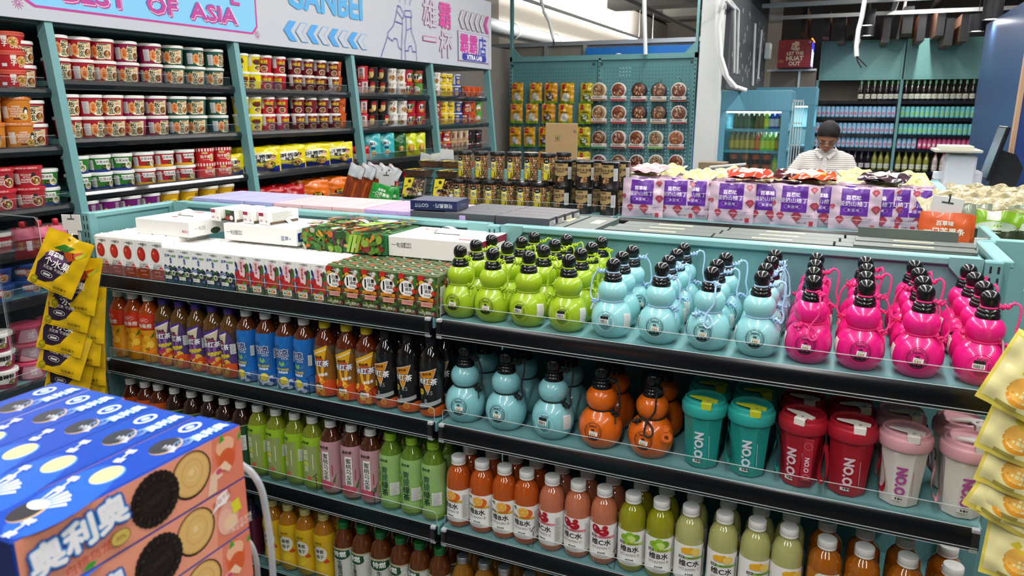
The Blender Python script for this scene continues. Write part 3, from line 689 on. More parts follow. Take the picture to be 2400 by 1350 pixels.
def gourd(col, cord, var, face, capblack=True, dark='2a3030'):
    body = G(); bm_ = mat(col, .3, coat=.6); body.lathe(GP, bm_, 40)
    S = round_surf(GS, .046)
    # raised rings round the medallion
    for rr, t in ((.0225, .0016), (.0255, .0010)):
        body.tube([S(rr * cos(a), .043 + rr * sin(a), -.0004) for a in [2 * pi * i / 32 for i in range(32)]], t, bm_, 7, closed=True)
    ink = '14181a'
    if face == 0:
        it = [('ring', 0, 43, 19.5, 19.5, .9, ink), ('ring', 0, 43, 13, 13, .6, ink), ('t', 'NOO', 0, 56, 6.5, ink, {'off': .03, 'sx': 1.2}), ('t', '葫', 0, 47, 8, ink, {'off': .03}), ('r', -4, 39, 4, 4, ink), ('r', 4, 39, 4, 4, ink), ('p', [(-12, 31), (-8, 34), (-4, 31), (0, 34), (4, 31), (8, 34), (12, 31), (9, 28), (-9, 28)], ink), ('t', '中国葫芦', 0, 25.8, 3.4, ink)]
        for k in range(7):
            a = 2.5 + k * .2; it.append(('r', 16.2 * cos(a), 43 + 16.2 * sin(a), 2.2, 1.6, ink, a)); a = .65 - k * .2; it.append(('r', 16.2 * cos(a), 43 + 16.2 * sin(a), 2.2, 1.6, ink, a))
        it += [('r', 2, 41.5, 17, 8.5, 'eeeeea', -.08), ('t', 'NUTRI-GRADE', 2, 44, 1.9, '444444'), ('r', -3, 40.4, 2, 2.8, '2f8a4a'), ('e', 1, 40.2, 2, 2, 'c8a03a'), ('r', 5, 40, 2, 2.8, 'c0452f')]
    else:
        it = [('t', 'NOO', 1, 57, 6.5, ink, {'off': .03, 'sx': 1.2}), ('r', -3, 51, 19, 7, ink)] + bars_art(-4, 43.5, 20, 9) + [('r', 11, 43, 1, 17, ink), ('r', 14, 44, .8, 14, ink)] + [('r', 0, 36 - 2.2 * k, 30 - 4.5 * k, .8, dark) for k in range(6)]
    art(body, S, it, 5, 5, base=.0005)
    S2 = round_surf(GS, .046, a0=1.15 if face else -1.35)
    lb = [('p', [(-10, 30), (10, 27), (12, 58), (-9, 60)], 'e9e9e4')] + [('r', 0, 55 - 3.2 * k, 17, .7, '8a8a86') for k in range(8)]
    art(body, S2, lb, 5, 5, base=.001)
    cap = G(); cb = mat('101113', .22, coat=.3)
    cap.lathe([(.0185, .126), (.0205, .1275), (.0212, .131), (.0205, .1355), (.0185, .1375), (.0195, .139), (.0195, .1415), (.0175, .1445), (.0135, .1465), (.0115, .1475), (.0132, .150), (.0158, .155), (.0168, .1615), (.0162, .168), (.0136, .1738), (.009, .1775), (.004, .1788), (0, .1792)], cb, 32)
    st = G(); cm = mat(cord, .6, bump=.3, nscale=400)
    ring(st, .0135, .1478, .0018, cm); ring(st, .0258, .0836, .0018, cm)
    s = [1, -1, 1, 1][var]
    if var in (0, 1):
        knot(st, (s * .016, -.004, .149), (s, -.3, -.1), cm)
        st.tube(smooth([(s * .026, -.006, .149), (s * .036, -.01, .145), (s * .043, -.014, .13), (s * .045, -.016, .112), (s * .046, -.018, .098), (s * .041, -.022, .087), (s * .035, -.018, .084)], 5), .0020, cm, 8)
        knot(st, (s * .026, -.010, .083), (s, -.4, -.35), cm); st.tube(smooth([(s * .036, -.016, .078), (s * .040, -.022, .07), (s * .0415, -.026, .062)], 4), .0016, cm, 7)
        st.tube([(s * .024, -.006, .1485), (s * .031, -.012, .155), (s * .035, -.013, .158)], .0014, cm, 6)
    elif var == 2:
        knot(st, (.010, -.013, .147), (.8, -.6, -.2), cm)
        st.tube(smooth([(.016, -.02, .145), (.018, -.03, .135), (.020, -.036, .12), (.018, -.038, .105), (.006, -.042, .085), (.004, -.05, .065), (.012, -.052, .058), (.020, -.048, .063), (.018, -.042, .073), (.008, -.036, .080), (-.006, -.03, .083)], 5), .0020, cm, 8)
        knot(st, (-.012, -.026, .082), (-.6, -.7, -.2), cm)
    else:
        knot(st, (.016, .0, .149), (1, .1, .2), cm)
        st.tube(smooth([(.03, 0, .152), (.04, -.004, .16), (.048, -.008, .155), (.049, -.012, .135), (.046, -.016, .11), (.05, -.02, .09), (.046, -.022, .078), (.038, -.02, .084), (.03, -.014, .083)], 5), .0020, cm, 8)
        knot(st, (.026, -.010, .083), (1, -.4, -.3), cm); st.tube([(.028, -.002, .15), (.04, .004, .162)], .0014, cm, 6)
    return Kind('gourd_bottle', 'bottle', [('body', body), ('cap', cap, 'black ball shaped cap'), ('strap', st)])
LIME, AQUA, PINK = ('9ab81c', 'a8c42c'), ('8fcbcf', 'a9cbe8'), ('e0187e', 'e6307f')
kinds = {}
def getg(c, var, face, key):
    k = (key, var, face)
    if k not in kinds: kinds[k] = gourd(c[0], c[1], var, face, dark={'lime': '4f7010', 'aqua': '3a7c80', 'pink': '8c0f50', 'dim': '3a7c80', 'or': '8a4010'}[key])
    return kinds[k]
R = random.Random(11)
ROWW = ['front', 'second', 'third', 'rear']
for key, c, pxs, vars_, faces, nm, skip in (
    ('lime', LIME, [(1080, 745), (1155, 765), (1238, 782), (1330, 797)], [0, 0, 1, 1], [0, 0, 1, 1], 'lime green gourd bottle', {(0, 3)}),
    ('aqua', AQUA, [(1432, 812), (1543, 828), (1657, 843), (1772, 858)], [1, 0, 2, 3], [1, 0, 0, 0], 'pale blue gourd bottle', {(0, 3), (2, 3)}),
    ('pink', PINK, [(1890, 872), (2010, 890), (2145, 905), (2292, 920)], [2, 0, 0, 3], [0, 0, 0, 1], 'hot pink gourd bottle', set())):
    for i, (px, py) in enumerate(pxs):
        xx = at(px, py - 40, y=1.565).x
        for r in range(4):
            if (i, r) in skip: continue
            v = vars_[i] if r == 0 else R.choice([0, 1, 2, 3, 3]); f = faces[i] if r == 0 else R.choice([0, 1])
            getg(c, v, f, key).put((xx + (R.uniform(-.004, .004) if r else 0), 1.566 + r * .0865, SH1), '%s with black cap, %s column from its fellows\' near end, %s row' % (nm, ORD[i], ROWW[r]) if 0 else
                '%s with black ball cap, column %s from the middle post, %s row' % (nm, ['one', 'two', 'three', 'four', 'five', 'six', 'seven', 'eight', 'nine', 'ten', 'eleven', 'twelve'][i + {'lime': 0, 'aqua': 4, 'pink': 8}[key]], ROWW[r]),
                'gourd bottles on the top shelf', rz=R.uniform(-.12, .12) if r == 0 else R.uniform(-.9, .9))
# shelf two: gourds with black straps
BLU2, ORA2 = ('84c3c9', '15181a'), ('d8650e', '15181a')
for i, (px, py) in enumerate([(1093, 960), (1188, 975), (1297, 995), (1408, 1015), (1525, 1040)]):
    xx = at(px, py, y=1.575).x; blue = i < 3
    for r in range(2):
        K = getg(BLU2 if blue else ORA2, [0, 3, 3, 0, 2][i] if r == 0 else 1, [0, 0, 1, 0, 0][i] if r == 0 else 0, 'dim' if blue else 'or')
        K.put((xx, 1.572 + r * .115, SH2), '%s black-corded gourd bottle, second shelf, %s from the middle post, %s row' % ('light blue' if blue else 'orange', ORD[i], ROWW[r]), 'gourd bottles on the second shelf', rz=R.uniform(-.15, .15), sc=1.13)
g = G(); g.prism(ell(0, 0, .013, .013, 24) , -.001, .001, mat('e8702a', .5), 'y'); g.prism(ell(0, .019, .0085, .0085, 20), -.0012, .0008, mat('e8702a', .5), 'y')
art(g, FRONT(-.001), [('ring', 0, 0, 11.5, 11.5, .5, '2a1a10'), ('t', '福', 0, 0, 10, '1a120c', {'off': .02}), ('ring', 0, 19, 7.2, 7.2, .4, '2a1a10')])
o = tag(link('gift_tag', g.mesh('gift_tag')), 'orange gourd shaped paper tag hanging on the orange gourd by the teal cups', 'tag'); o.location = at(1562, 1025, y=1.518); o.rotation_euler = (0, -.15, 0)

# ---------------- travel cups
def cup(body, lid, flap, ink, sticker='ece8e0', strap=None, sdx=1):
    b = G(); bm_ = mat(body, .42)
    oct_ = lambda k: (lambda a, z: 1 if z > .112 else 1 - k * (1 - abs(cos(4 * ((a + pi / 8) % (pi / 4)) * 0 + 0)) * 0) * (cos(pi / 8) / cos(((a) % (pi / 4)) - pi / 8) if 0 else 0))
    def fn(a, z):
        q = ((a + pi / 2 + pi / 8) % (pi / 4)) - pi / 8; o = cos(pi / 8) / cos(q)
        return 1 if z > .114 else o * 1.03
    b.lathe([(0, 0), (.030, 0), (.0345, .004), (.0355, .02), (.0385, .07), (.0410, .108), (.0420, .113), (.0420, .126)], bm_, 48, fn=fn)
    S = round_surf([(.034, 0), (.0355, .02), (.0385, .07), (.041, .11)], .036)
    art(b, S, [('t', 'NO.O', -2, 57, 23, ink, {'rot': -pi / 2, 'off': .07}), ('r', 18, 55, .9, 52, ink, .06), ('r', -5, 19, 17, 7, sticker), ('r', -7, 20, 3, 4, '2f2f2f'), ('e', -2, 20, 2.4, 2.4, '3a3028'), ('r', 2.5, 20, 3, 3.4, '555555')], 4, None, base=.001)
    l = G(); lm = mat(lid, .4)
    l.lathe([(.0405, .119), (.0465, .120), (.048, .123), (.0485, .138), (.0475, .142), (.044, .1435), (.043, .145), (.0425, .152), (.040, .154), (.0385, .151), (.038, .148), (0, .150)], lm, 48)
    f = G(); fm = mat(flap, .4)
    f.prism([(-.031, -.012), (-.020, -.018), (.006, -.028), (.012, -.031), (.028, -.030), (.030, -.02), (.012, -.012), (.002, -.008)], .1535, .1570, fm, 'z')
    f.box(-.002, .020, -.0465, -.043, .141, .156, fm, .0012); f.box(-.002, .020, -.045, -.028, .1535, .157, fm, .001); f.lathe([(0, .1585), (.003, .158), (.003, .157)], mat('8a8a86', .4), 12, c=(.01, -.034))
    parts = [('body', b), ('lid', l), ('spout_flap', f)]
    s = G(); sm = mat(strap or body, .6); d = sdx
    s.tube([(d * .044, -.006, .128), (d * .051, -.01, .122), (d * .053, -.012, .112), (d * .052, -.014, .104)], .0016, mat('15161a', .4), 6)
    if d > 0:
        P = smooth([(.052, -.014, .106), (.053, -.02, .09), (.050, -.024, .07), (.052, -.03, .045), (.060, -.03, .03), (.064, -.026, .045), (.060, -.018, .075), (.054, -.014, .1)], 5)
    else: P = smooth([(-.052, -.014, .106), (-.055, -.018, .08), (-.054, -.022, .03), (-.05, -.018, .03), (-.05, -.014, .1)], 5)
    n = len(P) - 1
    s.grid(lambda u, v: tuple(P[round(u * n)] + Vector((0, (v - .5) * .016, (v - .5) * .003))), n, 1, sm); s.grid(lambda u, v: tuple(P[round(u * n)] + Vector((.0012, (.5 - v) * .016, (.5 - v) * .003))), n, 1, sm)
    parts.append(('wrist_strap', s))
    return Kind('travel_cup', 'cup', parts)
CT = cup('1f8f86', '2aa39a', 'b7bf2a', 'c8d4dc'); CR = cup('a01728', 'a81a2c', 'e4ded6', 'd8bcc4'); CW = cup('d8d3cb', 'd9a2ac', 'd6d0ca', 'a8488c', strap='d3a0ac')
CP = [(1645, 1085, CT, 'teal travel cup with yellow flap', 0), (1752, 1105, CT, 'teal travel cup with yellow flap', .05), (1872, 1125, CR, 'dark red travel cup with white flap', -.35), (1985, 1145, CR, 'dark red travel cup with white flap', .05), (2107, 1170, CW, 'cream travel cup with pink lid', 0), (2252, 1195, CW, 'cream travel cup with pink lid', .12)]
for i, (px, py, K, nm, rz) in enumerate(CP):
    xx = at(px, py - 30, y=1.57).x
    for r in range(2):
        K.put((xx - .004 * r, 1.572 + r * .104, SH2), '%s, %s, second shelf, %s row' % (nm, 'beside the orange gourds' if i == 0 else 'next to the end upright' if i == 5 else 'by the %s' % (['', 'red cups', 'teal cups', 'cream cups', 'red cups'][i]), ROWW[r]), 'travel cups on the second shelf', rz=rz + (0 if r == 0 else .4), sc=1.04)
        if i in (2,) and r == 0:
            g = G(); g.box(-.0105, .0105, -.001, .001, -.095, 0, mat('a01a2c', .6), .001); art(g, FRONT(-.001), [('t', 'NO.O', 0, -58, 13, 'e0c8cc', {'rot': -pi / 2, 'off': .04}), ('ring', 0, -85, 6, 6, .6, 'e0c8cc'), ('ring', 0, -16, 8, 8, .4, 'd0a0a8')])
            o = tag(link('strap', g.mesh('strap')), 'red woven wrist strap hanging flat in front between the red cups', 'strap'); o.location = at(1897, 1030, y=1.53)
# ---------------- drink bottles
PET = [(0, 0), (.024, 0), (.0285, .004), (.0305, .012), (.031, .03), (.0295, .045), (.0285, .07), (.0285, .09), (.030, .11), (.0315, .125), (.0315, .135), (.030, .148), (.0265, .160), (.019, .173), (.0135, .181), (.0125, .186)]
STR = [(0, 0), (.025, 0), (.0295, .004), (.031, .012), (.0312, .13), (.031, .14), (.0285, .152), (.0225, .166), (.0145, .177), (.0128, .182)]
CYL = [(0, 0), (.024, 0), (.0295, .005), (.0318, .014), (.032, .03), (.0315, .034), (.032, .122), (.0312, .136), (.0285, .150), (.0225, .162), (.0165, .168), (.0155, .172)]
def bottle(prof, liquid, lab, items, capcol, caph=.018, capr=.0150, gu=5, zt=None, sleeve=None, sticker=False, rot=0, name='drink_bottle', bands=None, clearz=None, capm=None):
    b = G(); lm = mat(liquid, .08, coat=1.0)
    b.lathe(prof, lm, 32)
    zn = prof[-1][1]
    b.lathe([(prof[-1][0], zn - .002), (prof[-1][0] + .0025, zn - .001), (prof[-1][0] + .0025, zn + .001), (prof[-1][0] - .001, zn + .002)], lm, 24)
    parts = [('body', b)]
    l = G(); z0, z1, lc = lab
    lp = [(pinterp(prof[1:], z0 + (z1 - z0) * k / 16) + .0005, z0 + (z1 - z0) * k / 16) for k in range(17)]
    l.lathe(lp, mat(lc, .28, coat=.5), 32)
    for zz0, zz1, cc in (bands or []):
        bp = [(pinterp(lp, zz0 + (zz1 - zz0) * k / 6) + .0002, zz0 + (zz1 - zz0) * k / 6) for k in range(7)]; l.lathe(bp, mat(cc, .28, coat=.5), 32)
    S = round_surf(lp, .031)
    art(l, S, items, gu, 8 if prof is PET else None, rough=.3, base=.0005)
    parts.append(('label', l))
    c = G(); cz = zn + .001; cm = capm or mat(capcol, .4)
    c.lathe([(capr - .001, cz), (capr, cz + .001), (capr, cz + .004), (capr - .0004, cz + .0045), (capr, cz + .005), (capr, cz + caph - .002), (capr - .0015, cz + caph), (0, cz + caph)], cm, 36, fn=lambda a, z: 1 + .006 * (int(a * 36 / pi) % 2))
    parts.append(('cap', c))
    return Kind(name, 'bottle', parts)
def sticker(x, y, w=15, h=30): return [('r', x, y, w, h, 'dcdcd8')] + lines_art(x, y, w * .85, h * .9, 10, '9c9c98')
def tea_art(top, top2, accent, fruit, name='冰红茶', inkc='f2f2f2', edge='2a2a78', bottom='c2481c', seed=3, brand='康师傅', body='4a3a2c', stripe='e0ac1c'):
    return [('p', [(-48, 70), (-26, 116), (26, 142), (48, 100), (48, 44), (-48, 40)], body), ('p', [(-26, 118), (24, 142), (14, 90), (-20, 92)], top), ('p', [(-27, 124), (25, 147), (25, 141), (-27, 118)], stripe), ('p', [(-25, 117), (23, 139), (23, 136), (-25, 114)], 'e8e4da'), ('e', 2, 102, 14, 12, top2), ('t', brand, -2, 113, 8.5, '1a1a1a', {'off': .02, 'rot': .1}),
            ('t', name, 0, 96, 18.5, edge, {'off': .13, 'sk': .12, 'rot': .05}), ('t', name, 0, 96, 18.5, inkc, {'off': .045, 'sk': .12, 'rot': .05}), ('p', [(-14, 88), (-2, 44), (4, 44), (-4, 88)], accent), ('p', [(6, 88), (4, 44), (9, 44), (15, 88)], accent),
            ('t', '果味茶', 10, 66, 9, 'e8d23a' if seed == 3 else 'f0f0f0', {'off': .04, 'rot': .2})] + mix_bits(-24, 24, 34, 56, 9, fruit, 7, 12, seed) + \
        [('p', [(-45, 8), (45, 8), (45, 48), (22, 50), (0, 36), (-20, 32), (-45, 34)], bottom)] + mix_bits(-22, 22, 12, 34, 8, fruit[:3] + ['d9661e'], 5, 9, seed + 9)
K_ORJ = bottle(PET, 'a2420e', (.006, .150, 'd9930f'), [('p', [(-97, 104), (97, 104), (97, 150), (-97, 150)], 'c22f16'), ('t', 'NFC', 2, 134, 10, 'e8d8c8'), ('ring', 2, 134, 13, 7, .6, 'e8d0c0'), ('t', '鲜果橙', 2, 117, 14, 'f2e6da', {'off': .03}), ('e', -14, 86, 5, 5, 'c83a1c'), ('e', 4, 78, 9, 9, 'e8b83a'), ('e', 4, 78, 7.5, 7.5, 'dfa41f'), ('e', -6, 48, 12, 12, 'e9c04a'), ('e', -6, 48, 10, 10, 'dfa020'), ('e', 14, 60, 11, 11, 'e6b83c'), ('p', [(14, 80), (22, 92), (28, 96), (24, 84)], '3c6b22'), ('e', 12, 40, 13, 8, 'd8780f')], 'e6e6e2')
K_PUR = bottle(PET, '5b3c14', (.010, .140, '43302c'), tea_art('d8c8a8', '9c3f62', '8a5a9c', ['a8324a', 'd8a830', 'c44a28', '8c2a5a'], edge='2c2460', seed=3, body='51386e', stripe='4a2a9a') + [('t', '热带风味', 8, 70, 10, 'e6cf2a', {'off': .05, 'rot': .15})] + sticker(38, 92), '4b2f86')
K_BLU = bottle(PET, '5b2a10', (.006, .152, '1766b4'), [('p', [(-30, 118), (30, 112), (30, 50), (-30, 60)], '2b5f9e'), ('t', '劲凉', 0, 106, 23, 'e8eef6', {'off': .12, 'rot': .08}), ('t', '劲凉', 0, 106, 23, '1c2468', {'off': .045, 'rot': .08}), ('t', '冰红茶', 12, 91, 7, 'dfe6f0'), ('e', 0, 78, 24, 9, '3c78b0'), ('e', 0, 80, 22, 7, '1d5ea6'), ('p', [(-8, 76), (-2, 84), (2, 76), (8, 84), (12, 74), (4, 68)], '7fb45a'), ('t', '薄荷+咖啡因', 2, 60, 7, 'd8c83a', {'off': .03}), ('t', '清爽提神', 4, 52, 7.5, 'f0f2f6', {'off': .03}), ('r', 0, 20, 190, 30, '4a6ea8')] + mix_bits(-40, 40, 10, 32, 26, ['dfe6f0', '2a4a98', 'b8c8de'], 4, 9, 6) + [('e', 8, 30, 11, 11, 'd9c22e'), ('e', 8, 30, 9, 9, 'e6d24a'), ('t', '康师傅', -6, 128, 6, '1a2a50')] + sticker(40, 95, 10, 30), 'dcdcd8')
K_YEL = bottle(PET, '5c2208', (.010, .145, '5a4a3a'), tea_art('e2a81a', 'c85a1c', 'e0a422', ['e6b83a', 'd98a1e', 'c2481c'], edge='1f2c7a', seed=5, body='8a5a20') + GRADE(0, 32, 1.35), 'd8c424')
K_BLK = bottle(PET, '100c0a', (.008, .150, '141414'), [('p', [(-24, 116), (28, 132), (6, 62)], 'd8d6d0'), ('p', [(-22, 114), (26, 130), (6, 66)], 'd98a1c'), ('t', '康师傅', 4, 116, 8, '1a1a1a', {'off': .02, 'rot': .15}), ('t', '冰红茶', 2, 97, 19, '0c0c0c', {'off': .12, 'sk': .1}), ('t', '冰红茶', 2, 97, 19, 'f2f2f2', {'off': .045, 'sk': .1}), ('t', '3.5', 10, 68, 14, '8f9294', {'off': .02}), ('e', -14, 68, 8, 8, 'd8b820'), ('t', '低糖', -14, 68, 6, '1a1a1a'), ('p', [(-40, 30), (40, 52), (40, 42), (-40, 18)], '9a9c9c'), ('t', '0', 0, 46, 14, 'b8babc'), ('p', [(-97, 8), (97, 8), (97, 32), (40, 34), (-40, 14), (-97, 12)], 'c0541c'), ('e', 14, 24, 8, 8, 'e0a03a'), ('e', 14, 24, 6, 6, 'd07a24')] + sticker(-33, 90, 14, 36), '15151a')
K_DOR = bottle(STR, '4a1c08', (.008, .150, 'b04a16'), [('t', '康师傅', 0, 136, 9, 'f0e0d0')], 'e4e4e0')
K_DGR = bottle(STR, '2a1206', (.008, .142, '1f4a2c'), [('t', '康师傅', 0, 128, 9, 'e8e4d0'), ('r', 0, 139, 190, 1.5, 'c9b070'), ('t', '茉莉花茶', 0, 90, 12, 'e8e8e0'), ('r', 28, 90, 22, 44, 'dcdcd6')] + mix_bits(-40, 40, 100, 136, 12, ['2f6a3a', 'c8d0a0'], 2, 3, 7) + lines_art(28, 90, 18, 38, 9), 'e4e4e0')
K_LGR = bottle(STR, '76801a', (.012, .150, '8fb424'), [('p', [(-26, 128), (26, 128), (26, 30), (-26, 30)], '8d9a5c'), ('t', '康师傅', -6, 137, 8, '1d3a1a', {'off': .02}), ('t', '茉\n莉\n柚\n茶', -6, 86, 16, 'dfe8c0', {'off': .02}), ('t', '柚', -6, 79, 16, 'd8d03a', {'off': .02}), ('r', 14, 84, 2, 44, 'cfd8b0'), ('e', 2, 38, 7, 6, 'c0604a'), ('r', 0, 22, 190, 12, '8fae3a')] + sticker(38, 90, 12, 34), 'e4e4e0')
K_PNK = bottle(STR, '4a2410', (.010, .150, 'b58a90'), [('t', '康师傅', -2, 135, 9, '2a1a18', {'off': .02}), ('r', 2, 82, 19, 84, 'e6e2da'), ('t', '蜜\n桃\n乌\n龙\n茶', 2, 82, 15.5, '1c1c1c', {'off': .02}), ('e', -2, 32, 22, 12, 'b84a62'), ('p', [(-30, 96), (-20, 78), (-18, 66), (-26, 80)], '4a6a2c'), ('p', [(18, 40), (30, 66), (24, 36)], '4a6a2c'), ('r', 19, 74, 3, 30, 'a04a50'), ('r', 0, 16, 190, 10, '9c7a70')], 'e4e4e0')
K_GRP = bottle(STR, '5a7a1c', (.010, .150, '8fb46a'), [('t', '康师傅', -2, 137, 8, '1d3a1a', {'off': .02}), ('t', '青\n提', 0, 102, 20, '2f5f48', {'off': .02}), ('t', '绿\n茶', 0, 62, 20, '1a3a28', {'off': .03}), ('e', -24, 70, 9, 40, '7fae44'), ('r', 0, 16, 190, 10, '7c9c3a')] + mix_bits(-34, -16, 34, 110, 12, ['9cc85a', '6f9a34'], 5, 7, 9) + sticker(26, 62, 24, 34), '8fbf2a', capr=.0155)
K_HON = bottle(PET, 'a86a10', (.008, .150, 'd8b018'), [('t', '康师傅', 0, 126, 7, '3a2a10'), ('e', 2, 92, 22, 24, 'e9e4d2'), ('t', '蜂蜜', 2, 100, 13, '1c1c1c', {'off': .02}), ('t', '柚子', 2, 83, 13, '1c1c1c', {'off': .02}), ('e', 22, 72, 4, 4, 'c8481c'), ('e', 26, 67, 4, 4, 'c8481c'), ('e', 18, 67, 4, 4, 'c8481c'), ('ring', 4, 50, 18, 16, 1, 'e6d48a'), ('e', 4, 50, 14, 12, 'dfc02e'), ('e', -14, 110, 4, 3, '3a8a5a')], 'd8c880')
K_TER = bottle(STR, '5a2c08', (.006, .132, 'c9cbc4'), [('r', 0, 130, 190, 4, 'b8a874'), ('e', 0, 112, 30, 15, '1f4a30'), ('r', 0, 118, 56, 16, '1f4a30'), ('t', '特燃', 0, 114, 19, 'eef0e8', {'off': .04}), ('t', '生\n普\n洱\n茶', 0, 64, 16, '22302a', {'off': .02}), ('r', 0, 30, 40, 8, '2f7a3c')] + sticker(-38, 90, 16, 44) + sticker(40, 90, 10, 40), '1f6b34', capr=.0155)
K_SIL = bottle(STR, '8a5a12', (.010, .120, 'd6d0c4'), [('t', '茶π', 0, 90, 20, '3a3a3a')], 'b9bcbe', capm=mat('b4b7ba', .3, .8), capr=.0165)
K_DPU = bottle(STR, '1c1a34', (.010, .140, '5a1838'), [('t', '葡萄', 0, 90, 18, 'd8c8d0')], '1a1a30')
def vit(liq, name, latin, fruit, band, bandc):
    it = [('t', name, 0, 64, 17, '141414', {'off': .03}), ('t', latin, 0, 49, 9.5, '9a9a9a', {'off': .01}), ('e', -6, 36, 1.6, 2, '1a1a1a'), ('t', '营养素', 3, 36, 4.5, '2a2a2a', {'off': .03}), ('r', 0, 27, 30, .7, '9a9a9a'), ('r', 0, 24, 26, .6, 'aaaaaa'), ('r', 6, 79, 56, 5.5, bandc), ('r', -17, 79.5, 12, 6.5, '1a1a1a'), ('t', '低糖', -17, 79.5, 4.5, 'eeeeee'), ('t', band, 8, 79, 4, '5a3a10')] + fruit + [('r', 38, 62, 14, 72, 'd0d0cc')] + lines_art(38, 66, 12, 64, 16)
    # the same front printed once more round the back
    return bottle(CYL, liq, (.020, .110, 'ecebe7'), it, 'e8e8e5', caph=.0205, capr=.0185)
def slice_(x, y, r, rim, pulp): return [('e', x, y, r, r, rim), ('e', x, y, r * .92, r * .92, 'f0e2b8'), ('e', x, y, r * .84, r * .84, pulp)] + [('r', x + r * .4 * cos(a), y + r * .4 * sin(a), r * .8, .6, 'f0e0a8', a) for a in (0, 1.05, 2.1, 3.14, 4.2, 5.25)]
K_VO = vit('b04c0c', '维B水', 'VITAMIN B', [('e', 10, 92, 16, 13, 'd9641a')] + slice_(4, 95, 13, 'd8621a', 'e0a42a') + [('p', [(-22, 104), (-14, 108), (-12, 98)], '3c6a2a')], '满足每日B族', 'd8a41c')
K_VC = vit('b5684a', '维C水', 'VITAMIN C', [('e', -12, 98, 9, 12, '9c1424', .4), ('e', 5, 91, 12, 9, 'a81828'), ('e', 8, 104, 6, 6, 'b01c2c'), ('r', 6, 107, 14, .6, '5a7a3a', .5), ('e', -14, 101, 2, 4, 'e8a8a8'), ('e', 2, 93, 4, 1.5, 'e8a8a8')], '满足每日100%', 'e0808c')
K_VG = vit('8c8a10', '维B水', 'VITAMIN B', [('e', -10, 94, 10, 9, '7fae2c'), ('e', 12, 96, 10, 9, '6f9f24'), ('e', 0, 103, 8, 7, '86b832'), ('e', 3, 92, 10, 10, 'a8cc4a'), ('e', 3, 92, 8, 8, 'c4dc7a'), ('e', -6, 87, 7, 6, '8fbf38')], '满足每日B族', 'a8c43a')
K_VL = vit('a8a868', '维C水', 'VITAMIN C', [('p', [(-18, 90), (-14, 104), (4, 106), (14, 98), (0, 88)], 'dfa01c'), ('e', -6, 97, 13, 8, 'e6ac24')] + slice_(12, 94, 10, 'e8b83a', 'efc84a'), '满足每日100%', '7fae3a')
JAR = [(0, 0), (.026, 0), (.032, .004), (.0345, .012), (.0345, .125), (.033, .14), (.027, .152), (.019, .16), (.0165, .164)]
K_POM = bottle(JAR, '9c5406', (.030, .118, 'b06a10'), [('r', 4, 72, 40, 92, 'ecebe4'), ('e', -12, 108, 10, 9, 'd8dcc8'), ('t', '柚\n香', 14, 82, 18, '2a2a2a'), ('r', 0, 92, 6, 20, '3a3a3a'), ('e', -10, 76, 10, 12, 'a8c43a'), ('p', [(-20, 96), (-6, 92), (0, 100), (-8, 86)], '3a7a3a')], 'dcdcd8', caph=.021, capr=.0195)

def row(K, caps, shelf, y, nm, where, grp, dark=1, jit=.35, step=.066, capz=None, seed=1, sc=1.0):
    R = random.Random(seed + int(shelf * 100))
    for i, (px, py) in enumerate(caps):
        xx = at(px, py, y=y).x
        for r in range(1 + dark):
            K.put((xx + (R.uniform(-.003, .003) if r else 0), y + r * step, shelf), '%s, %s %s%s' % (nm, ORD[i], where, '' if r == 0 else ', %s row' % ROWW[r]), grp, rz=R.uniform(-jit, jit), sc=sc)
S2y = 1.556; VS = (1.04, 1.04, 1.01)
row(K_ORJ, [(277, 690), (311, 695), (347, 700)], SH2, S2y, 'orange juice bottle with red top', 'from the end upright', 'orange juice bottles', seed=2, sc=1.06)
row(K_PUR, [(383, 705), (421, 712), (460, 720), (499, 730), (538, 738)], SH2, S2y, 'purple capped iced tea bottle', 'from the orange juice', 'purple capped tea bottles', seed=3, jit=.5, sc=1.04)
row(K_BLU, [(577, 735), (622, 742), (668, 750), (712, 756)], SH2, S2y, 'blue lemon tea bottle with white cap', 'from the purple capped ones', 'blue tea bottles', seed=4, jit=.4, sc=1.05)
row(K_YEL, [(761, 760), (812, 768), (859, 775)], SH2, S2y, 'yellow capped iced tea bottle', 'from the blue bottles', 'yellow capped tea bottles', seed=5, sc=1.05)
row(K_BLK, [(905, 790), (957, 795), (1011, 800)], SH2, S2y, 'black iced tea bottle', 'from the yellow capped ones', 'black tea bottles', seed=6, jit=.3, sc=1.05)
row(K_DOR, [(306, 892), (340, 898), (371, 906)], SH3, 1.556, 'dark tea bottle with orange label', 'from the end upright', 'orange label tea bottles', seed=7, sc=(1.04, 1.04, 1.1))
row(K_DGR, [(409, 915), (449, 922), (488, 930), (525, 938), (564, 946)], SH3, 1.556, 'dark tea bottle with green label', 'from the orange labels', 'green label tea bottles', seed=8, sc=(1.04, 1.04, 1.1))
row(K_LGR, [(603, 950), (646, 960), (690, 968), (731, 975)], SH3, 1.556, 'lime green jasmine tea bottle', 'from the green labels', 'jasmine tea bottles', seed=9, jit=.3, sc=(1.06, 1.06, 1.1))
row(K_PNK, [(774, 990), (823, 998), (868, 1007)], SH3, 1.556, 'pink peach tea bottle', 'from the jasmine tea', 'peach tea bottles', seed=10, jit=.2, sc=(1.06, 1.06, 1.1))
row(K_GRP, [(915, 1018), (965, 1028), (1015, 1042)], SH3, 1.556, 'pale green grape tea bottle with lime cap', 'from the peach tea', 'grape tea bottles', seed=11, jit=.3, sc=(1.06, 1.06, 1.1))
row(K_VO, [(1075, 1075), (1130, 1085), (1183, 1098), (1235, 1108)], SH3, 1.556, 'orange vitamin water bottle', 'from the middle post', 'orange vitamin waters', seed=12, jit=.35, sc=VS)
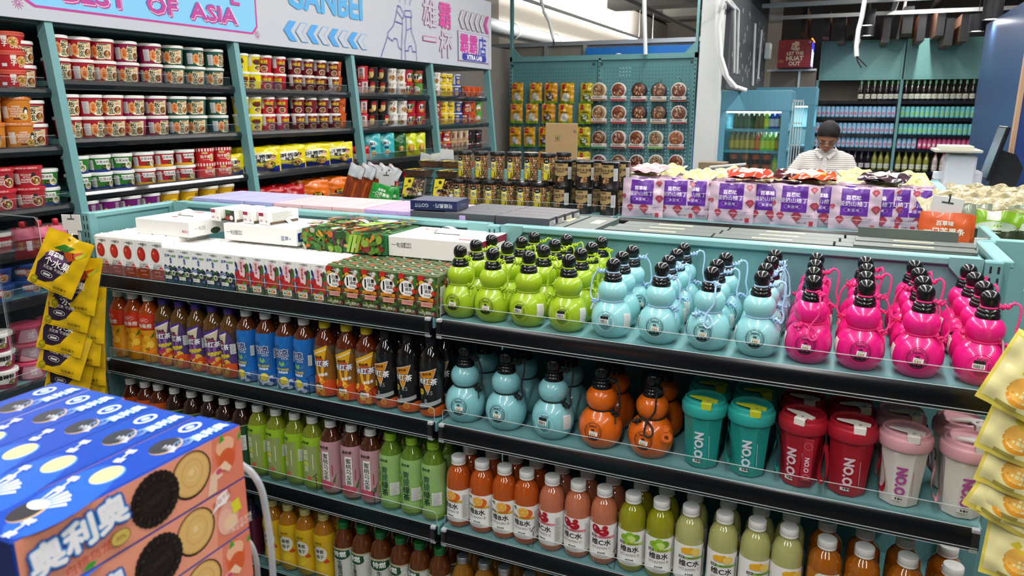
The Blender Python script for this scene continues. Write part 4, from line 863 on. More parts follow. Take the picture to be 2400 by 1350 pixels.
row(K_VC, [(1295, 1122), (1356, 1135), (1418, 1148)], SH3, 1.556, 'cherry vitamin water bottle', 'from the orange vitamin water', 'cherry vitamin waters', seed=13, jit=.5, sc=VS)
row(K_VG, [(1485, 1165), (1551, 1180)], SH3, 1.556, 'green grape vitamin water bottle', 'from the cherry vitamin water', 'grape vitamin waters', seed=14, jit=.2, sc=VS)
row(K_VL, [(1620, 1195), (1699, 1212), (1775, 1230), (1850, 1245)], SH3, 1.556, 'pale yellow lemon vitamin water bottle', 'from the green grape ones', 'lemon vitamin waters', seed=15, jit=.7, sc=VS)
row(K_POM, [(1940, 1262), (2028, 1280), (2130, 1300), (2236, 1320)], SH3, 1.558, 'amber pomelo drink jar with white cap', 'from the lemon water', 'pomelo drink jars', seed=16, jit=.25, step=.075)
row(K_DPU, [(585, 1160)], SH4, 1.556, 'dark purple grape drink bottle', 'beside the honey drinks', 'grape drinks', 0)
row(K_HON, [(637, 1168), (674, 1176), (714, 1186), (757, 1196)], SH4, 1.556, 'yellow honey pomelo tea bottle', 'from the cookie boxes', 'honey pomelo teas', seed=17, jit=.2, sc=1.05)
row(K_TER, [(804, 1210), (847, 1222), (891, 1234), (938, 1248), (983, 1262), (1030, 1278)], SH4, 1.556, 'tea bottle with green cap and grey label', 'from the yellow honey teas', 'green capped teas', seed=18, jit=.45, sc=1.03)
row(K_SIL, [(1085, 1325), (1135, 1340), (1182, 1352), (1240, 1365)], SH4, 1.556, 'amber bottle with ribbed silver cap', 'from the middle post', 'silver capped bottles', seed=19)
# fine wire separators on the shelves
WIRE = mat('2a2c30', .4, .6)
for sh, pxs, base in ((SH2, [(357, 858), (537, 888), (728, 925), (877, 955)], 0), (SH3, [(745, 1155), (880, 1190), (1250, 1285), (1440, 1345)], 0)):
    for i, (px, py) in enumerate(pxs):
        xx = at(px, py, y=1.53).x; g = G()
        g.tube(smooth([(xx - .03, 1.545, sh + .001), (xx - .012, 1.527, sh + .001), (xx, 1.527, sh + .002), (xx, 1.527, sh + .045), (xx, 1.535, sh + .055), (xx, 1.8, sh + .055)], 3), .0009, WIRE, 6)
        tag(link('wire_separator', g.mesh('wire_separator')), 'thin dark wire separator between bottles, %s from the end upright on the %s shelf' % (ORD[i], 'second' if sh == SH2 else 'third'), 'separator', 'wire separators')
# ================================================================ noodle wall
LEAN = lambda z: -3.50 + (2.0 - z) * .09            # face of the leaning front uprights
WY = [1.26, 2.46, 3.66, 4.86, 6.06, 7.26]
wall = link('wall_shelving', None); tag(wall, 'long teal wall shelving with black shelves full of instant noodles', 'shelf')
for i, y in enumerate(WY[1:]):
    g = G(); w = .04
    vs = [(LEAN(z) - dx, yy, z) for z in (0.0, 2.6) for (dx, yy) in ((0, y - w / 2), (0, y + w / 2), (.06, y + w / 2), (.06, y - w / 2))]
    g.add(vs, [(0, 1, 2, 3), (4, 7, 6, 5), (0, 4, 5, 1), (1, 5, 6, 2), (2, 6, 7, 3), (3, 7, 4, 0)], TEAL)
    mkpart('upright', g, wall)
    g = G(); g.box(-4.14, -3.56, y - .008, y + .008, .1, 2.6, mat('4a6668', .6)); mkpart('bracket', g, wall) if 0 else None
g = G(); g.box(-4.14, -4.1, 1.2, 6.1, 0, 2.6, mat('20262a', .7)); mkpart('back_panel', g, wall)
g = G(); g.box(-4.12, -3.53, 1.2, 7.28, 2.0, 2.03, mat('4a6a6c', .5)); mkpart('canopy_board', g, wall)
WS = {0: [1.705, 1.435, 1.155, .965, .745, .35], 1: [1.748, 1.466, 1.205, .94], 2: [1.735, 1.468, 1.205, .94], 3: [1.73, 1.466, 1.205, .94], 4: [1.728, 1.466, 1.21, .94]}
WLIP = mat('15171c', .2, coat=1.0)
for b in range(5):
    y0, y1 = WY[b] + .024, WY[b + 1] - .024
    for z in WS[b]:
        xl = LEAN(z) - .045
        g = G(); g.box(-4.1, xl - .01, y0, y1, z - .03, z - .005, TEAL, .002); s = mkpart('shelf', g, wall)
        g = G(); g.prism([(xl - .02, z + .002), (xl - .012, z + .004), (xl + .002, z - .004), (xl + .006, z - .02), (xl - .002, z - .042), (xl - .02, z - .046)], y0, y1, WLIP, 'y')
        mkpart('price_strip', g, s)
        g = G(); g.box(xl - .021, xl - .019, y0 + .01, y1 - .01, z, z + .05, ACR); g.tube([(xl - .02, y0 + .01, z + .05), (xl - .02, y1 - .01, z + .05)], .001, ACRE, 6); mkpart('guard', g, s)
# ---- the printed sign over it
def sgn():
    g = G(); X = -3.49
    g.box(X - .03, X, 1.0, 7.29, 2.012, 2.68, mat('bcc0c8', .35))
    S = SIDE(X); M, B, W = 'b8388f', '7ec3ea', 'eef0f4'; D = '3f4fa8'
    it = [('p', [(2361, 2085), (2395, 2066), (3800, 2066), (3846, 2112), (3856, 2700), (2300, 2700), (2300, 2130)], M), ('p', [(2372, 2096), (2404, 2078), (3792, 2078), (3832, 2118), (3842, 2700), (2312, 2700), (2312, 2136)], B)]
    for k in range(12):
        a = k * pi / 6
        it += [('r', 2320 + 17 * cos(a), 2078 + 17 * sin(a), 24, 2.4, M, a), ('r', 3836 + 17 * cos(a), 2068 + 17 * sin(a), 22, 2.4, M, a)]
    for tx, cx in (('BEST', 2720), ('OF', 3120), ('ASIA', 3490)):
        o = {'off': .05, 'sx': 1.42 if tx != 'OF' else 1.3}
        it += [('t', tx, cx + 6, 2152, 122, W, {**o, 'off': .085}), ('t', tx, cx + 8, 2148, 122, M, o), ('t', tx, cx, 2156, 122, W, {**o, 'off': .07}), ('t', tx, cx - 4, 2160, 122, D, o), ('t', tx, cx, 2157, 122, M, o)]
    it += [('t', 'E', 3665, 2270, 122, M, {'off': .05, 'sx': 1.4})]
    it += [('t', 'GANBEI', 4565, 2360, 245, '4aa6de', {'off': .055, 'sx': 1.02})]
    C = '4a9fe0'
    for k in range(8):
        x = 4085 + k * 117; t = 2186 - k * 2; b = 2056; mdl = (t + b) / 2; w = 92
        o = [(x, mdl), (x + 62, t), (x + 62 + w * .75, t), (x + w * .75, mdl), (x + 62 + w * .75, b), (x + 62, b)]
        it.append(('p', o, C))
        if k % 2:
            i = [(x + 6, mdl), (x + 64, t - 4), (x + 54 + w * .75, t - 4), (x + w * .75 - 6, mdl), (x + 54 + w * .75, b + 4), (x + 64, b + 4)]
            it.append(('p', i, 'bcc0c8'))
    def stroke(P, w, c):
        for a, b in zip(P, P[1:]):
            L = sqrt((b[0] - a[0]) ** 2 + (b[1] - a[1]) ** 2); it.append(('r', (a[0] + b[0]) / 2, (a[1] + b[1]) / 2, L + w * .6, w, c, atan2(b[1] - a[1], b[0] - a[0])))
    v = '5a56b0'
    stroke([(5225, 2018), (5330, 2180), (5340, 2215), (5420, 2270), (5455, 2330), (5480, 2400), (5500, 2440), (5540, 2430), (5590, 2372), (5575, 2345), (5560, 2345), (5560, 2260), (5545, 2180), (5530, 2018)], 7, v)
    stroke([(5330, 2180), (5400, 2150), (5430, 2178), (5470, 2170), (5490, 2110), (5540, 2090)], 7, v); stroke([(5455, 2310), (5560, 2300)], 7, v); stroke([(5480, 2395), (5560, 2345)], 7, v)
    stroke([(5590, 2018), (5590, 2160), (5620, 2240), (5620, 2360), (5605, 2370), (5600, 2410), (5700, 2420), (5712, 2370), (5695, 2355), (5700, 2250), (5765, 2150), (5775, 2018)], 7, v)
    stroke([(5590, 2090), (5640, 2090), (5655, 2130), (5690, 2135), (5710, 2090), (5770, 2090)], 7, v); stroke([(5620, 2255), (5698, 2280)], 7, v); stroke([(5605, 2365), (5712, 2370)], 7, v)
    for a in ((5530, 2470, 5520, 2530), (5610, 2460, 5620, 2540), (5680, 2460, 5720, 2530)): stroke([a[:2], a[2:]], 6, v)
    P = 'c04a94'
    it += [('t', '雄', 6010, 2430, 250, P, {'off': .035}), ('t', '雄', 6010, 2430, 250, 'bcc0c8', {'off': .012}), ('t', '霸', 6290, 2440, 250, 'd2489a', {'off': .03}), ('r', 6005, 2215, 240, 44, P), ('r', 6005, 2215, 226, 30, 'bcc0c8'), ('t', '杯', 6300, 2190, 250, P, {'off': .035}), ('t', '杯', 6300, 2190, 250, 'bcc0c8', {'off': .012})]
    for k in range(6):
        x = 6560 + k * 108; t, b = 2530, 2360; mdl = 2445; c = P
        it.append(('p', [(x, mdl), (x + 60, t), (x + 120, t), (x + 62, mdl), (x + 120, b), (x + 60, b)], 'c04a94' if k == 5 else 'a06a7c'))
        if k < 5: it.append(('p', [(x + 6, mdl), (x + 62, t - 5), (x + 108, t - 5), (x + 54, mdl), (x + 108, b + 5), (x + 62, b + 5)], 'bcc0c8'))
    it += [('r', 6870, 2200, 660, 270, '9a86c0'), ('r', 6870, 2200, 650, 260, 'bcc0c8'), ('t', '霸霸', 6760, 2225, 195, 'c43f96', {'off': .04}), ('t', '店', 7055, 2225, 195, '4a48ac', {'off': .04}), ('r', 6880, 2105, 470, 66, '3a3f9c'), ('e', 6645, 2105, 33, 33, '3a3f9c'), ('e', 7115, 2105, 33, 33, '3a3f9c'), ('t', 'XTRA LAB', 6880, 2105, 58, 'f2f2f6', {'off': .06, 'sx': 1.25})]
    for xx, zz in ((6540, 2335), (7200, 2335), (6540, 2065), (7200, 2065)): it += [('r', xx, zz, 26, 5, P), ('r', xx, zz, 5, 26, P)]
    art(g, S, it, base=.0006, step=.00005, rough=.4)
    return g
tag(link('sign_board', sgn().mesh('sign_board')), 'long pale sign board over the noodle wall with pink and blue lettering', 'sign')

# ---- noodle cups and bowls (they face the aisle after a quarter turn)
def cupk(r0, r1, h, body, lid, items, lidh=.014, lidr=None, stripe=None, name='noodle_cup', liptop=True, bands=()):
    g = G(); lr = lidr or r1 + .003; zb = h - lidh
    pr = [(0, .001), (r0 - .003, 0), (r0, .002), (r1, zb)]
    g.lathe(pr, mat(body, .32, coat=.3), 32)
    for a, b, c in bands:
        g.lathe([(np.interp(z, [.002, zb], [r0, r1]) + .0005, z) for z in (a, b)], mat(c, .35), 32)
    S = round_surf([(r0 + .0002, .002), (r1 + .0002, zb)], r1)
    art(g, S, items, 6, None, base=.0006, step=.0001)
    l = G(); lm = mat(lid, .35)
    l.lathe([(r1 - .001, zb - .002), (lr, zb - .001), (lr, h - .003), (lr - .003, h), (0, h)], lm, 32)
    if stripe: 
        art(l, round_surf([(lr, zb), (lr, h)], lr), stripe, 4, None)
    return Kind(name, 'noodle cup', [('cup', g), ('lid', l)])
def bmk(col, seed):
    return [('p', [(-6, 8), (62, 8), (66, 84), (-6, 84)], 'd9c49a'), ('r', 22, 80, 46, 5, '3a2a2a'), ('r', -60, 45, 34, 60, 'd6d6d4')] + lines_art(-60, 45, 30, 54, 12, 'a4a4a4') + ell_scallop(-24, 44, 19, 30, 'e0a060') + \
        [('t', '安\n徽', -24, 46, 19, 'd8541c', {'off': .03}), ('r', 6, 42, 31, 70, 'efe6b8'), ('t', '板\n面', 6, 44, 33, '12100e', {'off': .03}), ('e', -14, 15, 7, 7, 'e8ecd8')] + bowl_art(38, 34, 22, 24, 'eeeae0', '8c4a28', FOOD, seed, 16) + [('t', '正宗', 38, 66, 11, 'c04a24')]
def ell_scallop(cx, cy, rx, ry, c): return [('e', cx, cy, rx * .9, ry * .9, c)] + [('e', cx + rx * .75 * cos(a), cy + ry * .75 * sin(a), rx * .38, ry * .3, c) for a in [i * pi / 4 for i in range(8)]]
K_B = [cupk(.053, .062, .109, c, 'e6e5e0', bmk(c, i)) for i, c in enumerate(('a3182a', '8c1648', '24564a'))]
def mifen(c, c2, seed): return [('r', 0, 8, 400, 14, c2), ('r', -62, 38, 30, 50, 'd4d4d2')] + lines_art(-62, 38, 26, 44, 10, 'a4a4a4') + [('p', [(-30, 40), (38, 40), (34, 66), (-36, 66)], 'ecebe4'), ('t', '东莞米粉', 0, 53, 16.5, '15130f', {'off': .02}), ('e', 6, 26, 12, 9, '1c2a1c'), ('t', '7oz', 6, 26, 10, 'd8b83a')] + bowl_art(36, 28, 20, 18, 'e6e2d6', 'c8bfa0', ['e8e0c8', '8a9a5a', 'b89a70', '6a7a3a'], seed, 14)
K_GM = cupk(.052, .060, .088, '2f7a2c', 'e4e5e0', mifen('g', '1f2f7a', 5)); K_RM = cupk(.052, .060, .088, 'b0202a', 'e4e5e0', mifen('r', 'd8a01c', 6))
K_ST = cupk(.054, .058, .088, 'c8282a', 'c8282a', [('t', '热干面', -4, 40, 20, 'f0e8dc', {'off': .04}), ('r', -6, 62, 34, 12, 'd8b06a'), ('r', 0, 22, 44, 2, 'e8d8c8')] + bowl_art(36, 34, 17, 22, 'e8e2d4', 'c8a868', ['d8b878', 'a87a3a', 'e8d8a8'], 8), lidh=.016, stripe=[('r', x, 80, 8, 18, 'ece8e2') for x in range(-88, 90, 17)], bands=())
K_PU = cupk(.052, .062, .108, '6a1464', 'd8d8d6', [('r', -50, 48, 34, 70, 'd6d6d4')] + lines_art(-50, 48, 30, 60, 12, 'a4a4a4') + [('e', -14, 52, 8, 8, 'c8a030'), ('t', '花\n甲\n粉', 44, 48, 26, 'e8e4ec', {'off': .06}), ('t', '花\n甲\n粉', 44, 48, 26, '3a1a4a', {'off': .01})] + bowl_art(8, 28, 22, 17, 'd8c060', 'c8a878', FOOD, 9))
K_YB = cupk(.052, .062, .108, 'c89a18', 'd8d4c8', [('e', 0, 40, 30, 26, 'e8c83a')] + bowl_art(6, 34, 22, 20, '2a2a24', 'd0a02c', ['e0b83a', '7a8a2c', 'a86a1c'], 10) + [('t', '鸡\n汤', 44, 60, 24, '1a1a1a', {'off': .03})])
def mx(c, seed, tb='e2a81c'): return [('r', -52, 66, 30, 60, 'd2d2d0'), ('t', '嗨吃', -4, 92, 10, 'e8dcc8'), ('e', 4, 62, 32, 16, '1c120e'), ('t', '米线', 6, 70, 26, tb, {'off': .05}), ('r', 6, 54, 40, 7, '5a1830'), ('t', '过桥', -16, 70, 16, tb, {'off': .03})] + bowl_art(6, 26, 26, 19, 'eee8dc', '5a2c1c', FOOD, seed, 16)
K_MX = [cupk(.044, .052, .112, c, 'e8e6e0', mx(c, i + 20, t), lidh=.014) for i, (c, t) in enumerate((('e0cf14', '7a2a14'), ('b81c28', 'e2b41c'), ('6e1420', 'e0b42a')))]
K_OC = cupk(.045, .054, .112, 'c8551c', 'c8551c', [('e', 0, 70, 12, 8, '8a3a14'), ('e', 24, 60, 10, 14, '8a3a14'), ('r', -40, 60, 26, 60, 'd6d2cc')] + bowl_art(28, 30, 14, 14, 'e8d8b8', 'b8702c', FOOD, 3, 8), lidh=.008)
def misc(body, lid, items, **k): return cupk(.044, .050, .108, body, lid, items, lidh=.010, **k)
K_W3 = {
 'p': misc('b82034', 'c02438', [('p', [(-12, 10), (44, 10), (46, 96), (-10, 96)], 'd8c0bc'), ('t', '香\n辣', 16, 58, 32, '15130f', {'off': .03}), ('e', 16, 20, 22, 13, 'b8602c'), ('e', -30, 78, 10, 9, 'e8d8d8')]),
 'k': misc('1b1614', '2a2420', [('e', 12, 56, 20, 34, 'dfc07a'), ('p', ell(12, 70, 24, 30, 22)[:12], 'a01c24'), ('r', 5, 60, 7, 1.5, '2a1a10'), ('r', 20, 60, 7, 1.5, '2a1a10'), ('r', 12, 46, 8, 1.5, '8a3a2a')] + bowl_art(-14, 26, 22, 14, '5a6a3a', 'b87a3a', FOOD, 4)),
 'w': misc('ded9d2', 'e4e2dc', bowl_art(8, 34, 32, 26, 'cfc4b4', 'a8603a', FOOD, 5, 20) + [('r', 20, 80, 5, 34, '8a7a3a', -.5), ('t', '汤面', -14, 84, 18, '8a3a2a')]),
 'r': misc('b01c30', 'b01c30', [('e', 4, 50, 26, 32, 'e0d6d2'), ('e', -6, 52, 9, 18, '241c1c'), ('e', 18, 52, 9, 18, '241c1c'), ('e', 34, 70, 14, 16, '3f7a34'), ('e', 4, 22, 24, 12, 'c8932c')]),
 'g': misc('5a9a34', '4f8f2c', [('e', 4, 50, 26, 30, 'dfe4d4'), ('e', 10, 28, 18, 12, 'b8482c'), ('t', '米粉', 4, 66, 20, '2a5a2a')]),
 'y': misc('e0c02c', 'dfd8b0', [('t', '酸菜', 12, 66, 24, '3a2a10', {'off': .03}), ('e', -20, 50, 12, 26, 'e8e0d0'), ('e', -20, 72, 7, 7, '2a2020'), ('t', '牛肉', 12, 34, 20, '3a2a10')]),
 'b': misc('1f3f9a', 'd8d8dc', [('r', -44, 54, 34, 84, 'd0d2d6'), ('t', '海鲜', 6, 76, 22, 'ecdc8a', {'off': .03})] + bowl_art(10, 36, 20, 20, 'e8d890', 'd08a3a', FOOD, 6)),
 'o': misc('d0531c', 'c84a18', [('r', -26, 54, 14, 84, 'd6d2cc'), ('t', '番\n茄', 22, 60, 24, '8a2414', {'off': .03}), ('e', 4, 26, 14, 12, '2c3a2c')]),
 'n': misc('8c2a2c', 'a8342c', bowl_art(4, 30, 28, 20, 'e0d4c0', 'c07a3a', FOOD, 7) + [('t', '麻辣', 4, 74, 24, 'e8dcc8', {'off': .03})]),
 't': cupk(.046, .05, .095, 'a88a6a', 'b89a78', [('e', 10, 50, 12, 24, '6a3f2c'), ('e', -34, 50, 12, 24, '6a3f2c'), ('r', 50, 50, 20, 60, 'c8c0b4')]),
 'q': cupk(.046, .05, .095, 'a02430', 'c87a3a', [('r', 0, 22, 70, 30, 'e0dcd6'), ('t', '拌面', 0, 66, 22, 'ece4d8', {'off': .03}), ('e', 10, 36, 14, 14, 'b0502c')]),
 'd': cupk(.046, .05, .095, '201a1e', '2a2226', [('r', -10, 50, 26, 12, 'd8d8d8'), ('r', 20, 60, 8, 26, 'b87a8a'), ('e', 0, 24, 20, 10, '8a1c2c')])}
def wput(K, px, py, z, b, tiers, label, grp, R, dx=.075, jit=.5, n0=0):
    x = LEAN(z) - .062 - dx; y = at(px, py, x=x + .03).y; h = K.h
    y = min(max(y, WY[b] + .03 + K.r), WY[b + 1] - .03 - K.r)
    for t in range(tiers):
        K.put((x + R.uniform(-.004, .004), y + R.uniform(-.003, .003), z - .004 + h * t), label(t), grp, rz=pi / 2 + R.uniform(-jit, jit))
def kh(K, h, r): K.h = h; K.r = r; return K
for K in K_B + [K_PU, K_YB]: kh(K, .1095, .066)
for K in (K_GM, K_RM, K_ST): kh(K, .0885, .064)
for K in K_MX + [K_OC]: kh(K, .1125, .056)
for k, K in K_W3.items(): kh(K, .0955 if k in 'tqd' else .1085, .053)
RW = random.Random(5)
TI = ['lower', 'upper', 'topmost']
SHN = ['top', 'second', 'third', 'fourth', 'fifth', 'bottom']
def wrow(b, s, pxs, kinds, names, py, tiers=2, jit=.5, dx=.075, cut=None):
    z = WS[b][s]; cnt = {}; last = -99; x = LEAN(z) - .062 - dx
    for i, px in enumerate(pxs):
        K = kinds[i]; nm = names[i]; cnt[nm] = cnt.get(nm, 0) + 1; c = cnt[nm]
        y = at(px, py, x=x + .03).y; y = max(y, last + K.r * 2 - .004 if i else y); y = min(max(y, WY[b] + .026 + K.r), WY[b + 1] - .026 - K.r)
        last = y
        tt = tiers if cut is None or i not in cut else cut[i]
        for t in range(tt):
            K.put((x + RW.uniform(-.003, .003), y, z - .0045 + K.h * t), '%s, %s along the %s shelf, noodle bay %s, %s tier' % (nm, ORD[c - 1], SHN[s], 'zero one two three four'.split()[b], TI[t]), 'noodle cups of bay %s' % 'zero one two three four'.split()[b], rz=pi / 2 - [.45, .42, .75, .9, 1.0][b] + RW.uniform(-jit, jit))
BN = ['red noodle tub', 'magenta noodle tub', 'dark green noodle tub']
cb = lambda s: ([K_B['RMG'.index(c)] for c in s], [BN['RMG'.index(c)] for c in s])
wrow(1, 0, [135, 190, 250, 308, 365, 416, 465, 516], *cb('RRRMMGGG'), 180)
wrow(1, 1, [140, 204, 270, 325, 378, 426, 470, 520], *cb('RRRMMGGG'), 300)
wrow(1, 2, [185, 237, 296, 348, 396, 444, 491, 533], [K_GM] * 3 + [K_RM] * 3 + [K_ST] * 2, ['green rice noodle bowl'] * 3 + ['red and yellow rice noodle bowl'] * 3 + ['red striped dry noodle bowl'] * 2, 420, jit=.3)
wrow(1, 3, [200, 240, 301, 345, 400, 452, 500, 535], [K_PU] * 4 + [K_YB] * 4, ['purple noodle tub'] * 4 + ['yellow noodle tub'] * 4, 500, jit=.3)
MN = ['yellow rice noodle cup', 'red rice noodle cup', 'maroon rice noodle cup', 'orange noodle cup']
cm = lambda s: ([(K_MX + [K_OC])['YRMO'.index(c)] for c in s], [MN['YRMO'.index(c)] for c in s])
wrow(2, 0, [575, 600, 630, 662, 700, 728, 757, 787, 812], *cm('YYRRMMMMO'), 200, jit=.6)
wrow(2, 1, [575, 605, 636, 668, 706, 735, 763, 790, 815], *cm('YYRRMMMMO'), 290, jit=.6)
W3N = {'p': 'pink cup with red lid', 'k': 'black cup with red printing', 'w': 'white soup noodle cup', 'r': 'red lidded black and white cup', 'g': 'light green cup', 'y': 'yellow noodle cup', 'b': 'blue noodle cup', 'o': 'orange noodle cup', 'n': 'brownish red noodle cup', 't': 'tan paper noodle cup', 'q': 'dark red and white noodle cup', 'd': 'black noodle cup'}
cw = lambda s: ([K_W3[c] for c in s], [W3N[c] for c in s])
wrow(3, 0, [856, 880, 904, 923, 945, 962, 985, 1003], *cw('pkkwwrrg'), 200)
wrow(3, 1, [855, 880, 904, 926, 948, 968, 988, 1005], *cw('pkkwwrrn'), 280)
wrow(4, 0, [1026, 1043, 1055, 1074, 1097, 1110, 1122], *cw('wyybooo'), 200, cut={4: 1, 5: 1, 6: 1})
wrow(4, 1, [1028, 1044, 1060, 1077, 1096, 1110, 1124], *cw('nyybnog'), 270)
wrow(4, 2, [1030, 1050, 1066, 1080, 1093, 1108, 1124], *cw('qqtttdd'), 340)
# bay nearest the camera
def sq(body, lid, items, lidtxt, h=.085, r0=.058, r1=.066, lc='f0e8e0'):
    return cupk(r0, r1, h, body, lid, items, lidh=.016, stripe=[('t', lidtxt, 0, h * 1000 - 8, 8, lc, {'off': .03}), ('t', lidtxt, -80, h * 1000 - 8, 8, lc, {'off': .03})])
K_CH = kh(cupk(.062, .068, .085, 'b8242c', 'd8604a', [('t', '辣\n子', -8, 44, 26, 'f0e6da', {'off': .06}), ('t', 'CHICK', 40, 18, 18, 'e8d8b0', {'off': .05}), ('r', -48, 22, 22, 14, 'e8e4e0')] + bowl_art(28, 42, 24, 20, 'd8b06a', 'c8823a', FOOD, 4), lidh=.018, stripe=[('r', x, 76, 3, 12, 'b83a2c', .5) for x in range(-100, 100, 9)]), .085, .071)
K_OL = kh(sq('c87a24', 'c8702a', [('r', -46, 46, 32, 54, 'd8cfc4'), ('t', 'HONG\nKONG-STYLE\nWONTON\nNOODLES\nPORK BONE', 6, 50, 11, 'efe6da', {'off': .03}), ('e', 48, 52, 12, 18, '2a2424'), ('e', 48, 46, 8, 12, 'e8e0d4'), ('r', 6, 16, 34, 6, '4a2a18')] + bowl_art(38, 26, 22, 16, 'e0c890', 'c8944a', FOOD, 4), 'MASTER LAI • MASTER LAI', h=.118), .118, .071)
K_RL = kh(sq('a82430', 'b82a34', [('r', -50, 40, 30, 50, 'd8cfc8'), ('t', 'SICHUAN\nSTYLE\nNUMBING\nWONTONS', -4, 42, 11.5, 'efe6da', {'off': .03}), ('e', 26, 56, 10, 14, '2a2424')] + bowl_art(36, 30, 27, 22, 'e0d4c8', '8c2a1c', FOOD, 6), 'MASTER LAI • MASTER LAI', h=.098), .098, .071)
K_CQ = kh(cupk(.056, .066, .094, 'b0202c', 'e0dcd8', [('r', 0, 44, 400, 30, 'b8242c'), ('t', '重庆酸辣粉', 0, 46, 30, 'e8e4e0', {'off': .04})]), .094, .070)
K_BB = kh(cupk(.056, .066, .078, '1f3a86', '27468e', [('e', -6, 46, 30, 20, 'b8321c'), ('t', '辣粉', -12, 46, 24, 'f0ece6', {'off': .05})] + bowl_art(30, 34, 22, 18, 'd8d0c4', 'b8502c', FOOD, 4)), .078, .070)
K_SL = kh(cupk(.050, .062, .088, '8c1440', 'dcdad6', [('p', [(-40, 26), (44, 26), (48, 78), (-44, 78)], 'dcd8d2'), ('t', '酸辣粉', 2, 58, 25, '15130f', {'off': .05})] + bowl_art(30, 30, 20, 14, '3a3a34', '8a6a3a', ['5a7a2c', 'b8502c', 'd8c8a8'], 4)), .088, .066)
K_GU = kh(cupk(.052, .064, .09, 'b03a5a', 'c84a6a', [('p', [(-60, 10), (60, 10), (30, 74), (-30, 74)], 'd8a8b4'), ('t', '过', 10, 44, 34, 'f0e8ec', {'off': .05})]), .09, .068)
wrow(0, 0, [40, 110], [K_CH, K_B[0]], ['squat red bowl with patterned lid', 'red noodle tub'], 190, cut={0: 3, 1: 2}, jit=.2)
wrow(0, 1, [-15, 58, 120], [K_OL, K_OL, K_B[0]], ['orange wonton noodle bowl'] * 2 + ['red noodle tub'], 330, jit=.3)
wrow(0, 2, [10, 72, 135], [K_RL, K_RL, K_GM], ['red wonton bowl'] * 2 + ['green rice noodle bowl'], 460, jit=.25)
wrow(0, 3, [0, 62, 125], [K_CQ] * 3, ['red hot and sour noodle bowl'] * 3, 570, jit=.2, tiers=1)
wrow(0, 4, [5, 60, 115], [K_BB] * 3, ['blue noodle bowl'] * 3, 690, jit=.3)
wrow(0, 5, [15, 78, 130], [K_SL, K_GU, K_GU], ['white lidded hot and sour bowl', 'pink noodle bowl', 'pink noodle bowl'], 870, tiers=3, jit=.2)
# bags of noodles
def bagk(w, h, t, col, items, seed, **k): return Kind('noodle_bag', 'noodle bag', [('bag', pouch(w, h, t, col, items, seed, wr=.0035, rough=.2, **k))])
def ynb(s): return [('p', [(-100, 0), (100, 0), (100, 42), (40, 30), (-20, 40), (-60, 36), (-100, 50)], '20247e'), ('p', [(-66, 118), (52, 130), (66, 92), (20, 70), (-14, 62), (-48, 72)], 'e6e6e0'), ('t', '哪吒捞面', -4, 98, 33, '15120e', {'off': .06, 'rot': .1}), ('t', '鸡汤', 4, 72, 24, '15120e', {'off': .05}), ('e', 66, 92, 13, 17, 'd8a890'), ('e', 66, 106, 15, 9, '3a1c14')] + bowl_art(46, 46, 32, 28, '2f5a24', 'c89a4a', FOOD, s, 16)
K_YN = [bagk(.215, .165, .09, 'dccb14', ynb(s), s, flatb=.3) for s in (3, 5, 8)]
K_TN = bagk(.15, .19, .08, '3ba6ac', [('e', 0, 118, 30, 20, 'd8e8e8'), ('t', '酸汤', 0, 118, 26, '20324a', {'off': .05}), ('r', 0, 84, 32, 14, '20324a')] + bowl_art(6, 46, 22, 22, 'e0d8c4', 'b8905a', FOOD, 3), 4, flatb=.3)
K_GN = bagk(.14, .18, .08, '1f5a2a', bowl_art(16, 62, 30, 30, '2a2a20', 'b8a060', FOOD, 3), 5, flatb=.3)
K_LN = bagk(.13, .18, .08, 'c4cc1c', [('t', '12包', -6, 112, 26, 'e8ece8', {'off': .06})] + bowl_art(10, 60, 30, 32, 'c8502c', 'd8a04a', FOOD, 3), 6, flatb=.3)
K_RN = bagk(.20, .15, .09, 'a8141c', [('e', 20, 60, 36, 20, '2a100c'), ('t', '红烧', 20, 62, 24, 'd8b83a', {'off': .05}), ('r', -60, 50, 26, 50, 'd8d0cc')] + bowl_art(62, 50, 18, 22, 'd8c0a8', '8a3a1c', FOOD, 3), 7, flatb=.3)
K_ON = bagk(.22, .16, .09, 'd8680e', [('e', 20, 60, 40, 20, '2a100c'), ('t', '米线', 20, 62, 28, 'd8b83a', {'off': .05}), ('r', -70, 50, 26, 50, 'd8d0cc')], 8, flatb=.3)
def brow(b, s, pxs, ks, nm, py, sc=1.0, deep=1):
    z = WS[b][s]; x = LEAN(z) - .125
    for i, px in enumerate(pxs):
        y = at(px, py, x=x + .05).y
        for r in range(deep):
            ks[i % len(ks)].put((x - r * .1, y + (.03 * r), z - .004), '%s, %s along the %s shelf of noodle bay %s%s' % (nm, ORD[i], SHN[s], 'zero one two three four'.split()[b], ', rear row' if r else ''), nm + 's', rz=pi / 2 - .6 + RW.uniform(-.12, .12), rx=0, sc=sc)
brow(2, 2, [622, 686, 745, 800], K_YN, 'yellow and blue noodle bag', 390, (1.3, 1, .98), deep=2)
brow(1, 2, [552], K_YN[1:2], 'yellow and blue noodle bag', 390, .8)
brow(3, 2, [856], [K_RN], 'red noodle bag', 370, .8); brow(3, 2, [883, 915], [K_TN], 'turquoise noodle bag', 370, 1.12); brow(3, 2, [945], [K_GN], 'dark green noodle bag', 370, 1.1); brow(3, 2, [970, 993], [K_LN], 'lime green noodle bag', 370, 1.1)
brow(2, 3, [600, 645, 692], [K_RN], 'crinkled red noodle bag', 460, 1.05, deep=2); brow(2, 3, [748, 800], [K_ON], 'crinkled orange noodle bag', 460, 1.05, deep=2)
brow(1, 3, [560], [K_RN], 'small red noodle bag', 460, .8)
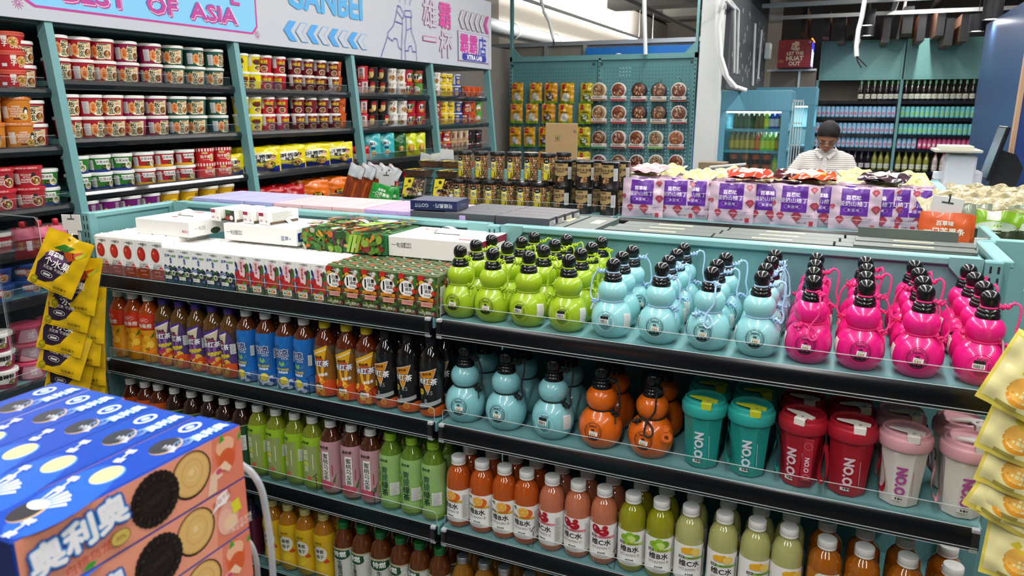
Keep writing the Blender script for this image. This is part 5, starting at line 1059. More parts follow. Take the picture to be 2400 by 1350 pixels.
brow(3, 3, [870, 920, 980], [K_RN], 'crinkled red noodle bag', 430, 1.0); brow(4, 3, [1050, 1100], [K_RN], 'crinkled red noodle bag', 400, 1.0)
# clear side panel and red squeeze pouches by the near bay
g = G(); g.box(-3.30, -2.98, 1.93, 1.935, .55, 1.18, ACR); g.tube([(-3.3, 1.932, .55), (-3.3, 1.932, 1.15), (-3.28, 1.932, 1.18), (-3.0, 1.932, 1.18), (-2.98, 1.932, 1.16), (-2.98, 1.932, .55)], .0016, ACRE, 6)
K_SQ = Kind('squeeze_pouch', 'pouch', [('pouch', pouch(.085, .14, .05, '8c1420', [('r', 0, 112, 84, 44, 'c8607a'), ('r', 18, 60, 20, 44, 'd8c8c8'), ('t', '辣\n酱', -14, 60, 20, 'd8a050')], 3)), ('spout', G().lathe([(.009, .138), (.012, .142), (.012, .162), (.009, .166), (0, .166)], mat('b81c2c', .35), 16))])
for i, px in enumerate((75, 108, 140)):
    p = at(px, 640, x=-3.24); K_SQ.put((-3.26 + .02 * i, p.y, .965), 'red squeeze pouch with pink top and screw cap, %s from the camera end' % ORD[i], 'red squeeze pouches', rz=pi / 2 - .6)
tag(link('side_guard', g.mesh('side_guard')), 'tall clear acrylic side panel in front of the pink noodle bowls', 'guard')
# ================================================================ flat boxes on top of the front gondola
ZB = 1.312
def flatbox(w, d, h, col, top, front=(), side=(), bev=.0006):
    g = G(); g.box(-w / 2, w / 2, -d / 2, d / 2, 0, h, mat(col, .5), bev); art(g, TOP(h), top); art(g, FRONT(-d / 2), front); art(g, SIDE(w / 2), side); return g
def slim(col, ink): return Kind('tea_box', 'box', [('box', flatbox(.117, .0285, .05, col, [('r', 0, 0, 34, 1.4, ink), ('r', 0, -13.2, 116, .7, ink), ('r', -57.5, 0, .6, 27, ink)], [('t', 'BAOZUISU', -22, 36, 12, ink), ('r', -56, 25, .6, 48, ink)]))])
cols = [(slim('a9a6d4', '6a6790'), -2.078, 3, 'lavender blue'), (slim('e0b4b6', '94666a'), -1.715, 3, 'pale pink'), (slim('bfa2d6', '6e5688'), -1.352, 3, 'lilac')]
for K, x0, n, nm in cols:
    for i in range(n):
        for r in range(8):
            K.put((x0 + .1185 * (i + .5) + RND.uniform(-.001, .001), 1.915 + .0296 * r, ZB - .05), '%s slim tea box, %s column of its colour, %s row from the front' % (nm, ORD[i], ORD[r]), 'slim tea boxes on the gondola top')
KBLK = Kind('gift_box', 'box', [('box', flatbox(.165, .056, .045, '4a4b50', [('t', '黑巧克力', 0, 3, 8, '77787c'), ('r', 0, -12, 60, 1, '6a6b70')], [('t', '巧克力', 0, 22, 10, '6a6b70')], [('r', 0, 22, 46, 30, 'c8c8c8')] + lines_art(0, 22, 40, 26, 6, '555555')))])
for i in range(2):
    for r in range(4):
        KBLK.put((-.985 + i * .168 + r * .004, 1.93 + r * .058, ZB - .038), 'matt dark grey chocolate box in the block by the navy box, column %s, row %s' % ('one two'.split()[i], 'one two three four'.split()[r]), 'dark grey chocolate boxes')
for i in range(2):
    KBLK.put((-1.10 + i * .03, 1.925 + i * .06, ZB - .040), 'matt dark grey box beneath the navy box, %s' % ['towards the camera', 'behind the first'][i], 'dark grey chocolate boxes')
nb = G(); nb.box(-.075, .075, -.052, .052, 0, .03, mat('1d2750', .3), .001); nb.box(-.07, .07, -.048, .048, .0298, .0306, mat('5a6070', .3), .001)
art(nb, FRONT(-.052), [('t', 'GOTIT', -38, 15, 15, 'c8ccd8', {'rot': pi}), ('t', '可缇黑巧', 34, 15, 14, 'c8ccd8', {'rot': pi, 'off': .02}), ('r', 2, 15, 2, 2, 'c8ccd8')]); art(nb, SIDE(.075), [('t', 'CHOCOLATE', 0, 15, 7, '9aa0b4')])
o = tag(link('chocolate_box', nb.mesh('chocolate_box')), 'small navy chocolate box lying upside down on the dark grey boxes', 'box'); o.location = (-1.115, 1.96, ZB + .008); o.rotation_euler = (0, 0, .13)
GD = lambda w, d, h: [('r', 0, 0, w * 170, 7, 'd8d2a8'), ('t', '黑芝麻丸', 0, 0, 7, '8a845c')]
KG = Kind('gift_box', 'box', [('box', flatbox(.285, .056, .045, '525b56', [('r', 0, 0, 96, 14, 'd6d0a4'), ('t', '黑芝麻丸 黑芝麻', 0, 0, 10, '7a7450')], [('r', 0, 22, 100, 1, '5a625c')]))])
KG2 = Kind('gift_box', 'box', [('box', flatbox(.085, .235, .045, '525b56', [('r', 10, 20, 28, 70, 'd6d0a4'), ('t', '黑芝麻', 10, 20, 14, '7a7450', {'rot': pi / 2})]))])
for i in range(2): KG2.put((-.735 + i * .093, 2.02 - i * .006, ZB - .058), 'dark green gift box laid lengthwise beside the dark grey boxes, %s one' % ['inner', 'outer'][i], 'dark green gift boxes', rz=-.02)
for i in range(3):
    for r in range(3):
        KG.put((-.435 + i * .29 + r * .012, 1.935 + r * .059, ZB - .056), 'long dark green gift box with cream label, stack %s from the navy box, row %s' % ('one two three'.split()[i], 'one two three'.split()[r]), 'dark green gift boxes')
KG.put((.165, 2.10, ZB - .035), 'dark green gift box tipped open at the end of the row', 'dark green gift boxes', rx=-.13, sc=(.78, 1.2, 1)); KG.put((.17, 1.94, ZB - .052), 'dark green gift box lying flat by the end upright', 'dark green gift boxes', sc=(.9, 1, 1)); KG.put((.175, 2.0, ZB - .05), 'dark green gift box in the middle beside the end upright', 'dark green gift boxes', sc=(.9, 1, 1))

# ================================================================ goods on the gondola behind
ZG = 1.108
def sphere(g, c, r, m, n=8, k=5, sz=1.0):
    b = len(g.v); g.lathe([(0, c[2] - r * sz)] + [(r * sin(pi * i / k), c[2] - r * sz * cos(pi * i / k)) for i in range(1, k)] + [(0, c[2] + r * sz)], m, n, c=(c[0], c[1]))
def jar():
    R = random.Random(2); g = G(); cols_ = [mat(c, .4) for c in ('b08a60', 'c8a074', '8f6844', 'd0b48c', 'b8743c', '9c8c60')]
    g.lathe([(0, .003), (.029, .003), (.029, .118), (0, .118)], mat('4a3420', .7), 14)
    for lev in range(10):
        for k in range(15):
            a = 2 * pi * (k + .5 * (lev % 2)) / 15 + R.uniform(-.08, .08); sphere(g, (.0305 * cos(a), .0305 * sin(a), .009 + lev * .0118), .0066 * R.uniform(.88, 1.1), R.choice(cols_), 8, 5, 1.15)
    s = G(); s.lathe([(0, 0), (.034, 0), (.0375, .004), (.0378, .12), (.036, .126)], ACR, 28)
    l = G(); S = round_surf([(.0379, 0), (.0379, .13)], .038)
    art(l, S, [('p', [(-12, 12), (4, 10), (17, 26), (17, 96), (-16, 96), (-16, 20)], 'd8c81c'), ('e', 0, 104, 16, 13, '15140f'), ('t', '香脆', 0, 104, 9, 'd8d8d0'), ('r', 0, 88, 20, 7, 'e8e6d8'), ('t', '夏威夷果', 0, 72, 8, '15140f', {'off': .04}), ('r', 0, 72, 22, 16, 'e8e6e0'), ('t', '鹌鹑\n坚果', 0, 72, 8, '15140f', {'off': .04}), ('r', -7, 54, 5, 5, '15140f'), ('e', 3, 50, 8, 9, 'e0d8c0'), ('e', 3, 50, 5, 6, 'b8803a'), ('p', [(12, 26), (12, 60), (4, 10)], '15140f')], 5, None)
    c = G(); c.lathe([(.037, .1245), (.0395, .125), (.0395, .142), (.0375, .1445), (0, .1445)], mat('141416', .3), 32)
    return Kind('nut_jar', 'jar', [('nuts', g), ('jar', s), ('label', l), ('lid', c)])
KJ = jar()
for t, pxs in ((0, [1077, 1113, 1149, 1190, 1227, 1264]), (1, [1090, 1128, 1166, 1205, 1245, 1285])):
    for i, px in enumerate(pxs):
        yy = BY0 + .05 + t * .055; xx = at(px, 470 - 80 * t, y=yy).x
        KJ.put((xx, yy, ZG + t * .145), 'brown nut jar with yellow label, %s from the nut trays on the %s tier' % (ORD[i], ['lower', 'upper'][t]), 'nut jars', rz=RND.uniform(-.3, .25))
        if t == 0: KJ.put((xx + .01, yy + .08, ZG), 'brown nut jar half hidden, supporting the upper tier, %s from the nut trays' % ORD[i], 'nut jars', rz=.3)
KJ.put((at(1318, 390, y=3.62).x, 3.64, ZG + .145), 'brown nut jar partly behind the black nut cans', 'nut jars'); KJ.put((at(1318, 390, y=3.62).x, 3.64, ZG), 'brown nut jar hidden low behind the black cans', 'nut jars')
def can():
    g = G(); g.lathe([(0, 0), (.043, 0), (.0445, .002), (.0445, .004), (.0435, .006), (.0435, .118), (.0445, .12)], mat('1b1513', .3, coat=.3), 36)
    S = round_surf([(.0436, 0), (.0436, .13)], .0437)
    art(g, S, [('p', [(-40, 62), (40, 62), (40, 117), (-40, 117)], 'a88c5c'), ('e', 0, 62, 34, 8, 'a88c5c'), ('t', '百草味', 0, 108, 11, '1b1513', {'off': .04}), ('t', '混合全坚果', 0, 88, 16, '1b1513', {'off': .02}), ('r', 0, 76, 34, 3.5, '1b1513'), ('t', '每日坚果', 14, 22, 6, '8a744c')] + mix_bits(-10, 16, 28, 52, 16, ['b88a5c', 'c89c70', 'a87848', '6a4a30'], 4, 6, 4) + [('r', 52, 70, 24, 60, 'c8c8c4')] + lines_art(52, 74, 20, 50, 12), 5, None)
    l = G(); l.lathe([(.0435, .118), (.0462, .1185), (.0462, .127), (.044, .129), (.043, .1275), (0, .1275)], mat('101013', .3), 36)
    return Kind('nut_can', 'can', [('can', g), ('lid', l)])
KC = can()
for t, pxs in ((0, [1319, 1369, 1428]), (1, [1321, 1371, 1431])):
    for i, px in enumerate(pxs):
        for r in range(2):
            xx = at(px, 450 - 60 * t, y=3.5).x
            KC.put((xx + r * .03, 3.5 + r * .094, ZG + .1285 * t), 'black and gold nut can, %s from the jars on the %s tier, %s row' % (ORD[i], ['lower', 'upper'][t], ROWW[r]), 'nut cans', rz=RND.uniform(-.5, .3))
# nut trays
def tray():
    R = random.Random(6); g = G(); sh = mat('15120f', .3)
    def rr(w, h, r, k=4): 
        return [(sx * (w / 2 - r) + r * cos(a), sy * (h / 2 - r) + r * sin(a)) for sx, sy, a0 in ((1, 1, 0), (-1, 1, pi / 2), (-1, -1, pi), (1, -1, 3 * pi / 2)) for a in [a0 + j * pi / 2 / k for j in range(k + 1)]]
    o, i_ = rr(.145, .125, .02), rr(.132, .112, .016); b = rr(.12, .10, .014); n = len(o)
    vs = [(x, y, .036) for x, y in o] + [(x, y, .038) for x, y in i_] + [(x, y, .0) for x, y in b] + [(x, y, .033) for x, y in o]
    g.add(vs, [(k, (k + 1) % n, n + (k + 1) % n, n + k) for k in range(n)] + [(3 * n + k, 3 * n + (k + 1) % n, (k + 1) % n, k) for k in range(n)], sh)
    g.add(vs, [(2 * n + k, 2 * n + (k + 1) % n, 3 * n + (k + 1) % n, 3 * n + k) for k in range(n)] + [tuple(range(2 * n, 3 * n))[::-1]], mat('5a3c26', .35, coat=.4, bump=.9, nscale=90, noise=.4))
    nt_ = G(); ms = [mat(c, .35) for c in ('7a5430', 'a87c4c', '5c3a22', 'c8a878')]
    for k in range(95):
        x, y = R.uniform(-.055, .055), R.uniform(-.045, .045); sphere(nt_, (x, y, .032), R.uniform(.005, .0065), R.choice(ms), 7, 4)
    f = G(); S = TOP(.0395)
    f.prism(i_, .0388, .0392, ACR, 'z')
    art(f, S, [('p', [(-64, -54), (-64, 52), (-4, 54), (-10, 20), (-20, -10), (-34, -54)], 'c4b41c'), ('e', -30, 34, 10, 10, '1a1a1a'), ('e', -34, -20, 15, 14, 'b08a74'), ('e', -28, -12, 14, 9, '1a1614'), ('r', -48, 6, 22, 5, '2a2a22', .4), ('e', 46, -34, 12, 10, 'b8b8b0'), ('e', -56, -44, 6, 6, '2a2a20'), ('e', 44, -14, 8, 8, '9a9a3a')])
    return Kind('nut_tray', 'tray', [('tray', g), ('nuts', nt_), ('film', f)])
KT = tray()
for i, (px, rz) in enumerate(((960, .0), (1032, .05))):
    p = at(px, 468, y=3.42); KT.put((p.x, 3.50, ZG + .075), 'nut tray tipped up to face the front, %s' % ['next to the hanging green pouch', 'next to the nut jars'][i], 'nut trays', rx=1.22, rz=rz)
for i, (px, xoff) in enumerate(((975, 0), (1050, 0))):
    for t in range(4):
        p = at(px, 400, y=3.66); KT.put((p.x + .004 * t, 3.66 + .004 * t, ZG + .001 + t * .0425), 'nut tray lying flat in the %s stack, %s from below' % (['outer', 'inner'][i], ORD[t]), 'nut trays', rz=RND.uniform(-.06, .06))
for i, px in enumerate((1010, 1060)): KT.put((at(px, 385, y=3.78).x, 3.80, ZG + .172), 'nut tray topping the rear of the pile, %s' % ['outer one', 'inner one'][i], 'nut trays', rz=.15); 
# white price cards standing behind the trays
for i, (px, py) in enumerate([(1000, 372), (1048, 362), (1028, 370)]):
    p = at(px, py, y=3.88); g = G(); g.box(-.04, .04, -.001, .001, -.03, .03, mat('dcdee0', .5)); o = tag(link('price_card', g.mesh('price_card')), 'white card sticking up behind the nut trays, %s' % ['by the outer stack', 'by the jars', 'in the middle'][i], 'card', 'white cards'); o.location = p; o.rotation_euler = (.3, .25 - .2 * i, .2)

# long translucent dried strips in bags
KS = Kind('strip_bag', 'snack bag', [('bag', pouch(.085, .26, .03, '8c3c1c', [('r', 0, 225, 84, 68, 'c4c8cc'), ('t', '5斤', 10, 186, 22, '1c1c1c', {'off': .04}), ('r', 20, 90, 10, 150, 'b5561c'), ('r', -22, 80, 8, 140, '7a2c14')], 4, wr=.004, rough=.15))])
for i, (px, py, ry) in enumerate([(808, 470, .35), (832, 472, .38), (850, 474, .33), (868, 476, .42), (882, 476, .5)]):
    p = at(px, py, y=3.35 + .03 * i); KS.put((p.x, p.y, 1.07), 'reddish brown snack strip bag with white top, %s from the wall side' % ORD[i], 'leaning strip bags', ry=ry, rz=.25)
g = G(); g.box(-2.66, -2.40, 3.3, 3.55, 0, 1.07, TEAL); tag(link('end_rack', g.mesh('end_rack')), 'teal end rack holding the brown strip bags', 'rack')

# hanging cards and pouches
def hang(K, p, h, label, group=None, rx=0, ry=0, rz=0, sc=None):
    from mathutils import Euler
    v = Euler((rx, ry, rz)).to_matrix() @ Vector((0, 0, h * (sc or 1)))
    return K.put(Vector(p) - v, label, group, rz=rz, rx=rx, ry=ry, sc=sc)
def cardk():
    g = G(); m = mat('d6d5d2', .5)
    g.box(-.032, .032, -.001, .001, -.048, 0, m, .0008); g.box(-.016, .016, -.001, .001, -.062, -.048, m, .0008); art(g, FRONT(-.001), [('r', 0, -13, 24, 4, '4a5254'), ('r', 2, -6, 3, 14, '15181a')])
    k = G(); k.tube([(0, .012, -.055), (0, -.004, -.06), (0, -.012, -.075), (0, -.006, -.082)], .0022, mat('e0e0de', .4), 6); p_ = G(); p_.tube([(.001, .0, -.008), (.001, .02, .004)], .0025, mat('15181a', .4), 6)
    return Kind('hanger_card', 'card', [('card', g), ('hook', k), ('pin', p_)])
KCARD = cardk()
FIGA = [('p', [(-52, 30), (-58, 66), (-34, 108), (0, 122), (30, 128), (36, 112), (26, 70), (6, 34), (-20, 20), (-42, 20)], '2d2032'), ('p', [(0, 122), (30, 128), (50, 140), (40, 112), (20, 96)], 'b0481c'), ('p', [(36, 120), (58, 142), (62, 136), (44, 112)], 'a8a81c'), ('p', [(-30, 120), (-6, 140), (26, 140), (10, 122)], '2f6a24'), ('e', -10, 96, 34, 14, '5a4060'), ('t', '百草味', -14, 104, 15, 'e8e4e0', {'off': .05}), ('t', '个水果', -2, 82, 25, 'eeeae4', {'off': .02}), ('t', '无花果 不加糖', -6, 64, 10, 'cfc8c4'), ('ring', -18, 44, 18, 8, 1.5, 'd8d4d0'), ('r', -18, 44, 20, 6, 'cfccc8'), ('e', -56, 18, 12, 13, '8a7a14'), ('t', '100', -56, 20, 9, 'd8c820'), ('t', '无花果干', 34, 18, 11, '3a2c14'), ('r', 10, 6, 90, 1, '5a4a14'), ('e', 0, 178, 5, 3, '8a5a14')]
def big(it, kx, ky, y0):
    o = []
    for k in it:
        k = list(k)
        if k[0] == 'p': k[1] = [(x * kx, y0 + (y - y0) * ky) for x, y in k[1]]
        elif k[0] == 't': k[2] *= kx; k[3] = y0 + (k[3] - y0) * ky; k[4] *= ky
        else: k[1] *= kx; k[2] = y0 + (k[2] - y0) * ky; k[3] *= kx; k[4] *= ky
        o.append(tuple(k))
    return o
FIGA = big(FIGA[:-5], 1.14, 1.16, 24) + FIGA[-5:]
KFIG = Kind('fig_pouch', 'pouch', [('pouch', pouch(.155, .19, .026, 'd2a90e', FIGA, 3, wr=.003, rough=.24))])
FIGA_ = 0; c0 = at(165, 503, y=1.47); KCARD.put(c0, 'white hanger card above the yellow fig pouches', None, rz=.25)
spots = [(168, 556, .42, -.2, 1.40), (188, 600, .2, -.15, 1.425), (178, 640, .22, -.2, 1.42), (197, 672, .1, -.12, 1.435), (170, 700, .25, -.25, 1.415), (192, 724, .12, -.15, 1.43), (175, 752, .3, -.25, 1.41), (196, 775, .05, -.12, 1.44), (180, 800, .22, -.2, 1.42), (198, 828, .08, -.12, 1.44), (196, 862, -.05, -.1, 1.45)]
for i, (px, py, ry, rx, yy) in enumerate(spots):
    hang(KFIG, at(px, py, y=yy), .187, 'yellow fig pouch, %s' % ['topmost of the hanging strip and facing out'][0] if i == 0 else 'yellow fig pouch, %s down the hanging strip' % ORD[i], 'yellow fig pouches', rx=rx, ry=ry, rz=.35, sc=.9)
g = G(); g.box(-.006, .006, 0, .001, -.75, 0, mat('c8cac8', .3, alpha=.6)); o = tag(link('clip_strip', g.mesh('clip_strip')), 'thin clear hanging strip carrying the yellow fig pouches', 'strip'); o.location = at(185, 545, y=1.475)
# yellow plum bags at the far right
YELA = [('r', 0, 88, 146, 150, 'e8dea0'), ('e', -4, 56, 34, 34, 'd8942c'), ('e', -9, 62, 27, 28, 'e6ae50'), ('p', [(-30, 96), (-14, 84), (-6, 98), (-14, 108)], 'd8c23a'), ('p', [(-16, 84), (2, 92), (-4, 78), (-16, 76)], 'd8b83a'), ('t', '酸梅', 20, 132, 26, '2a2220', {'off': .04}), ('t', '果干', 40, 108, 10, '8a5a6a'), ('r', -22, 16, 44, 9, 'a89a4a')]
KYEL = Kind('plum_pouch', 'pouch', [('pouch', pouch(.16, .18, .035, 'dccb58', YELA, 5, wr=.004, rough=.16))])
for i, (px, py, ry, rz, yy) in enumerate([(2478, 850, .34, -.3, 1.36), (2448, 955, .2, -.3, 1.375), (2442, 1035, .18, -.3, 1.38), (2436, 1100, .12, -.25, 1.385), (2436, 1120, .36, -.2, 1.39), (2420, 1240, .02, -.25, 1.39)]):
    hang(KYEL, at(px, py - 30, y=yy), .17, 'pale yellow plum pouch hanging beside the end of the shelves, %s from above' % ORD[i], 'pale yellow plum pouches', rx=-.15, ry=ry, rz=rz, sc=.74)
# green and orange mango pouches
MGA = lambda c, f: [('t', '百草味', 0, 128, 16, 'e8e8dc', {'off': .04}), ('t', '一口芒果条', 0, 104, 22, 'eeeede', {'off': .03}), ('t', '芒果条', -16, 86, 11, 'e8d8c0')] + f
KGM = Kind('mango_pouch', 'pouch', [('pouch', pouch(.14, .16, .02, '1f8a34', MGA(0, [('p', [(-30, 20), (-20, 60), (0, 64), (20, 50), (14, 20)], 'c8c42c')]), 5, rough=.3))])
KOM = Kind('mango_pouch', 'pouch', [('pouch', pouch(.14, .16, .03, 'cf5824', MGA(0, [('p', [(-50 + 18 * k, 10), (-34 + 18 * k, 66), (-22 + 18 * k, 62), (-28 + 18 * k, 8)], 'd8b020') for k in range(4)] + [('e', 44, 40, 16, 12, 'd89a4a'), ('e', 46, 18, 10, 9, 'c8885a')]), 6, rough=.35))])
p = at(905, 402, y=3.36); KCARD.put(p, 'white hanger card above the green mango pouch', None, sc=1.55); hang(KGM, at(900, 434, y=3.33), .158, 'green mango pouch hanging from a card by the nut trays', None, ry=.22, rz=.1, rx=-.25, sc=.95)
hang(KGM, at(908, 438, y=3.36), .158, 'green mango pouch half hidden behind its twin', None, ry=-.02, rz=.3, rx=-.1, sc=.93)
p = at(2225, 462, y=2.42); KCARD.put(p, 'white hanger card above the orange mango pouch', None, sc=1.25, ry=.12, rz=-.1)
for i in range(2): hang(KOM, at(2218 + 8 * i, 500 + 3 * i, y=2.40 + .03 * i), .158, ['orange mango pouch hanging at the end of the purple pouches', 'orange mango pouch half hidden behind its twin'][i], None, rz=-.1 - .1 * i, rx=-.08, ry=-.03 * i, sc=.93)

# purple hawthorn pouches
def gem(x, y, s, c='a03c4c'): return [('p', [(x - s, y + s * .2), (x - s * .5, y + s * .8), (x + s * .4, y + s * .9), (x + s, y + s * .2), (x + s * .1, y - s)], c), ('p', [(x - s * .5, y + s * .1), (x, y + s * .5), (x + s * .5, y + s * .1), (x, y - s * .5)], 'c0566a')]
PUA = [('r', -3, 122, 112, 118, '5f2a92'), ('t', '百草味', -8, 142, 21, 'e6d8e8', {'off': .05}), ('t', '酸奶山楂丁', -6, 116, 24, 'e6d8e8', {'off': .01}), ('ring', -34, 88, 11, 9, 1, 'b89ad0'), ('ring', -6, 88, 11, 9, 1, 'b89ad0'), ('ring', 22, 88, 11, 9, 1, 'b89ad0'), ('t', '香甜糯', -6, 88, 12, 'e6d8e8', {'sp': 1.9}), ('t', '山楂丁', 66, 48, 11, '8a6a9a', {'rot': .15}), ('t', '酸奶山楂丁', 40, 16, 10, '4a3a4a'), ('e', -4, 178, 9, 2.5, 'e6d8e8'), ('r', 76, 14, 18, 20, 'b0283c')] + gem(-58, 44, 19) + gem(12, 42, 24) + gem(84, 92, 20) + gem(-92, 100, 12) + gem(78, 165, 16)
KPU = Kind('hawthorn_pouch', 'pouch', [('pouch', pouch(.205, .187, .05, 'cdb4c4', PUA, 4, wr=.0035, rough=.3, flatb=.25))])
KPU2 = Kind('hawthorn_pouch', 'pouch', [('pouch', pouch(.205, .187, .05, 'cdb4c4', PUA, 9, wr=.004, rough=.3, flatb=.25))])
for i, (px, dy, rz) in enumerate([(1502, 0, 0), (1580, .035, .1), (1625, .05, 0), (1712, .0, -.05), (1800, .03, .05), (1862, .012, 0), (1925, .035, .1), (2005, .0, 0), (2062, .028, .08), (2100, .045, 0), (2150, .055, .05)]):
    yy = BY0 + .03 + dy
    for r in range(4):
        (KPU if (i + r) % 2 else KPU2).put((at(px, 480, y=yy).x + r * .012, yy + .03 + r * .088, ZG), 'purple hawthorn pouch, %s from the nut cans in the %s row' % (ORD[i], ROWW[r]), 'purple hawthorn pouches', rz=rz + RND.uniform(-.05, .05), rx=-.06, sc=1.0 if r else .98)
KYP = [Kind('dried_fruit_pouch', 'pouch', [('pouch', pouch(.17, .13, .03, 'c9c689', [('r', 0, 60, 120, 4, 'b0ac6a')], s, wr=.008, rough=.2))]) for s in (2, 7)]
for i in range(14):
    KYP[i % 2].put((-.93 + i * .094, 3.60 + .1 * (i % 3), 1.278 + .006 * (i % 2)), 'pale yellow green pouch lying over the purple pouches, %s from the nut cans' % ORD[i], 'pale pouches lying on top', rx=-1.25 + RND.uniform(-.2, .15), rz=RND.uniform(-.5, .5))
for i, (px, py, c, nm) in enumerate([(1765, 384, 'b8402c', 'red and white crumpled snack pouch lying among the pale pouches'), (1905, 418, 'b8481c', 'orange pouch lying flat over the purple pouches'), (1860, 422, '4a1418', 'dark red pouch lying flat before the shopkeeper'), (2065, 415, '3a2430', 'dark purple pouch lying flat over the last pouches'), (1500, 402, 'c8a0a4', 'pink striped pouch lying by the nut cans')]):
    p = at(px, py, y=3.55); Kind('snack_pouch', 'pouch', [('pouch', pouch(.20, .12, .03, c, [('e', 0, 60, 50, 30, 'e0c8b0'), ('r', 40, 60, 30, 60, 'd88a2c' if i == 1 else 'd8d0c8')], i + 3, wr=.006, rough=.2))]).put((p.x, 3.5 + .02 * i, 1.315), nm, None, rx=-1.35, rz=.2 - .15 * i)
# right hand end: sweet potato snack bags
RPA = [('r', 0, 150, 126, 44, '7fae2c'), ('r', -8, 160, 34, 26, 'd8dccc'), ('e', 0, 128, 50, 16, 'b8ccb4'), ('r', 0, 98, 126, 44, '3a4430'), ('e', 4, 62, 46, 22, '8a2430'), ('e', 26, 54, 14, 12, 'a03a44'), ('t', 'SWEET POTATO', -4, 30, 12, '9aae4a'), ('r', 0, 14, 60, 14, 'a8b85a')]
KRP = Kind('sweet_potato_bag', 'snack bag', [('bag', pouch(.13, .175, .05, 'b0a184', RPA, 4, wr=.004, rough=.2))])
SPA = [('r', 0, 110, 84, 24, '5a9a34'), ('p', [(-12, 140), (0, 148), (16, 142), (6, 132)], '7a2c34'), ('r', 4, 60, 60, 70, 'c8c8c0')] + lines_art(4, 60, 54, 62, 12)
KSP = Kind('sweet_potato_bag', 'snack bag', [('bag', pouch(.085, .185, .035, '8d9a84', SPA, 5, wr=.004, rough=.15))])
for i, (px, py, K, nm) in enumerate([(2262, 520, KSP, 'slim pale snack bag with green band next to the orange mango pouch'), (2292, 535, KSP, 'slim pale snack bag with green band behind the end upright'), (2342, 530, KRP, 'green topped sweet potato snack bag with a red root picture'), (2400, 540, KSP, 'slim pale snack bag at the outer end of the row'), (2430, 520, KRP, 'sweet potato snack bag cut off at the outer edge')]):
    p = at(px, py, y=2.62 + .04 * (i % 2)); K.put((p.x - .01, p.y, 1.14), nm, 'sweet potato snack bags', rz=-.1, ry=-.06 + .03 * i, sc=1.05)
KRO = Kind('sweet_potato_bag', 'snack bag', [('bag', pouch(.15, .11, .05, 'b5ab88', [('r', 0, 60, 100, 3, '9a9068')], 8, wr=.009, rough=.25))])
for i in range(9):
    p = at(2240 + 22 * i, 462 - 4 * (i % 3), y=2.95 + .1 * (i % 3)); KRO.put((p.x, p.y + .12, 1.235), 'kraft coloured snack bag slumped on the heap behind, %s from the scale' % ORD[i], 'slumped kraft snack bags', rx=-1.0 + .3 * (i % 3), rz=.4 - .2 * (i % 4))
g = G(); g.box(.40, 1.3, 2.5, 3.35, 0, 1.10, TEAL); g.box(.40, 1.3, 2.48, 2.499, 0, 1.11, TEAL2); g.box(.4, 1.28, 2.502, 2.506, 1.101, 1.16, ACR); tag(link('end_rack', g.mesh('end_rack')), 'teal end rack holding the sweet potato snack bags', 'rack')
g = G(); g.box(-.05, .05, -.001, .001, -.035, .035, mat('d8d6d0', .5), .0008); o = tag(link('price_card', g.mesh('price_card')), 'white card behind the open topped post at the end of the gondola', 'card'); o.location = at(2330, 590, y=2.3)
g = G(); g.box(.365, .45, 2.18, 2.215, 0, RIM - .003, TEAL2, .002); g.box(.375, .395, 2.216, 2.47, 1.18, RIM - .006, TEAL2, .002); tag(link('rack_post', g.mesh('rack_post')), 'hollow teal post joining the two gondolas at their end', 'post')
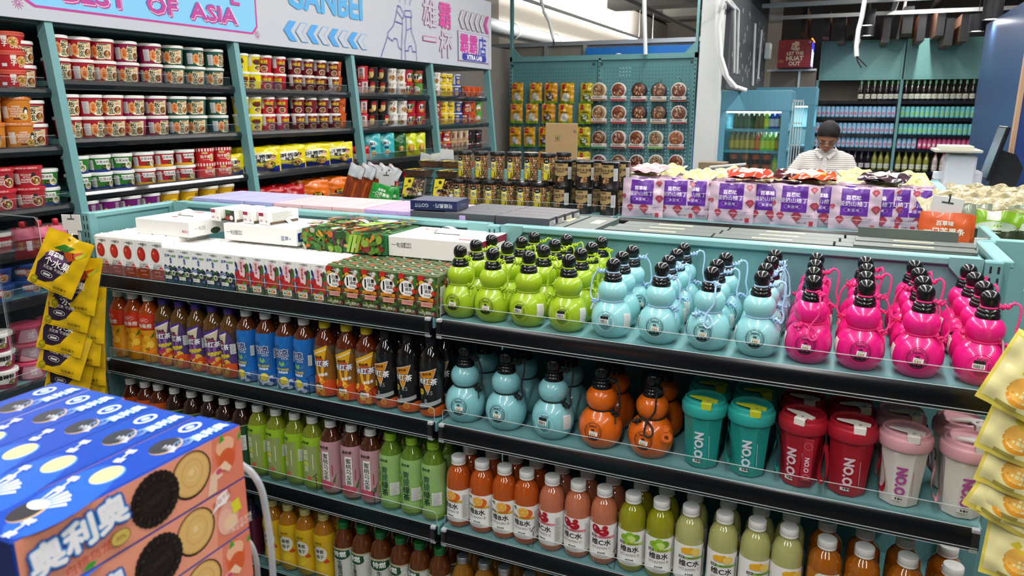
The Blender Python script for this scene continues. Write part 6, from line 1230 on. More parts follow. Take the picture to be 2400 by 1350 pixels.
# ================================================================ cookie boxes close to the camera
def cookiebox(var):
    w, d, h = .0575, .235, .0592
    g = G(); BL = mat('1c3f9e', .22, coat=.3); g.box(-w, 0, 0, d, 0, h, BL, .0012)
    def P(x): return x
    S = flat((0, 0, 0), (0, 1, 0), (0, 0, 1), (1, 0, 0))
    it = [('p', [(2, 1), (234, 1), (234, 58.5), (2, 58.5)], 'e6987c'), ('p', [(190, 1), (234, 1), (234, 58.5), (196, 58.5)], 'da7c64')]
    def cookie(cx, cy, r):
        o = [('p', [(cx + (r if k % 2 else r - 1) * cos(2 * pi * k / 56), cy + (r if k % 2 else r - 1) * sin(2 * pi * k / 56)) for k in range(56)], '1a1210'), ('ring', cx, cy, r - 2.2, r - 2.2, 1, '2c211d'), ('ring', cx, cy, r * .52, r * .40, .8, '302420'), ('t', 'OREO', cx, cy, r * .34, '352823', {'off': .03, 'rot': .2}), ('ring', cx, cy, r * .62, r * .52, .6, '2c211d')]
        for k in range(12):
            a = k * pi / 6; o += [('e', cx + r * .76 * cos(a), cy + r * .76 * sin(a), r * .085, r * .06, '33271f', a), ('e', cx + r * .72 * cos(a + .26), cy + r * .72 * sin(a + .26), r * .05, r * .05, '2c211d', a), ('r', cx + r * .9 * cos(a), cy + r * .9 * sin(a), r * .08, .8, '33271f', a)]
        return o
    def cream(cx, cy, r): return [('e', cx, cy - .5, r, r, '1a1210'), ('e', cx, cy, r * .92, r * .92, 'd0a35c'), ('e', cx, cy, r * .84, r * .84, 'dbb36e'), ('ring', cx + 1, cy + 1, r * .55, r * .6, 1.2, 'cf9f58'), ('ring', cx + 1, cy, r * .3, r * .28, 1.2, 'e6c484'), ('e', cx, cy + 2, r * .14, r * .14, 'e8c98c')]
    if var == 0:
        it += [('e', 212, 38, 14, 19, 'd96a40'), ('e', 212, 45, 12, 10, 'e8b08c'), ('e', 213, 30, 11, 12, 'cf5a30'), ('p', [(204, 50), (208, 60), (212, 52)], '3f9a2c'), ('p', [(228, 44), (232, 54), (234, 46)], '3f9a2c')] + cream(168, 34.5, 24)
        it += [('p', [(184, 2), (190, 22), (200, 26), (206, 16), (198, 14), (196, 2)], 'e6bfa4'), ('p', [(196, 24), (210, 30), (218, 20), (214, 16), (206, 22), (200, 18)], 'e9c4a4'), ('e', 201, 22, 4, 3, 'c8486a')] + cookie(126, 30.5, 27)
        tx, ty, ts = 52, 37, 29
    else:
        it += cream(166, 34, 24) + [('e', 207, 26, 14, 18, 'd9a08c'), ('e', 203, 24, 10, 14, 'e6b09c'), ('e', 210, 20, 9, 8, 'e9c4a0'), ('r', 219, 34, 11, 14, 'd8cf2c', .2), ('p', [(190, 44), (196, 56), (208, 58), (212, 50), (206, 44), (196, 44), (186, 40)], 'f2ece8'), ('t', '香甜不腻', 201, 51, 6.5, 'c0504a', {'rot': .25}), ('t', '白桃乌龙味\n净含量97克', 224, 12, 6, 'f0ddd0')] + cookie(122, 28, 27) + [('p', [(100, 58.5), (60, 58.5), (20, 58), (2, 50), (2, 58.5)], '1f4fb4')]
        tx, ty, ts = 46, 30, 27
    S1 = {'rot': .13, 'off': .17, 'sx': 1.02}
    it += [('t', '奥利奥', tx, ty, ts, '1d4fae', {**S1, 'off': .19}), ('t', '奥利奥', tx, ty, ts, '5aa0dc', {**S1, 'off': .12}), ('t', '奥利奥', tx, ty, ts, 'f2f2f6', {**S1, 'off': .06}),
           ('t', '白桃乌龙味', 62, 13, 11, 'c2493a', {'rot': .1}), ('e', 86, 15, 10, 7.5, '8a7030'), ('e', 86, 15, 9, 6.6, 'cdb45a'), ('t', '30%', 86, 15, 6, '6a5420'), ('p', [(48, 4), (54, 9), (62, 8), (58, 3)], '3f9a3a')]
    art(g, S, it, rough=.3, base=.0003, step=.00003)
    T = flat((0, 0, h), (1, 0, 0), (0, 1, 0), (0, 0, 1)); W = 'e6ecf6'
    it = [('r', -29, 117, 54, 230, '1d43a6'), ('e', -24, 60, 26, 60, '2a5cc0', .3)]
    for (cx, cy, r, c) in ((-29, 103, 13, 'd8c88e'), (-29, 166, 14, '38363a'), (-34, 34, 13, '38363a')):
        it += [('e', cx + 1.5, cy, r * .9 + 1, r * 1.35, '5a96dc' if c != '38363a' else 'c8a878', .25), ('e', cx, cy, r * .9, r * 1.3, c, .25)]
    for (cx, cy, sc_) in ((-34, 34, 1), (-22, 150, .55)):
        for k in range(6):
            a = .6 + k * .28; it.append(('p', [(cx + 8 * cos(a), cy + 10 * sin(a)), (cx + 26 * sc_ * cos(a - .05), cy + 34 * sc_ * sin(a)), (cx + 24 * sc_ * cos(a + .1), cy + 35 * sc_ * sin(a + .06))], W))
    it += [('e', -34, 44, 10, 7, W), ('ring', -40, 207, 9, 13, 3.2, 'cfe0f0'), ('e', -40, 207, 3.5, 5, 'b8d4ec'), ('t', '奥利奥', -14, 207, 14, '4a8ad8', {'rot': pi / 2, 'off': .13}), ('t', '奥利奥', -14, 207, 14, 'dfe8f4', {'rot': pi / 2, 'off': .04}), ('t', '扭一扭', -44, 134, 9, W, {'rot': pi / 2 + .3, 'off': .05}), ('t', '舔一舔', -44, 76, 9, W, {'rot': pi / 2 + .3, 'off': .05}), ('t', '泡一泡', -12, 14, 9, W, {'rot': pi / 2 + .2, 'off': .05})]
    for k in range(5): it.append(('ring', -16, 176 + 3.2 * k, 7 - k, 9 - k, .6, '8fb4e4'))
    art(g, T, it, rough=.2, base=.0003, step=.00003)
    g.box(-w + .001, -.001, -.0004, .0, .001, h - .001, mat('14265e', .3)); 
    e = flat((0, d, 0), (-1, 0, 0), (0, 0, 1), (0, 1, 0)); art(g, e, [('r', 29, 29, 54, 56, 'e6987c')])
    g.box(-w - .0002, -w + .0005, .001, d - .001, .0015, h - .004, mat('e6987c', .3))
    return Kind('cookie_box', 'box', [('box', g)])
KC0, KC1 = cookiebox(0), cookiebox(1)
CX = [-.545, -.604, -.661, -.717, -.776]
for i in range(5):
    for l in range(5):
        K = KC1 if l % 2 else KC0
        K.put((CX[i], .296 + [0, -.004, -.002, .002, .004][i], 1.2408 - .0597 * l), 'peach cookie box in stack %s counting from the bottles, %s from the top' % ('one two three four five'.split()[i], ORD[l]), 'peach cookie boxes')
# display stand and its bent acrylic rail
g = G(); g.box(-.93, -.53, .25, .54, 0, .985, TEAL, .004); g.box(-.95, -.52, .24, .55, .985, 1.0, TEAL2, .003); tag(link('display_stand', g.mesh('display_stand')), 'teal display stand below the stacked peach cookie boxes', 'stand')
g = G(); mr = mat('b8c0c6', .15, alpha=.55)
g.tube(smooth([at(560, 1085, y=.565), at(590, 1108, y=.565), at(612, 1145, y=.565), at(624, 1200, y=.565), at(634, 1270, y=.565), at(640, 1350, y=.565), at(648, 1500, y=.565)], 5), .0038, mr, 10)
tag(link('acrylic_rail', g.mesh('acrylic_rail')), 'bent clear acrylic rail curving beside the cookie boxes', 'rail')
g = G(); g.tube(smooth([at(575, 1262, y=.555), at(590, 1280, y=.555), at(602, 1320, y=.555), at(606, 1400, y=.555)], 5), .003, mr, 10)
tag(link('acrylic_rail', g.mesh('acrylic_rail')), 'shorter bent acrylic rail low beside the cookie boxes', 'rail')
g = G(); p = at(40, 925, y=1.2); g.box(-1.9, -1.35, 1.0, 1.25, 0, p.z, TEAL, .004); g.tube([(-1.9, .99, p.z), (-1.35, .99, p.z), (-1.35, 1.26, p.z)], .008, TEAL2, 8); tag(link('low_bin', g.mesh('low_bin')), 'low teal bin rim just behind the cookie boxes', 'bin')
# ================================================================ pegboard wall
PB = link('pegboard_display', None); tag(PB, 'teal perforated pegboard hung with yellow bags and round nut packs', 'pegboard')
PBM = mat('5d8f93', .45); px0, px1, ptop = -4.03, -1.66, 2.21
for i in range(2):
    a, b = px0 + i * 1.185, px0 + (i + 1) * 1.185
    g = G(); g.box(a + .015, b - .015, 9.0, 9.02, .3, ptop, PBM); it = []
    nx = 27; nz = 30
    for k in range(nx):
        for l in range(nz):
            X = a + .07 + k * (1.185 - .14) / (nx - 1); Z = ptop - .12 - l * .042
            br = i == 1 and (Z < 1.84 or (Z > 2.0 and 4 < k < 9)); it.append(('p', [(X + .0075 * cos(q), Z + .0075 * sin(q)) for q in (0, 1.05, 2.1, 3.14, 4.2, 5.25)], 'a9cfe6' if br else '3f6c70'))  # pale blue dots paint in the light coming through the holes from behind
    it += [('e', a + .05, ptop - .07, .018, .018, '24484c'), ('e', b - .05, ptop - .07, .018, .018, '24484c')]
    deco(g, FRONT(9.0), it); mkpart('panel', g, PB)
for x in (px0, px0 + 1.185, px1 - .03):
    g = G(); g.box(x, x + .03, 8.97, 9.03, 0, ptop if x == px0 + 1.185 else 3.1, TEAL); deco(g, FRONT(8.97), [('r', x + .015, ptop - .05 - k * .05, .012, .026, HOLE) for k in range(36)]); mkpart('upright', g, PB)
g = G(); g.box(px0, px1, 8.97, 9.03, ptop - .02, ptop + .04, TEAL); mkpart('rail', g, PB); g = G(); g.box(px0 - .3, px1, 8.97, 9.03, 3.04, 3.1, TEAL); mkpart('rail', g, PB)
for x, s in ((px0 + .03, 1), (px1 - .03, -1)):
    g = G(); g.prism([(x, ptop + .04), (x + s * .12, ptop + .04), (x, ptop + .16)][::s], 8.985, 9.0, TEAL, 'y'); mkpart('corner_bracket', g, PB)
def hookk(K, px, py, lab, grp, h, n=1, z=None):
    p = at(px, py, y=8.93)
    g = G(); g.tube([(p.x, 9.0, p.z + .02), (p.x, 8.86, p.z + .02), (p.x, 8.85, p.z + .04)], .004, mat('c8ccd0', .3, .8), 6); mkpart('peg_hook', g, PB)
    for k in range(n): K.put((p.x + .006 * k, 8.90 + .035 * k, p.z - h), lab if k == 0 else lab + ', tucked behind', grp, rz=RND.uniform(-.1, .1))
YB = lambda col, win: [('r', -34, 200, 44, 58, 'a81830'), ('t', '小吃', -34, 204, 20, 'e8c8c8'), ('t', '农家菌菇干', 8, 140, 24, '3a2a10', {'off': .04}), ('e', 0, 76, 52, 50, win)] + mix_bits(-40, 40, 40, 110, 14, ['d8d4cc', 'c8c4bc', win], 8, 14, 3) + [('r', 0, 14, 160, 30, '6f9a1c')]
KPB = [Kind('dried_food_bag', 'snack bag', [('bag', pouch(.165, .245, .05, c, YB(c, w), s, wr=.006, rough=.22))]) for c, w, s in (('d39a18', 'b8b4ac', 3), ('cf8f14', '4a3a30', 5), ('d8a01a', 'cfcabc', 7), ('bfae18', '5a6a2c', 9))]
BR = [(195, [1215, 1258, 1292, 1330, 1378], [0, 0, 1, 2, 3]), (243, [1213, 1249, 1286, 1326, 1373], [0, 0, 1, 2, 3]), (298, [1210, 1243, 1278, 1318, 1371], [0, 0, 1, 2, 3]), (355, [1210, 1245, 1278, 1318, 1371], [0, 0, 1, 2, 3])]
for r, (py, pxs, ks) in enumerate(BR):
    for i, px in enumerate(pxs): hookk(KPB[ks[i]], px, py, 'yellow dried food bag, pegboard column %s from the noodle wall, row %s' % ('one two three four five'.split()[i], 'one two three four'.split()[r]), 'yellow bags on the pegboard', .245, n=2 if i in (2, 3) else 1)
def rtub(bg, lab, seed, rimc='d8d4cc'):
    g = G(); M_ = Matrix.Translation((0, 0, .115)) @ Matrix.Rotation(pi / 2, 4, 'X')
    g.lathe([(0, -.05), (.082, -.05), (.088, -.04), (.092, .02), (.088, .026), (.08, .028)], mat(rimc, .3), 28, M=M_); g.lathe([(.08, .028), (.07, .033), (0, .036)], mat(bg, .25, coat=.5, bump=.8, nscale=60), 28, M=M_)
    art(g, FRONT(-.0372), [(k[0], k[1], k[2] + 115) + tuple(k[3:]) for k in mix_bits(-50, 50, -50, 50, 40, ['8a4a2c', 'b87a50', 'd8c0a8', '5a2c1c', 'c89a70'] + [bg], 6, 12, seed)])
    g.box(-.095, .095, -.036, .04, -.01, .05, mat('d4d0c8', .4), .006); art(g, FRONT(-.036), [('r', 0, 4, 186, 20, lab), ('t', '坚果零食', 0, 32, 22, '4a3a30', {'off': .03}), ('r', -60, 32, 24, 18, '8a7a6a')])
    return Kind('nut_pack', 'snack pack', [('pack', g)])
KRT = [rtub(*a) for a in (('9a7a4a', '8a5a30', 1, 'd8d0c0'), ('7a3a24', 'b02030', 2, 'd8d6d4'), ('5a3020', '8a2030', 3, '26201e'), ('6a4a3a', 'a08060', 4, '2c2422'), ('7a4a3a', '7a2a2c', 5), ('8a7a5a', '6fae3a', 6, 'd8dcd4'), ('a0603a', 'c8502c', 7, 'dcc8c0'), ('5a3a24', '2f7a4a', 8, 'b0a090'), ('4a1c20', '8a5a40', 9))]
TR = [(190, [0, 1, 2, 3, 4]), (243, [0, 1, 2, 3, 4]), (302, [7, 4, 1, 5, 6]), (358, [8, 7, 8, 5, 1])]
for r, (py, ks) in enumerate(TR):
    for i, px in enumerate([1407, 1453, 1501 if r < 2 else 1495, 1547 if r < 2 else 1540, 1594 if r < 2 else 1587]): hookk(KRT[ks[i]], px, py, 'round clear nut pack, pegboard column %s from the white pillar, row %s' % ('five four three two one'.split()[i], 'one two three four'.split()[r]), 'round nut packs on the pegboard', .225)

# ================================================================ coolers
def cooler(x0, x1, y0, y1, zt, lab, inner=True):
    CM = mat('5d98ad', .4); r = link('drinks_cooler', None); tag(r, lab, 'cooler')
    g = G(); w = .17
    g.box(x0, x0 + w, y0, y1, 0, zt, CM, .004); g.box(x1 - .09, x1, y0, y0 + .07, 0, zt, CM, .004); g.box(x0 - .003, x1 + .003, y0 - .003, y1 + .003, zt - .24, zt + .003, CM, .008); g.box(x0 - .003, x1 + .003, y0 - .003, y1 + .003, 0, .55, CM, .004); g.box(x0 + w, x1, y1 - .03, y1, .5, zt, mat('9fc4cc', .4)); g.box(x1 - .09, x1, y1 - .07, y1, 0, zt, CM, .004)
    mkpart('cabinet', g, r)
    for z in (.86, 1.12, 1.38):
        g = G(); g.box(x0 + w, x1 - .02, y0 + .05, y1 - .05, z - .03, z, mat('5fa0b4', .4)); mkpart('shelf', g, r)
    g = G(); g.box(x0 + w, x1 - .09, y0 + .01, y0 + .016, .55, zt - .24, clear_mat('cooler_glass', (.86, .95, .95), .3)); mkpart('side_glass', g, r)
    g = G(); g.box(x0 + w, x1 - .1, y0 + .1, y0 + .13, zt - .262, zt - .245, TUBE); mkpart('inner_lamp', g, r)
    area('cooler_light', ((x0 + x1) / 2 + .05, (y0 + y1) / 2, zt - .27), .5, .3, 9, color=(.9, 1, 1))
    area('cooler_light', (x1 - .1, (y0 + y1) / 2, 1.34), .05, .5, 2.5, rot=(0, radians(60), 0), color=(.9, 1, 1))
cooler(-1.54, -.64, 9.5, 10.35, 1.83, 'light blue open drinks cooler with a glass side, filled with bottles'); cooler(-1.30, -.42, 11.0, 11.8, 1.90, 'second light blue cooler standing behind the first one')
g = G()
for k in range(5): g.box(-.60 + .028 * k, -.592 + .028 * k, 9.3, 9.32, .9, 1.72, mat('c8ccca', .4))
for z in (.95, 1.2, 1.45, 1.7): g.box(-.60, -.48, 9.3, 9.32, z, z + .012, mat('c8ccca', .4))
g.box(-.61, -.47, 9.29, 9.33, 0, .9, mat('c8ccca', .4)); tag(link('wire_gate', g.mesh('wire_gate')), 'white slatted folding gate standing beside the cooler', 'gate')
KCB = [Kind('cooler_bottle', 'bottle', [('bottle', G().lathe([(0, 0), (.032, 0, mat(a, .3)), (.033, .03, mat(b, .3)), (.033, .12, mat(a, .3)), (.03, .15), (.014, .19, mat(c, .4)), (.014, .21), (0, .21)], mat(a, .3), 16))]) for a, b, c in (('24402c', '1f5a34', '2a2a2a'), ('8a7a2c', 'c8a83a', '5a4a1c'), ('8ac84a', 'd8e04a', 'e8e8e0'), ('d84a24', 'e07a2c', 'e8e0d0'), ('2a4aa8', 'd8dce8', '2a4aa8'))]
KNB = Kind('noodle_cup', 'noodle cup', [('cup', G().lathe([(0, 0), (.045, 0, mat('3a2018', .4)), (.05, .03, mat('c85a24', .4)), (.054, .09, mat('2a1a18', .4)), (.056, .12), (0, .12)], mat('3a2018', .4), 20))])
for s, (z, ks, pxs) in enumerate([(1.38, [0, 0, 0, 0, 0, 0, 2, 4, 4, 1], range(1722, 1832, 12)), (1.12, [1, 1, 1, 1, 1, 3, 2, 2, 2, 1], range(1716, 1826, 12))]):
    for i, px in enumerate(pxs):
        for r in range(2): KCB[ks[i]].put((at(px, 320, y=9.62).x, 9.62 + r * .35, z), 'cooler bottle, %s from the pillar side on the %s cooler shelf, %s row' % (ORD[i], ['upper', 'middle'][s], ROWW[r]), 'bottles in the cooler')
for i, px in enumerate((1718, 1745, 1770, 1795)):
    for t in range(2): KNB.put((at(px, 380, y=9.62).x, 9.64, .86 + t * .122), 'dark and orange noodle cup in the cooler, %s on the low shelf, %s tier' % (ORD[i], TI[t]), 'noodle cups in the cooler')
for i, px in enumerate((1815, 1830)): KCB[2 + i].put((at(px, 380, y=9.62).x, 9.66, .86), 'bright bottle on the low cooler shelf, %s after the noodle cups' % ORD[i], 'bottles in the cooler')

# red lit sign
r = link('light_box_sign', None); tag(r, 'red light box sign with gold lettering and a glowing blue side', 'sign')
g = G(); a0, a1 = at(1826, 96, y=12.0), at(1898, 157, y=12.0); g.box(a0.x, a0.x + .46, 12.0, 12.6, a1.z, a0.z + .01, mat('8c1420', .4)); cx = a0.x + .24; cz = (a0.z + a1.z) / 2; u = lambda x, z: (cx * 1000 + x, cz * 1000 + z)
art(g, FRONT(12.0), [('t', '虎', cx * 1000 - 8, cz * 1000 + 120, 120, 'd8b890', {'off': .05}), ('t', 'HU', cx * 1000 + 10, cz * 1000 + 66, 62, 'dcc8b0', {'off': .05}), ('t', 'LET THE', cx * 1000, cz * 1000 + 8, 62, 'dcc8b0', {'off': .05}), ('t', 'HUAT', cx * 1000, cz * 1000 - 62, 88, 'dcc8b0', {'off': .05}), ('t', 'OUT', cx * 1000, cz * 1000 - 136, 76, 'dcc8b0', {'off': .05}), ('ring', cx * 1000 - 190, cz * 1000 + 140, 34, 34, 5, 'a8602c'), ('e', cx * 1000 + 190, cz * 1000 + 160, 14, 14, 'c8c0b8'), ('ring', cx * 1000 + 180, cz * 1000 + 70, 28, 28, 5, 'a8502c'), ('r', cx * 1000 - 190, cz * 1000 - 100, 70, 40, 'a85a2c')], base=.001)
mkpart('housing', g, r)
g = G(); xr = a0.x + .462; g.box(xr, xr + .004, 12.02, 12.58, a1.z + .02, a0.z - .02, mat('3a3ae0', .4, emit=1.6)); g.box(xr + .004, xr + .008, 12.04, 12.2, a1.z + .02, cz + .06, mat('f4f4ff', .4, emit=4)); g.box(xr + .004, xr + .008, 12.34, 12.44, a1.z + .02, cz + .04, mat('f4f4ff', .4, emit=4)); mkpart('neon_side', g, r)
g = G(); g.tube([(a0.x + .455, 11.99, a0.z + .015), (a0.x + .46, 12.6, a0.z + .015)], .012, mat('f0a020', .4, emit=2.5), 6); mkpart('neon_edge', g, r)

# ================================================================ drinks shelves far behind
DS = link('drinks_shelving', None); tag(DS, 'teal drinks shelving far behind the shopkeeper with blank teal header boards', 'shelf')
DY = 13.1; DX = [-.50, .70, 1.90]
for i in range(2):
    g = G(); g.box(DX[i] + .01, DX[i + 1] - .005, DY, DY + .03, 2.055, 2.65, mat('6fa5a0', .45), .003); deco(g, FRONT(DY), [('r', (DX[i] + DX[i + 1]) / 2, z, 1.12, .006, '5a8c88') for z in (2.085, 2.62)] + [('r', x, 2.35, .006, .54, '5a8c88') for x in (DX[i] + .045, DX[i + 1] - .045)]); mkpart('header_board', g, DS)
    g = G(); g.box(DX[i] + .01, DX[i + 1], DY + .45, DY + .48, 0, 2.05, mat('6b655c', .7)); mkpart('back_panel', g, DS)
for x in DX: g = G(); g.box(x - .02, x + .02, DY - .01, DY + .03, 0, 2.06, TEAL); mkpart('upright', g, DS)
DZ = [1.745, 1.49, 1.235, 1.02, .68, .30]
for i in range(2):
    for z in DZ:
        g = G(); g.box(DX[i] + .02, DX[i + 1] - .02, DY + .01, DY + .44, z - .03, z - .004, BLKM); s = mkpart('shelf', g, DS); g = G(); g.box(DX[i] + .02, DX[i + 1] - .02, DY - .004, DY + .01, z - .05, z, WLIP); mkpart('price_strip', g, s)
def wine(body, cap, lab):
    a = G(); b = mat(body, .12, coat=.8); a.lathe([(0, 0), (.036, 0), (.038, .005), (.038, .16), (.033, .19), (.018, .235), (.0145, .25), (.0145, .31), (0, .31)], b, 20); l = G(); l.lathe([(.0384, .03), (.0384, .10)], mat(lab, .5), 20); art(l, round_surf([(.0385, .0), (.0385, .2)], .0385), [('t', 'CV', 0, 62, 30, '4a7a3a', {'off': .04})], 8); c = G(); c.lathe([(.0152, .245), (.0156, .247), (.0156, .318), (.0145, .32), (0, .32)], mat(cap, .4), 16)
    return Kind('wine_bottle', 'bottle', [('glass', a), ('label', l), ('capsule', c)])
KW = {'g': wine('14100f', '6fae7e', 'cfd0c0'), 'p': wine('16101c', '6a4a9c', 'cdc8cc'), 'y': wine('8a8a3a', '8fae3a', 'cfd4c0'), 'k': wine('b8a8a4', 'c86a84', 'd8cccc')}
def dcan(c1, c2, c3):
    a = G(); a.lathe([(0, 0), (.028, 0), (.0325, .008), (.033, .015), (.033, .15), (.031, .158), (.028, .166), (.026, .164), (0, .163)], mat(c1, .3, coat=.3), 18); art(a, round_surf([(.0331, 0), (.0331, .17)], .033), [('r', 0, 70, 60, 100, c2), ('e', 0, 60, 20, 24, c3), ('r', 0, 122, 30, 14, c2), ('t', '果', 0, 118, 20, '4a6a9a')], 8)
    return Kind('drink_can', 'can', [('can', a)])
KD = {'b': dcan('7fb4d8', 'a9c8de', 'c87a90'), 't': dcan('62b4b8', '7cc4c0', '8fbf5a'), 'p': dcan('b83a6a', 'c85a84', 'e0c8d0')}
def drow(K, n, i, z, a, b, nm, sh, k0=0, cnt=ORD):
    for k in range(n):
        x = a + (b - a) * (k + .5) / n
        K.put((x, DY + .06, z), '%s, %s on the %s of far shelf bay %s' % (nm, ORD[k], sh, ['one', 'two'][i]), nm + ' group', rz=RND.uniform(-.3, .3))
SN = ['top shelf', 'second shelf', 'third shelf', 'fourth shelf', 'fifth shelf', 'sixth shelf']
for k, px in enumerate([2018, 2034, 2049, 2063, 2077, 2090, 2103, 2123, 2137, 2151, 2165, 2178, 2192, 2206, 2220, 2235, 2249, 2264, 2280]):
    KW['g'].put((at(px, 215, y=DY + .06).x, DY + .06, DZ[0]), 'dark wine bottle, pale green capsule, top far shelf, %s from the empty end' % ORD[k], 'green capsuled wine bottles')
drow(KD['b'], 17, 0, DZ[1], DX[0] + .03, DX[1] - .03, 'light blue drink can', SN[1]); drow(KD['t'], 17, 1, DZ[1], DX[1] + .03, DX[2] - .03, 'turquoise drink can', SN[1])
drow(KD['b'], 17, 0, DZ[2], DX[0] + .03, DX[1] - .03, 'light blue drink can', SN[2]); drow(KD['t'], 17, 1, DZ[2], DX[1] + .03, DX[2] - .03, 'turquoise drink can', SN[2])
drow(KD['b'], 17, 0, DZ[3], DX[0] + .03, DX[1] - .03, 'light blue drink can', SN[3]); drow(KD['b'], 4, 1, DZ[3], DX[1] + .03, DX[1] + .31, 'light blue drink can', SN[3]); drow(KD['p'], 13, 1, DZ[3], DX[1] + .32, DX[2] - .03, 'pink drink can', SN[3])
for s, z in ((4, DZ[4]), (5, DZ[5])):
    drow(KW['p'], 9, 0, z, DX[0] + .05, DX[0] + .90, 'dark wine bottle with purple capsule', SN[s]); drow(KW['y'], 3, 0, z, DX[0] + .90, DX[1] - .03, 'pale green wine bottle', SN[s]); drow(KW['y'], 5, 1, z, DX[1] + .04, DX[1] + .52, 'pale green wine bottle', SN[s]); drow(KW['k'], 4, 1, z, DX[1] + .54, DX[1] + .96, 'clear wine bottle with pink capsule', SN[s])

# ================================================================ counter, scale, monitor
g = G(); g.box(.28, .95, 4.45, 4.85, 0, 1.14, mat('b8bcbe', .5)); g.box(.26, .97, 4.43, 4.87, 1.14, 1.17, mat('d8dad8', .3), .003); tag(link('cashier_counter', g.mesh('cashier_counter')), 'pale cashier counter beside the shopkeeper carrying scale and monitor', 'counter')
WH = mat('c4c8d0', .4); r = link('label_scale', None); tag(r, 'white label printing scale with paper stacked on its tray, on the counter', 'scale'); r.location = (.555, 4.6, 1.17)
g = G(); g.box(-.055, .085, -.06, .1, 0, .215, WH, .01); g.box(.06, .125, -.02, .1, .03, .13, WH, .01); g.box(-.1, -.05, 0, .06, .08, .12, WH, .004); mkpart('body', g, r)
g = G(); g.box(-.12, .10, -.1, .14, .228, .243, mat('b5b4a6', .4), .003); mkpart('tray', g, r); g = G(); g.box(-.095, .06, -.08, .1, .243, .262, mat('d0cdbd', .6), .002); mkpart('paper_stack', g, r)
r = link('monitor', None); tag(r, 'black touch monitor on a grey stand facing the shopkeeper by the scale', 'monitor'); r.location = (.74, 4.62, 1.17); r.rotation_euler = (0, .2, 0)
g = G(); g.box(-.055, -.035, -.02, .22, .07, .36, mat('14161a', .3), .004); g.box(-.0565, -.055, -.01, .21, .085, .35, mat('7a8088', .15)); mkpart('screen', g, r)
g = G(); g.prism([(-.02, .02), (.06, -.02), (.10, .05), (.10, .17), (.05, .23), (-.03, .24)], .06, .12, mat('15171b', .4), 'y'); mkpart('back_housing', g, r); g = G(); g.box(-.04, .05, .06, .12, -.03, .04, WH, .004); mkpart('foot', g, r)
p = at(1315, 320, y=4.05); g = G(); g.box(-.095, .1, -.004, .004, -.13, .075, mat('a5875f', .7, noise=.05), .002); deco(g, FRONT(-.004), [('t', '米', -.02, -.01, .04, '4a5a3a'), ('t', '*', .085, .03, .05, '5a4a34')])
g.box(-.095, .1, 0, .22, -.32, -.13, mat('a5875f', .7)); o = tag(link('cardboard_box', g.mesh('cardboard_box')), 'brown cardboard box with an open flap behind the nut jars', 'box'); o.location = p
p = at(1672, 392, y=6.5); g = G(); g.box(-.11, .11, -.1, .1, -.2, .045, mat('7d6a54', .6)); o = tag(link('cardboard_box', g.mesh('cardboard_box')), 'small grey brown carton in front of the cooler', 'box'); o.location = p
p = at(1705, 388, y=6.2); g = G(); g.box(-.14, .14, -.05, .05, -.006, .006, mat('ccc8c0', .6)); g.box(-.12, .12, -.04, .04, -.2, -.006, mat('9a9a98', .6)); o = tag(link('white_tray', g.mesh('white_tray')), 'flat white tray resting tilted by the carton before the cooler', 'tray'); o.location = p; o.rotation_euler = (0, -.12, 0)
g = G(); g.box(-1.2, -.72, 6.1, 6.65, 0, at(1672, 392, y=6.5).z - .2, mat('8a8c8e', .5), .004); tag(link('low_cabinet', g.mesh('low_cabinet')), 'low grey cabinet carrying a carton and a white tray before the cooler', 'cabinet')
q = at(1315, 320, y=4.05); g = G(); g.box(q.x - .2, q.x + .2, 4.02, 4.4, 0, q.z - .32, mat('7c8486', .5), .004); tag(link('storage_crate', g.mesh('storage_crate')), 'tall grey storage crate under the brown cardboard box', 'crate')
# ================================================================ the shopkeeper
def remeshed(g, name, m, vox, smooth_it=6):
    me = g.mesh('tmp'); o = link('tmp', me); md = o.modifiers.new('r', 'REMESH'); md.mode = 'VOXEL'; md.voxel_size = vox; md.use_smooth_shade = True
    s = o.modifiers.new('s', 'SMOOTH'); s.iterations = smooth_it; s.factor = .5
    bpy.context.view_layer.update(); me2 = bpy.data.meshes.new_from_object(o.evaluated_get(bpy.context.evaluated_depsgraph_get())); bpy.data.objects.remove(o)
    me2.name = name; me2.materials.clear(); me2.materials.append(m); return me2
def loft(g, secs, m, n=28):
    """secs: (z, cx, cy, rx, ry)"""
    vs = []; 
    for z, cx, cy, rx, ry in secs:
        for i in range(n):
            a = 2 * pi * i / n; ca, sa = cos(a), sin(a); p = .85
            vs.append((cx + rx * math.copysign(abs(ca) ** p, ca), cy + ry * math.copysign(abs(sa) ** p, sa), z))
    fs = [(k * n + i, k * n + (i + 1) % n, (k + 1) * n + (i + 1) % n, (k + 1) * n + i) for k in range(len(secs) - 1) for i in range(n)] + [tuple(range(n))[::-1], tuple(range((len(secs) - 1) * n, len(secs) * n))]
    g.add(vs, fs, m, True)
SKIN = mat('a8755c', .5, noise=.05, nscale=12)
P0 = Vector((at(1937, 340, y=6.6).x, 6.6, 0))
man = link('person', None); man.location = P0; man.scale = (1, 1, .975); tag(man, 'man in a striped white short sleeved shirt and glasses looking down behind the pouches', 'person')
HM = Matrix.Translation((0, -.045, 1.345)) @ Matrix.Rotation(.46, 4, 'X') @ Matrix.Rotation(.06, 4, 'Y') @ Matrix.Diagonal((.97, .97, .90, 1))
def hp(x, y, z): return HM @ Vector((x, y, z))
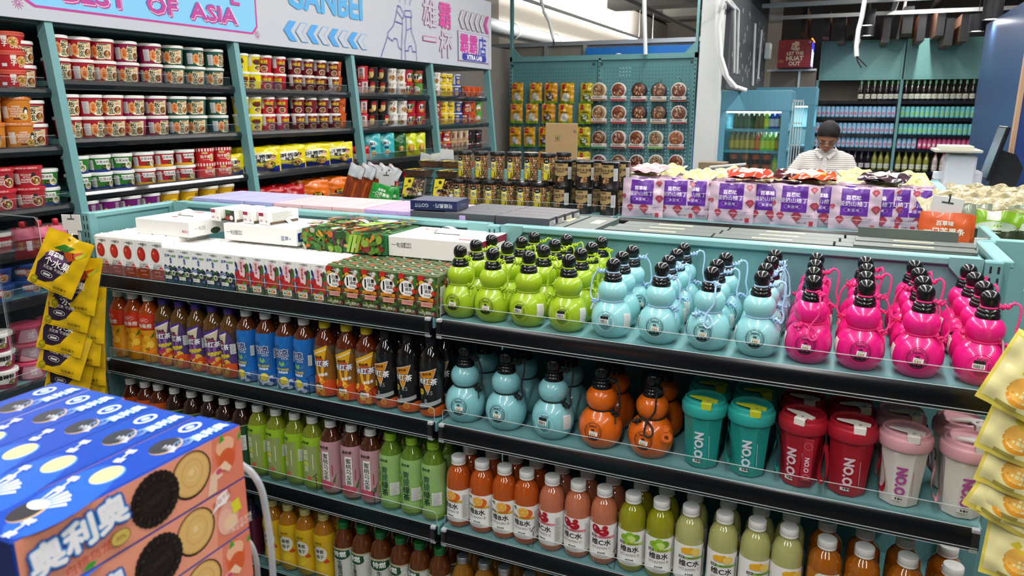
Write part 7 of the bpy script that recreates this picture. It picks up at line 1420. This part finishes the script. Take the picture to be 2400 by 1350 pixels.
# body: head, neck, arms, hands, hidden trunk and legs as one skin
g = G(); N = 26; rings = [(-.098 + .0, .0, -.03, .022, .02), (-.088, 0, -.032, .036, .034), (-.07, 0, -.028, .050, .052), (-.045, 0, -.018, .060, .070), (-.015, 0, -.008, .067, .083), (.02, 0, 0, .073, .090), (.055, 0, .004, .076, .094), (.09, 0, .006, .074, .092), (.12, 0, .008, .063, .079), (.14, 0, .008, .042, .053), (.148, 0, .008, .015, .02)]
h = G(); loft(h, [(z + .1, cx, cy, rx, ry) for z, cx, cy, rx, ry in rings], SKIN); g.add([HM @ Vector(v) for v in h.v], h.f, SKIN, True)
def blob(c, r, sc=(1, 1, 1)):
    b = G(); b.lathe([(0, -r)] + [(r * sin(pi * i / 8), -r * cos(pi * i / 8)) for i in range(1, 8)] + [(0, r)], SKIN, 14); g.add([HM @ (Vector(c) + Vector((v[0] * sc[0], v[1] * sc[1], v[2] * sc[2]))) for v in b.v], b.f, SKIN, True)
blob((0, -.090, .100), .013, (1, 1.0, 1.3)); blob((0, -.098, .078), .012, (1.25, 1, .9)); blob((.013, -.092, .075), .008); blob((-.013, -.092, .075), .008)
blob((0, -.083, .131), .02, (2.2, .5, .55)); blob((0, -.086, .045), .013, (1.7, .7, .55)); blob((0, -.080, .036), .012, (1.5, .7, .5)); blob((0, -.062, .012), .02, (1.1, .8, .9))
for s in (-1, 1): blob((s * .045, -.066, .085), .02, (1, .6, 1)); blob((s * .078, .004, .095), .017, (.35, .8, 1.5)); blob((s * .032, -.079, .112), .012, (1.3, .5, .7))
g.tube([(0, .01, 1.22), (0, .0, 1.32), (0, -.01, 1.40), tuple(hp(0, .01, .06))], [.062, .056, .054, .05], SKIN, 18)
loft(g, [(.80, 0, .02, .13, .09), (1.0, 0, .02, .13, .09), (1.2, 0, .02, .15, .09), (1.28, 0, .02, .14, .07), (1.32, 0, .01, .08, .05)], SKIN)
for s in (-1, 1):
    sh, el, wr = Vector((s * .165, .03, 1.245)), Vector((s * (.215 + (.05 if s < 0 else 0)), -.03, 1.04)), Vector((s * .15, -.24, 1.02))
    g.tube([sh, sh.lerp(el, .5), el, el.lerp(wr, .4), wr], [.052, .046, .040, .036, .026], SKIN, 14)
    g.tube([wr, wr + Vector((-s * .02, -.04, -.004)), wr + Vector((-s * .035, -.085, -.008))], [.027, .036, .034], SKIN, 12)
    for k in range(4):
        b = wr + Vector((-s * (.012 + .017 * k), -.08, -.008)); L = [.06, .07, .066, .052][k]
        g.tube([b, b + Vector((-s * .004, -L * .5, -.004)), b + Vector((-s * .006, -L * .8, -.018)), b + Vector((-s * .006, -L, -.032))], [.0095, .009, .008, .007], SKIN, 8)
    b = wr + Vector((-s * .035, -.04, 0)) if 0 else wr + Vector((-s * .045, -.035, -.004)); g.tube([b, b + Vector((-s * .02, -.025, -.006)), b + Vector((-s * .028, -.055, -.012))], [.011, .010, .008], SKIN, 8)
    g.tube([(s * .085, .02, .86), (s * .09, .01, .5), (s * .09, .02, .09)], [.085, .06, .042], SKIN, 14); g.tube([(s * .09, .04, .06), (s * .095, -.04, .045), (s * .1, -.13, .035)], [.045, .042, .034], SKIN, 12)
link('body', remeshed(g, 'body', SKIN, .006, 4), man)
# striped shirt
sm = bpy.data.materials.new('striped_cloth'); sm.use_nodes = True; nt = sm.node_tree; b = nt.nodes['Principled BSDF']; b.inputs['Roughness'].default_value = .85
tc = nt.nodes.new('ShaderNodeTexCoord'); wv = nt.nodes.new('ShaderNodeTexWave'); wv.bands_direction = 'Z'; wv.inputs['Scale'].default_value = 19; wv.inputs['Distortion'].default_value = .35; wv.inputs['Detail'].default_value = 1
rp = nt.nodes.new('ShaderNodeValToRGB'); rp.color_ramp.elements[0].position = .22; rp.color_ramp.elements[0].color = (*lin('9a938f'), 1); rp.color_ramp.elements[1].position = .42; rp.color_ramp.elements[1].color = (*lin('d8d4d0'), 1)
nt.links.new(tc.outputs['Object'], wv.inputs['Vector']); nt.links.new(wv.outputs['Color'], rp.inputs[0]); nt.links.new(rp.outputs[0], b.inputs['Base Color'])
g = G(); loft(g, [(.78, 0, .02, .185, .125), (.9, 0, .02, .18, .13), (1.05, 0, .015, .178, .125), (1.18, 0, .015, .186, .118), (1.23, 0, .02, .186, .10), (1.27, 0, .02, .165, .088), (1.305, 0, .015, .12, .076), (1.34, 0, .01, .075, .066)], WHITE, 36)
for s in (-1, 1):
    sh, el = Vector((s * .160, .022, 1.245)), Vector((s * (.215 + (.05 if s < 0 else .012)), -.025, 1.05)); g.tube([Vector((s * .09, .02, 1.275)), sh, sh.lerp(el, .5), el], [.055, .062, .066, .072], WHITE, 18)
link('shirt', remeshed(g, 'shirt', sm, .009, 6), man)
g = G(); cl = mat('d6d2cf', .8)
for s in (-1, 1):
    P = [(s * .062, .04, 1.362), (s * .070, -.01, 1.345), (s * .052, -.062, 1.31), (s * .014, -.092, 1.278)]
    Q = [(s * .078, .04, 1.340), (s * .084, -.02, 1.325), (s * .066, -.080, 1.290), (s * .034, -.104, 1.258)]
    g.add(P + Q, [(k, k + 1, 5 + k, 4 + k) for k in range(3)], cl); 
g.grid(lambda u, v: ((u - .5) * .032, -.116 - .012 * (1 - v) ** .5 + .045 * v ** 3, .9 + v * .37), 2, 14, cl)
for k in range(4): g.lathe([(0, -.002), (.005, -.002), (.005, 0), (0, 0)], mat('a8a4a0', .4), 8, M=Matrix.Translation((0, -.129 + .012 * (k / 4) ** 2, 1.2 - .08 * k)) @ Matrix.Rotation(pi / 2, 4, 'X'))
link('collar', g.mesh('collar'), man)
g = G(); tr = mat('24262c', .8); loft(g, [(.80, 0, .02, .165, .115), (.9, 0, .02, .17, .12)], tr)
for s in (-1, 1): g.tube([(s * .08, .02, .86), (s * .09, .015, .5), (s * .09, .025, .07)], [.105, .08, .062], tr, 16)
link('trousers', remeshed(g, 'trousers', tr, .012, 4), man)
g = G(); hm_ = mat('060504', .75, bump=.35, nscale=120)
def hair(u, v):
    a = 2 * pi * u; front = (1 - sin(a)) / 2  # 1 at the face side
    lim = .085 + .092 * front ** 1.6
    ph = (1 - v) ** .9; z = lim + (.262 - lim) * (1 - ph ** 1.7)
    zz = z - .1; q = sqrt(max(0.0, 1 - (max(zz - .05, 0) / .11201) ** 2)); ex = .0865; ey = .110
    r = q * (1 + .05 * sin(5 * a + 3 * v) * v * (1 - v) * 3 + .02 * sin(29 * a + 6 * v))
    return tuple(hp(ex * r * cos(a), .008 + ey * r * sin(a), z))
g.grid(hair, 48, 18, hm_, wrap=True)
link('hair', g.mesh('hair', 80), man)
g = G(); fr = mat('3a3c42', .3, .6); dk = mat('1c120e', .6)
for s in (-1, 1):
    g.tube([hp(s * .034 + .024 * cos(t), -.093 + .0, .104 + .015 * sin(t)) for t in [2 * pi * k / 20 for k in range(20)]], .0012, fr, 6, closed=True)
    g.tube([hp(s * .058, -.09, .108), hp(s * .078, -.04, .108), hp(s * .083, .02, .104)], .0014, fr, 6)
    g.add([hp(s * .034 + x, -.0925, .104 + z) for x, z in ((-.022, -.013), (.022, -.013), (.023, .012), (-.023, .012))], [(0, 1, 2, 3)], clear_mat('spectacle_lens', (.95, .97, .97), .3))
g.tube([hp(-.010, -.094, .108), hp(0, -.098, .111), hp(.010, -.094, .108)], .0012, fr, 6)
link('glasses', g.mesh('glasses'), man)
for s in (-1, 1):
    g = G(); g.tube([hp(s * .014, -.0895, .122), hp(s * .034, -.0885, .130), hp(s * .054, -.078, .124)], [.002, .0034, .0015], dk, 6); link('eyebrow', g.mesh('eyebrow'), man)
    g = G(); g.tube([hp(s * .02, -.0865, .1), hp(s * .034, -.0875, .097), hp(s * .048, -.080, .1)], [.001, .0022, .001], dk, 6); link('eyelid', g.mesh('eyelid'), man)
g = G(); g.tube([hp(-.022, -.0895, .0415), hp(-.008, -.0965, .043), hp(0, -.0965, .042), hp(.008, -.0965, .043), hp(.022, -.0895, .0415)], [.001, .0026, .0026, .0026, .001], mat('84453c', .5), 8); link('lips', g.mesh('lips'), man)
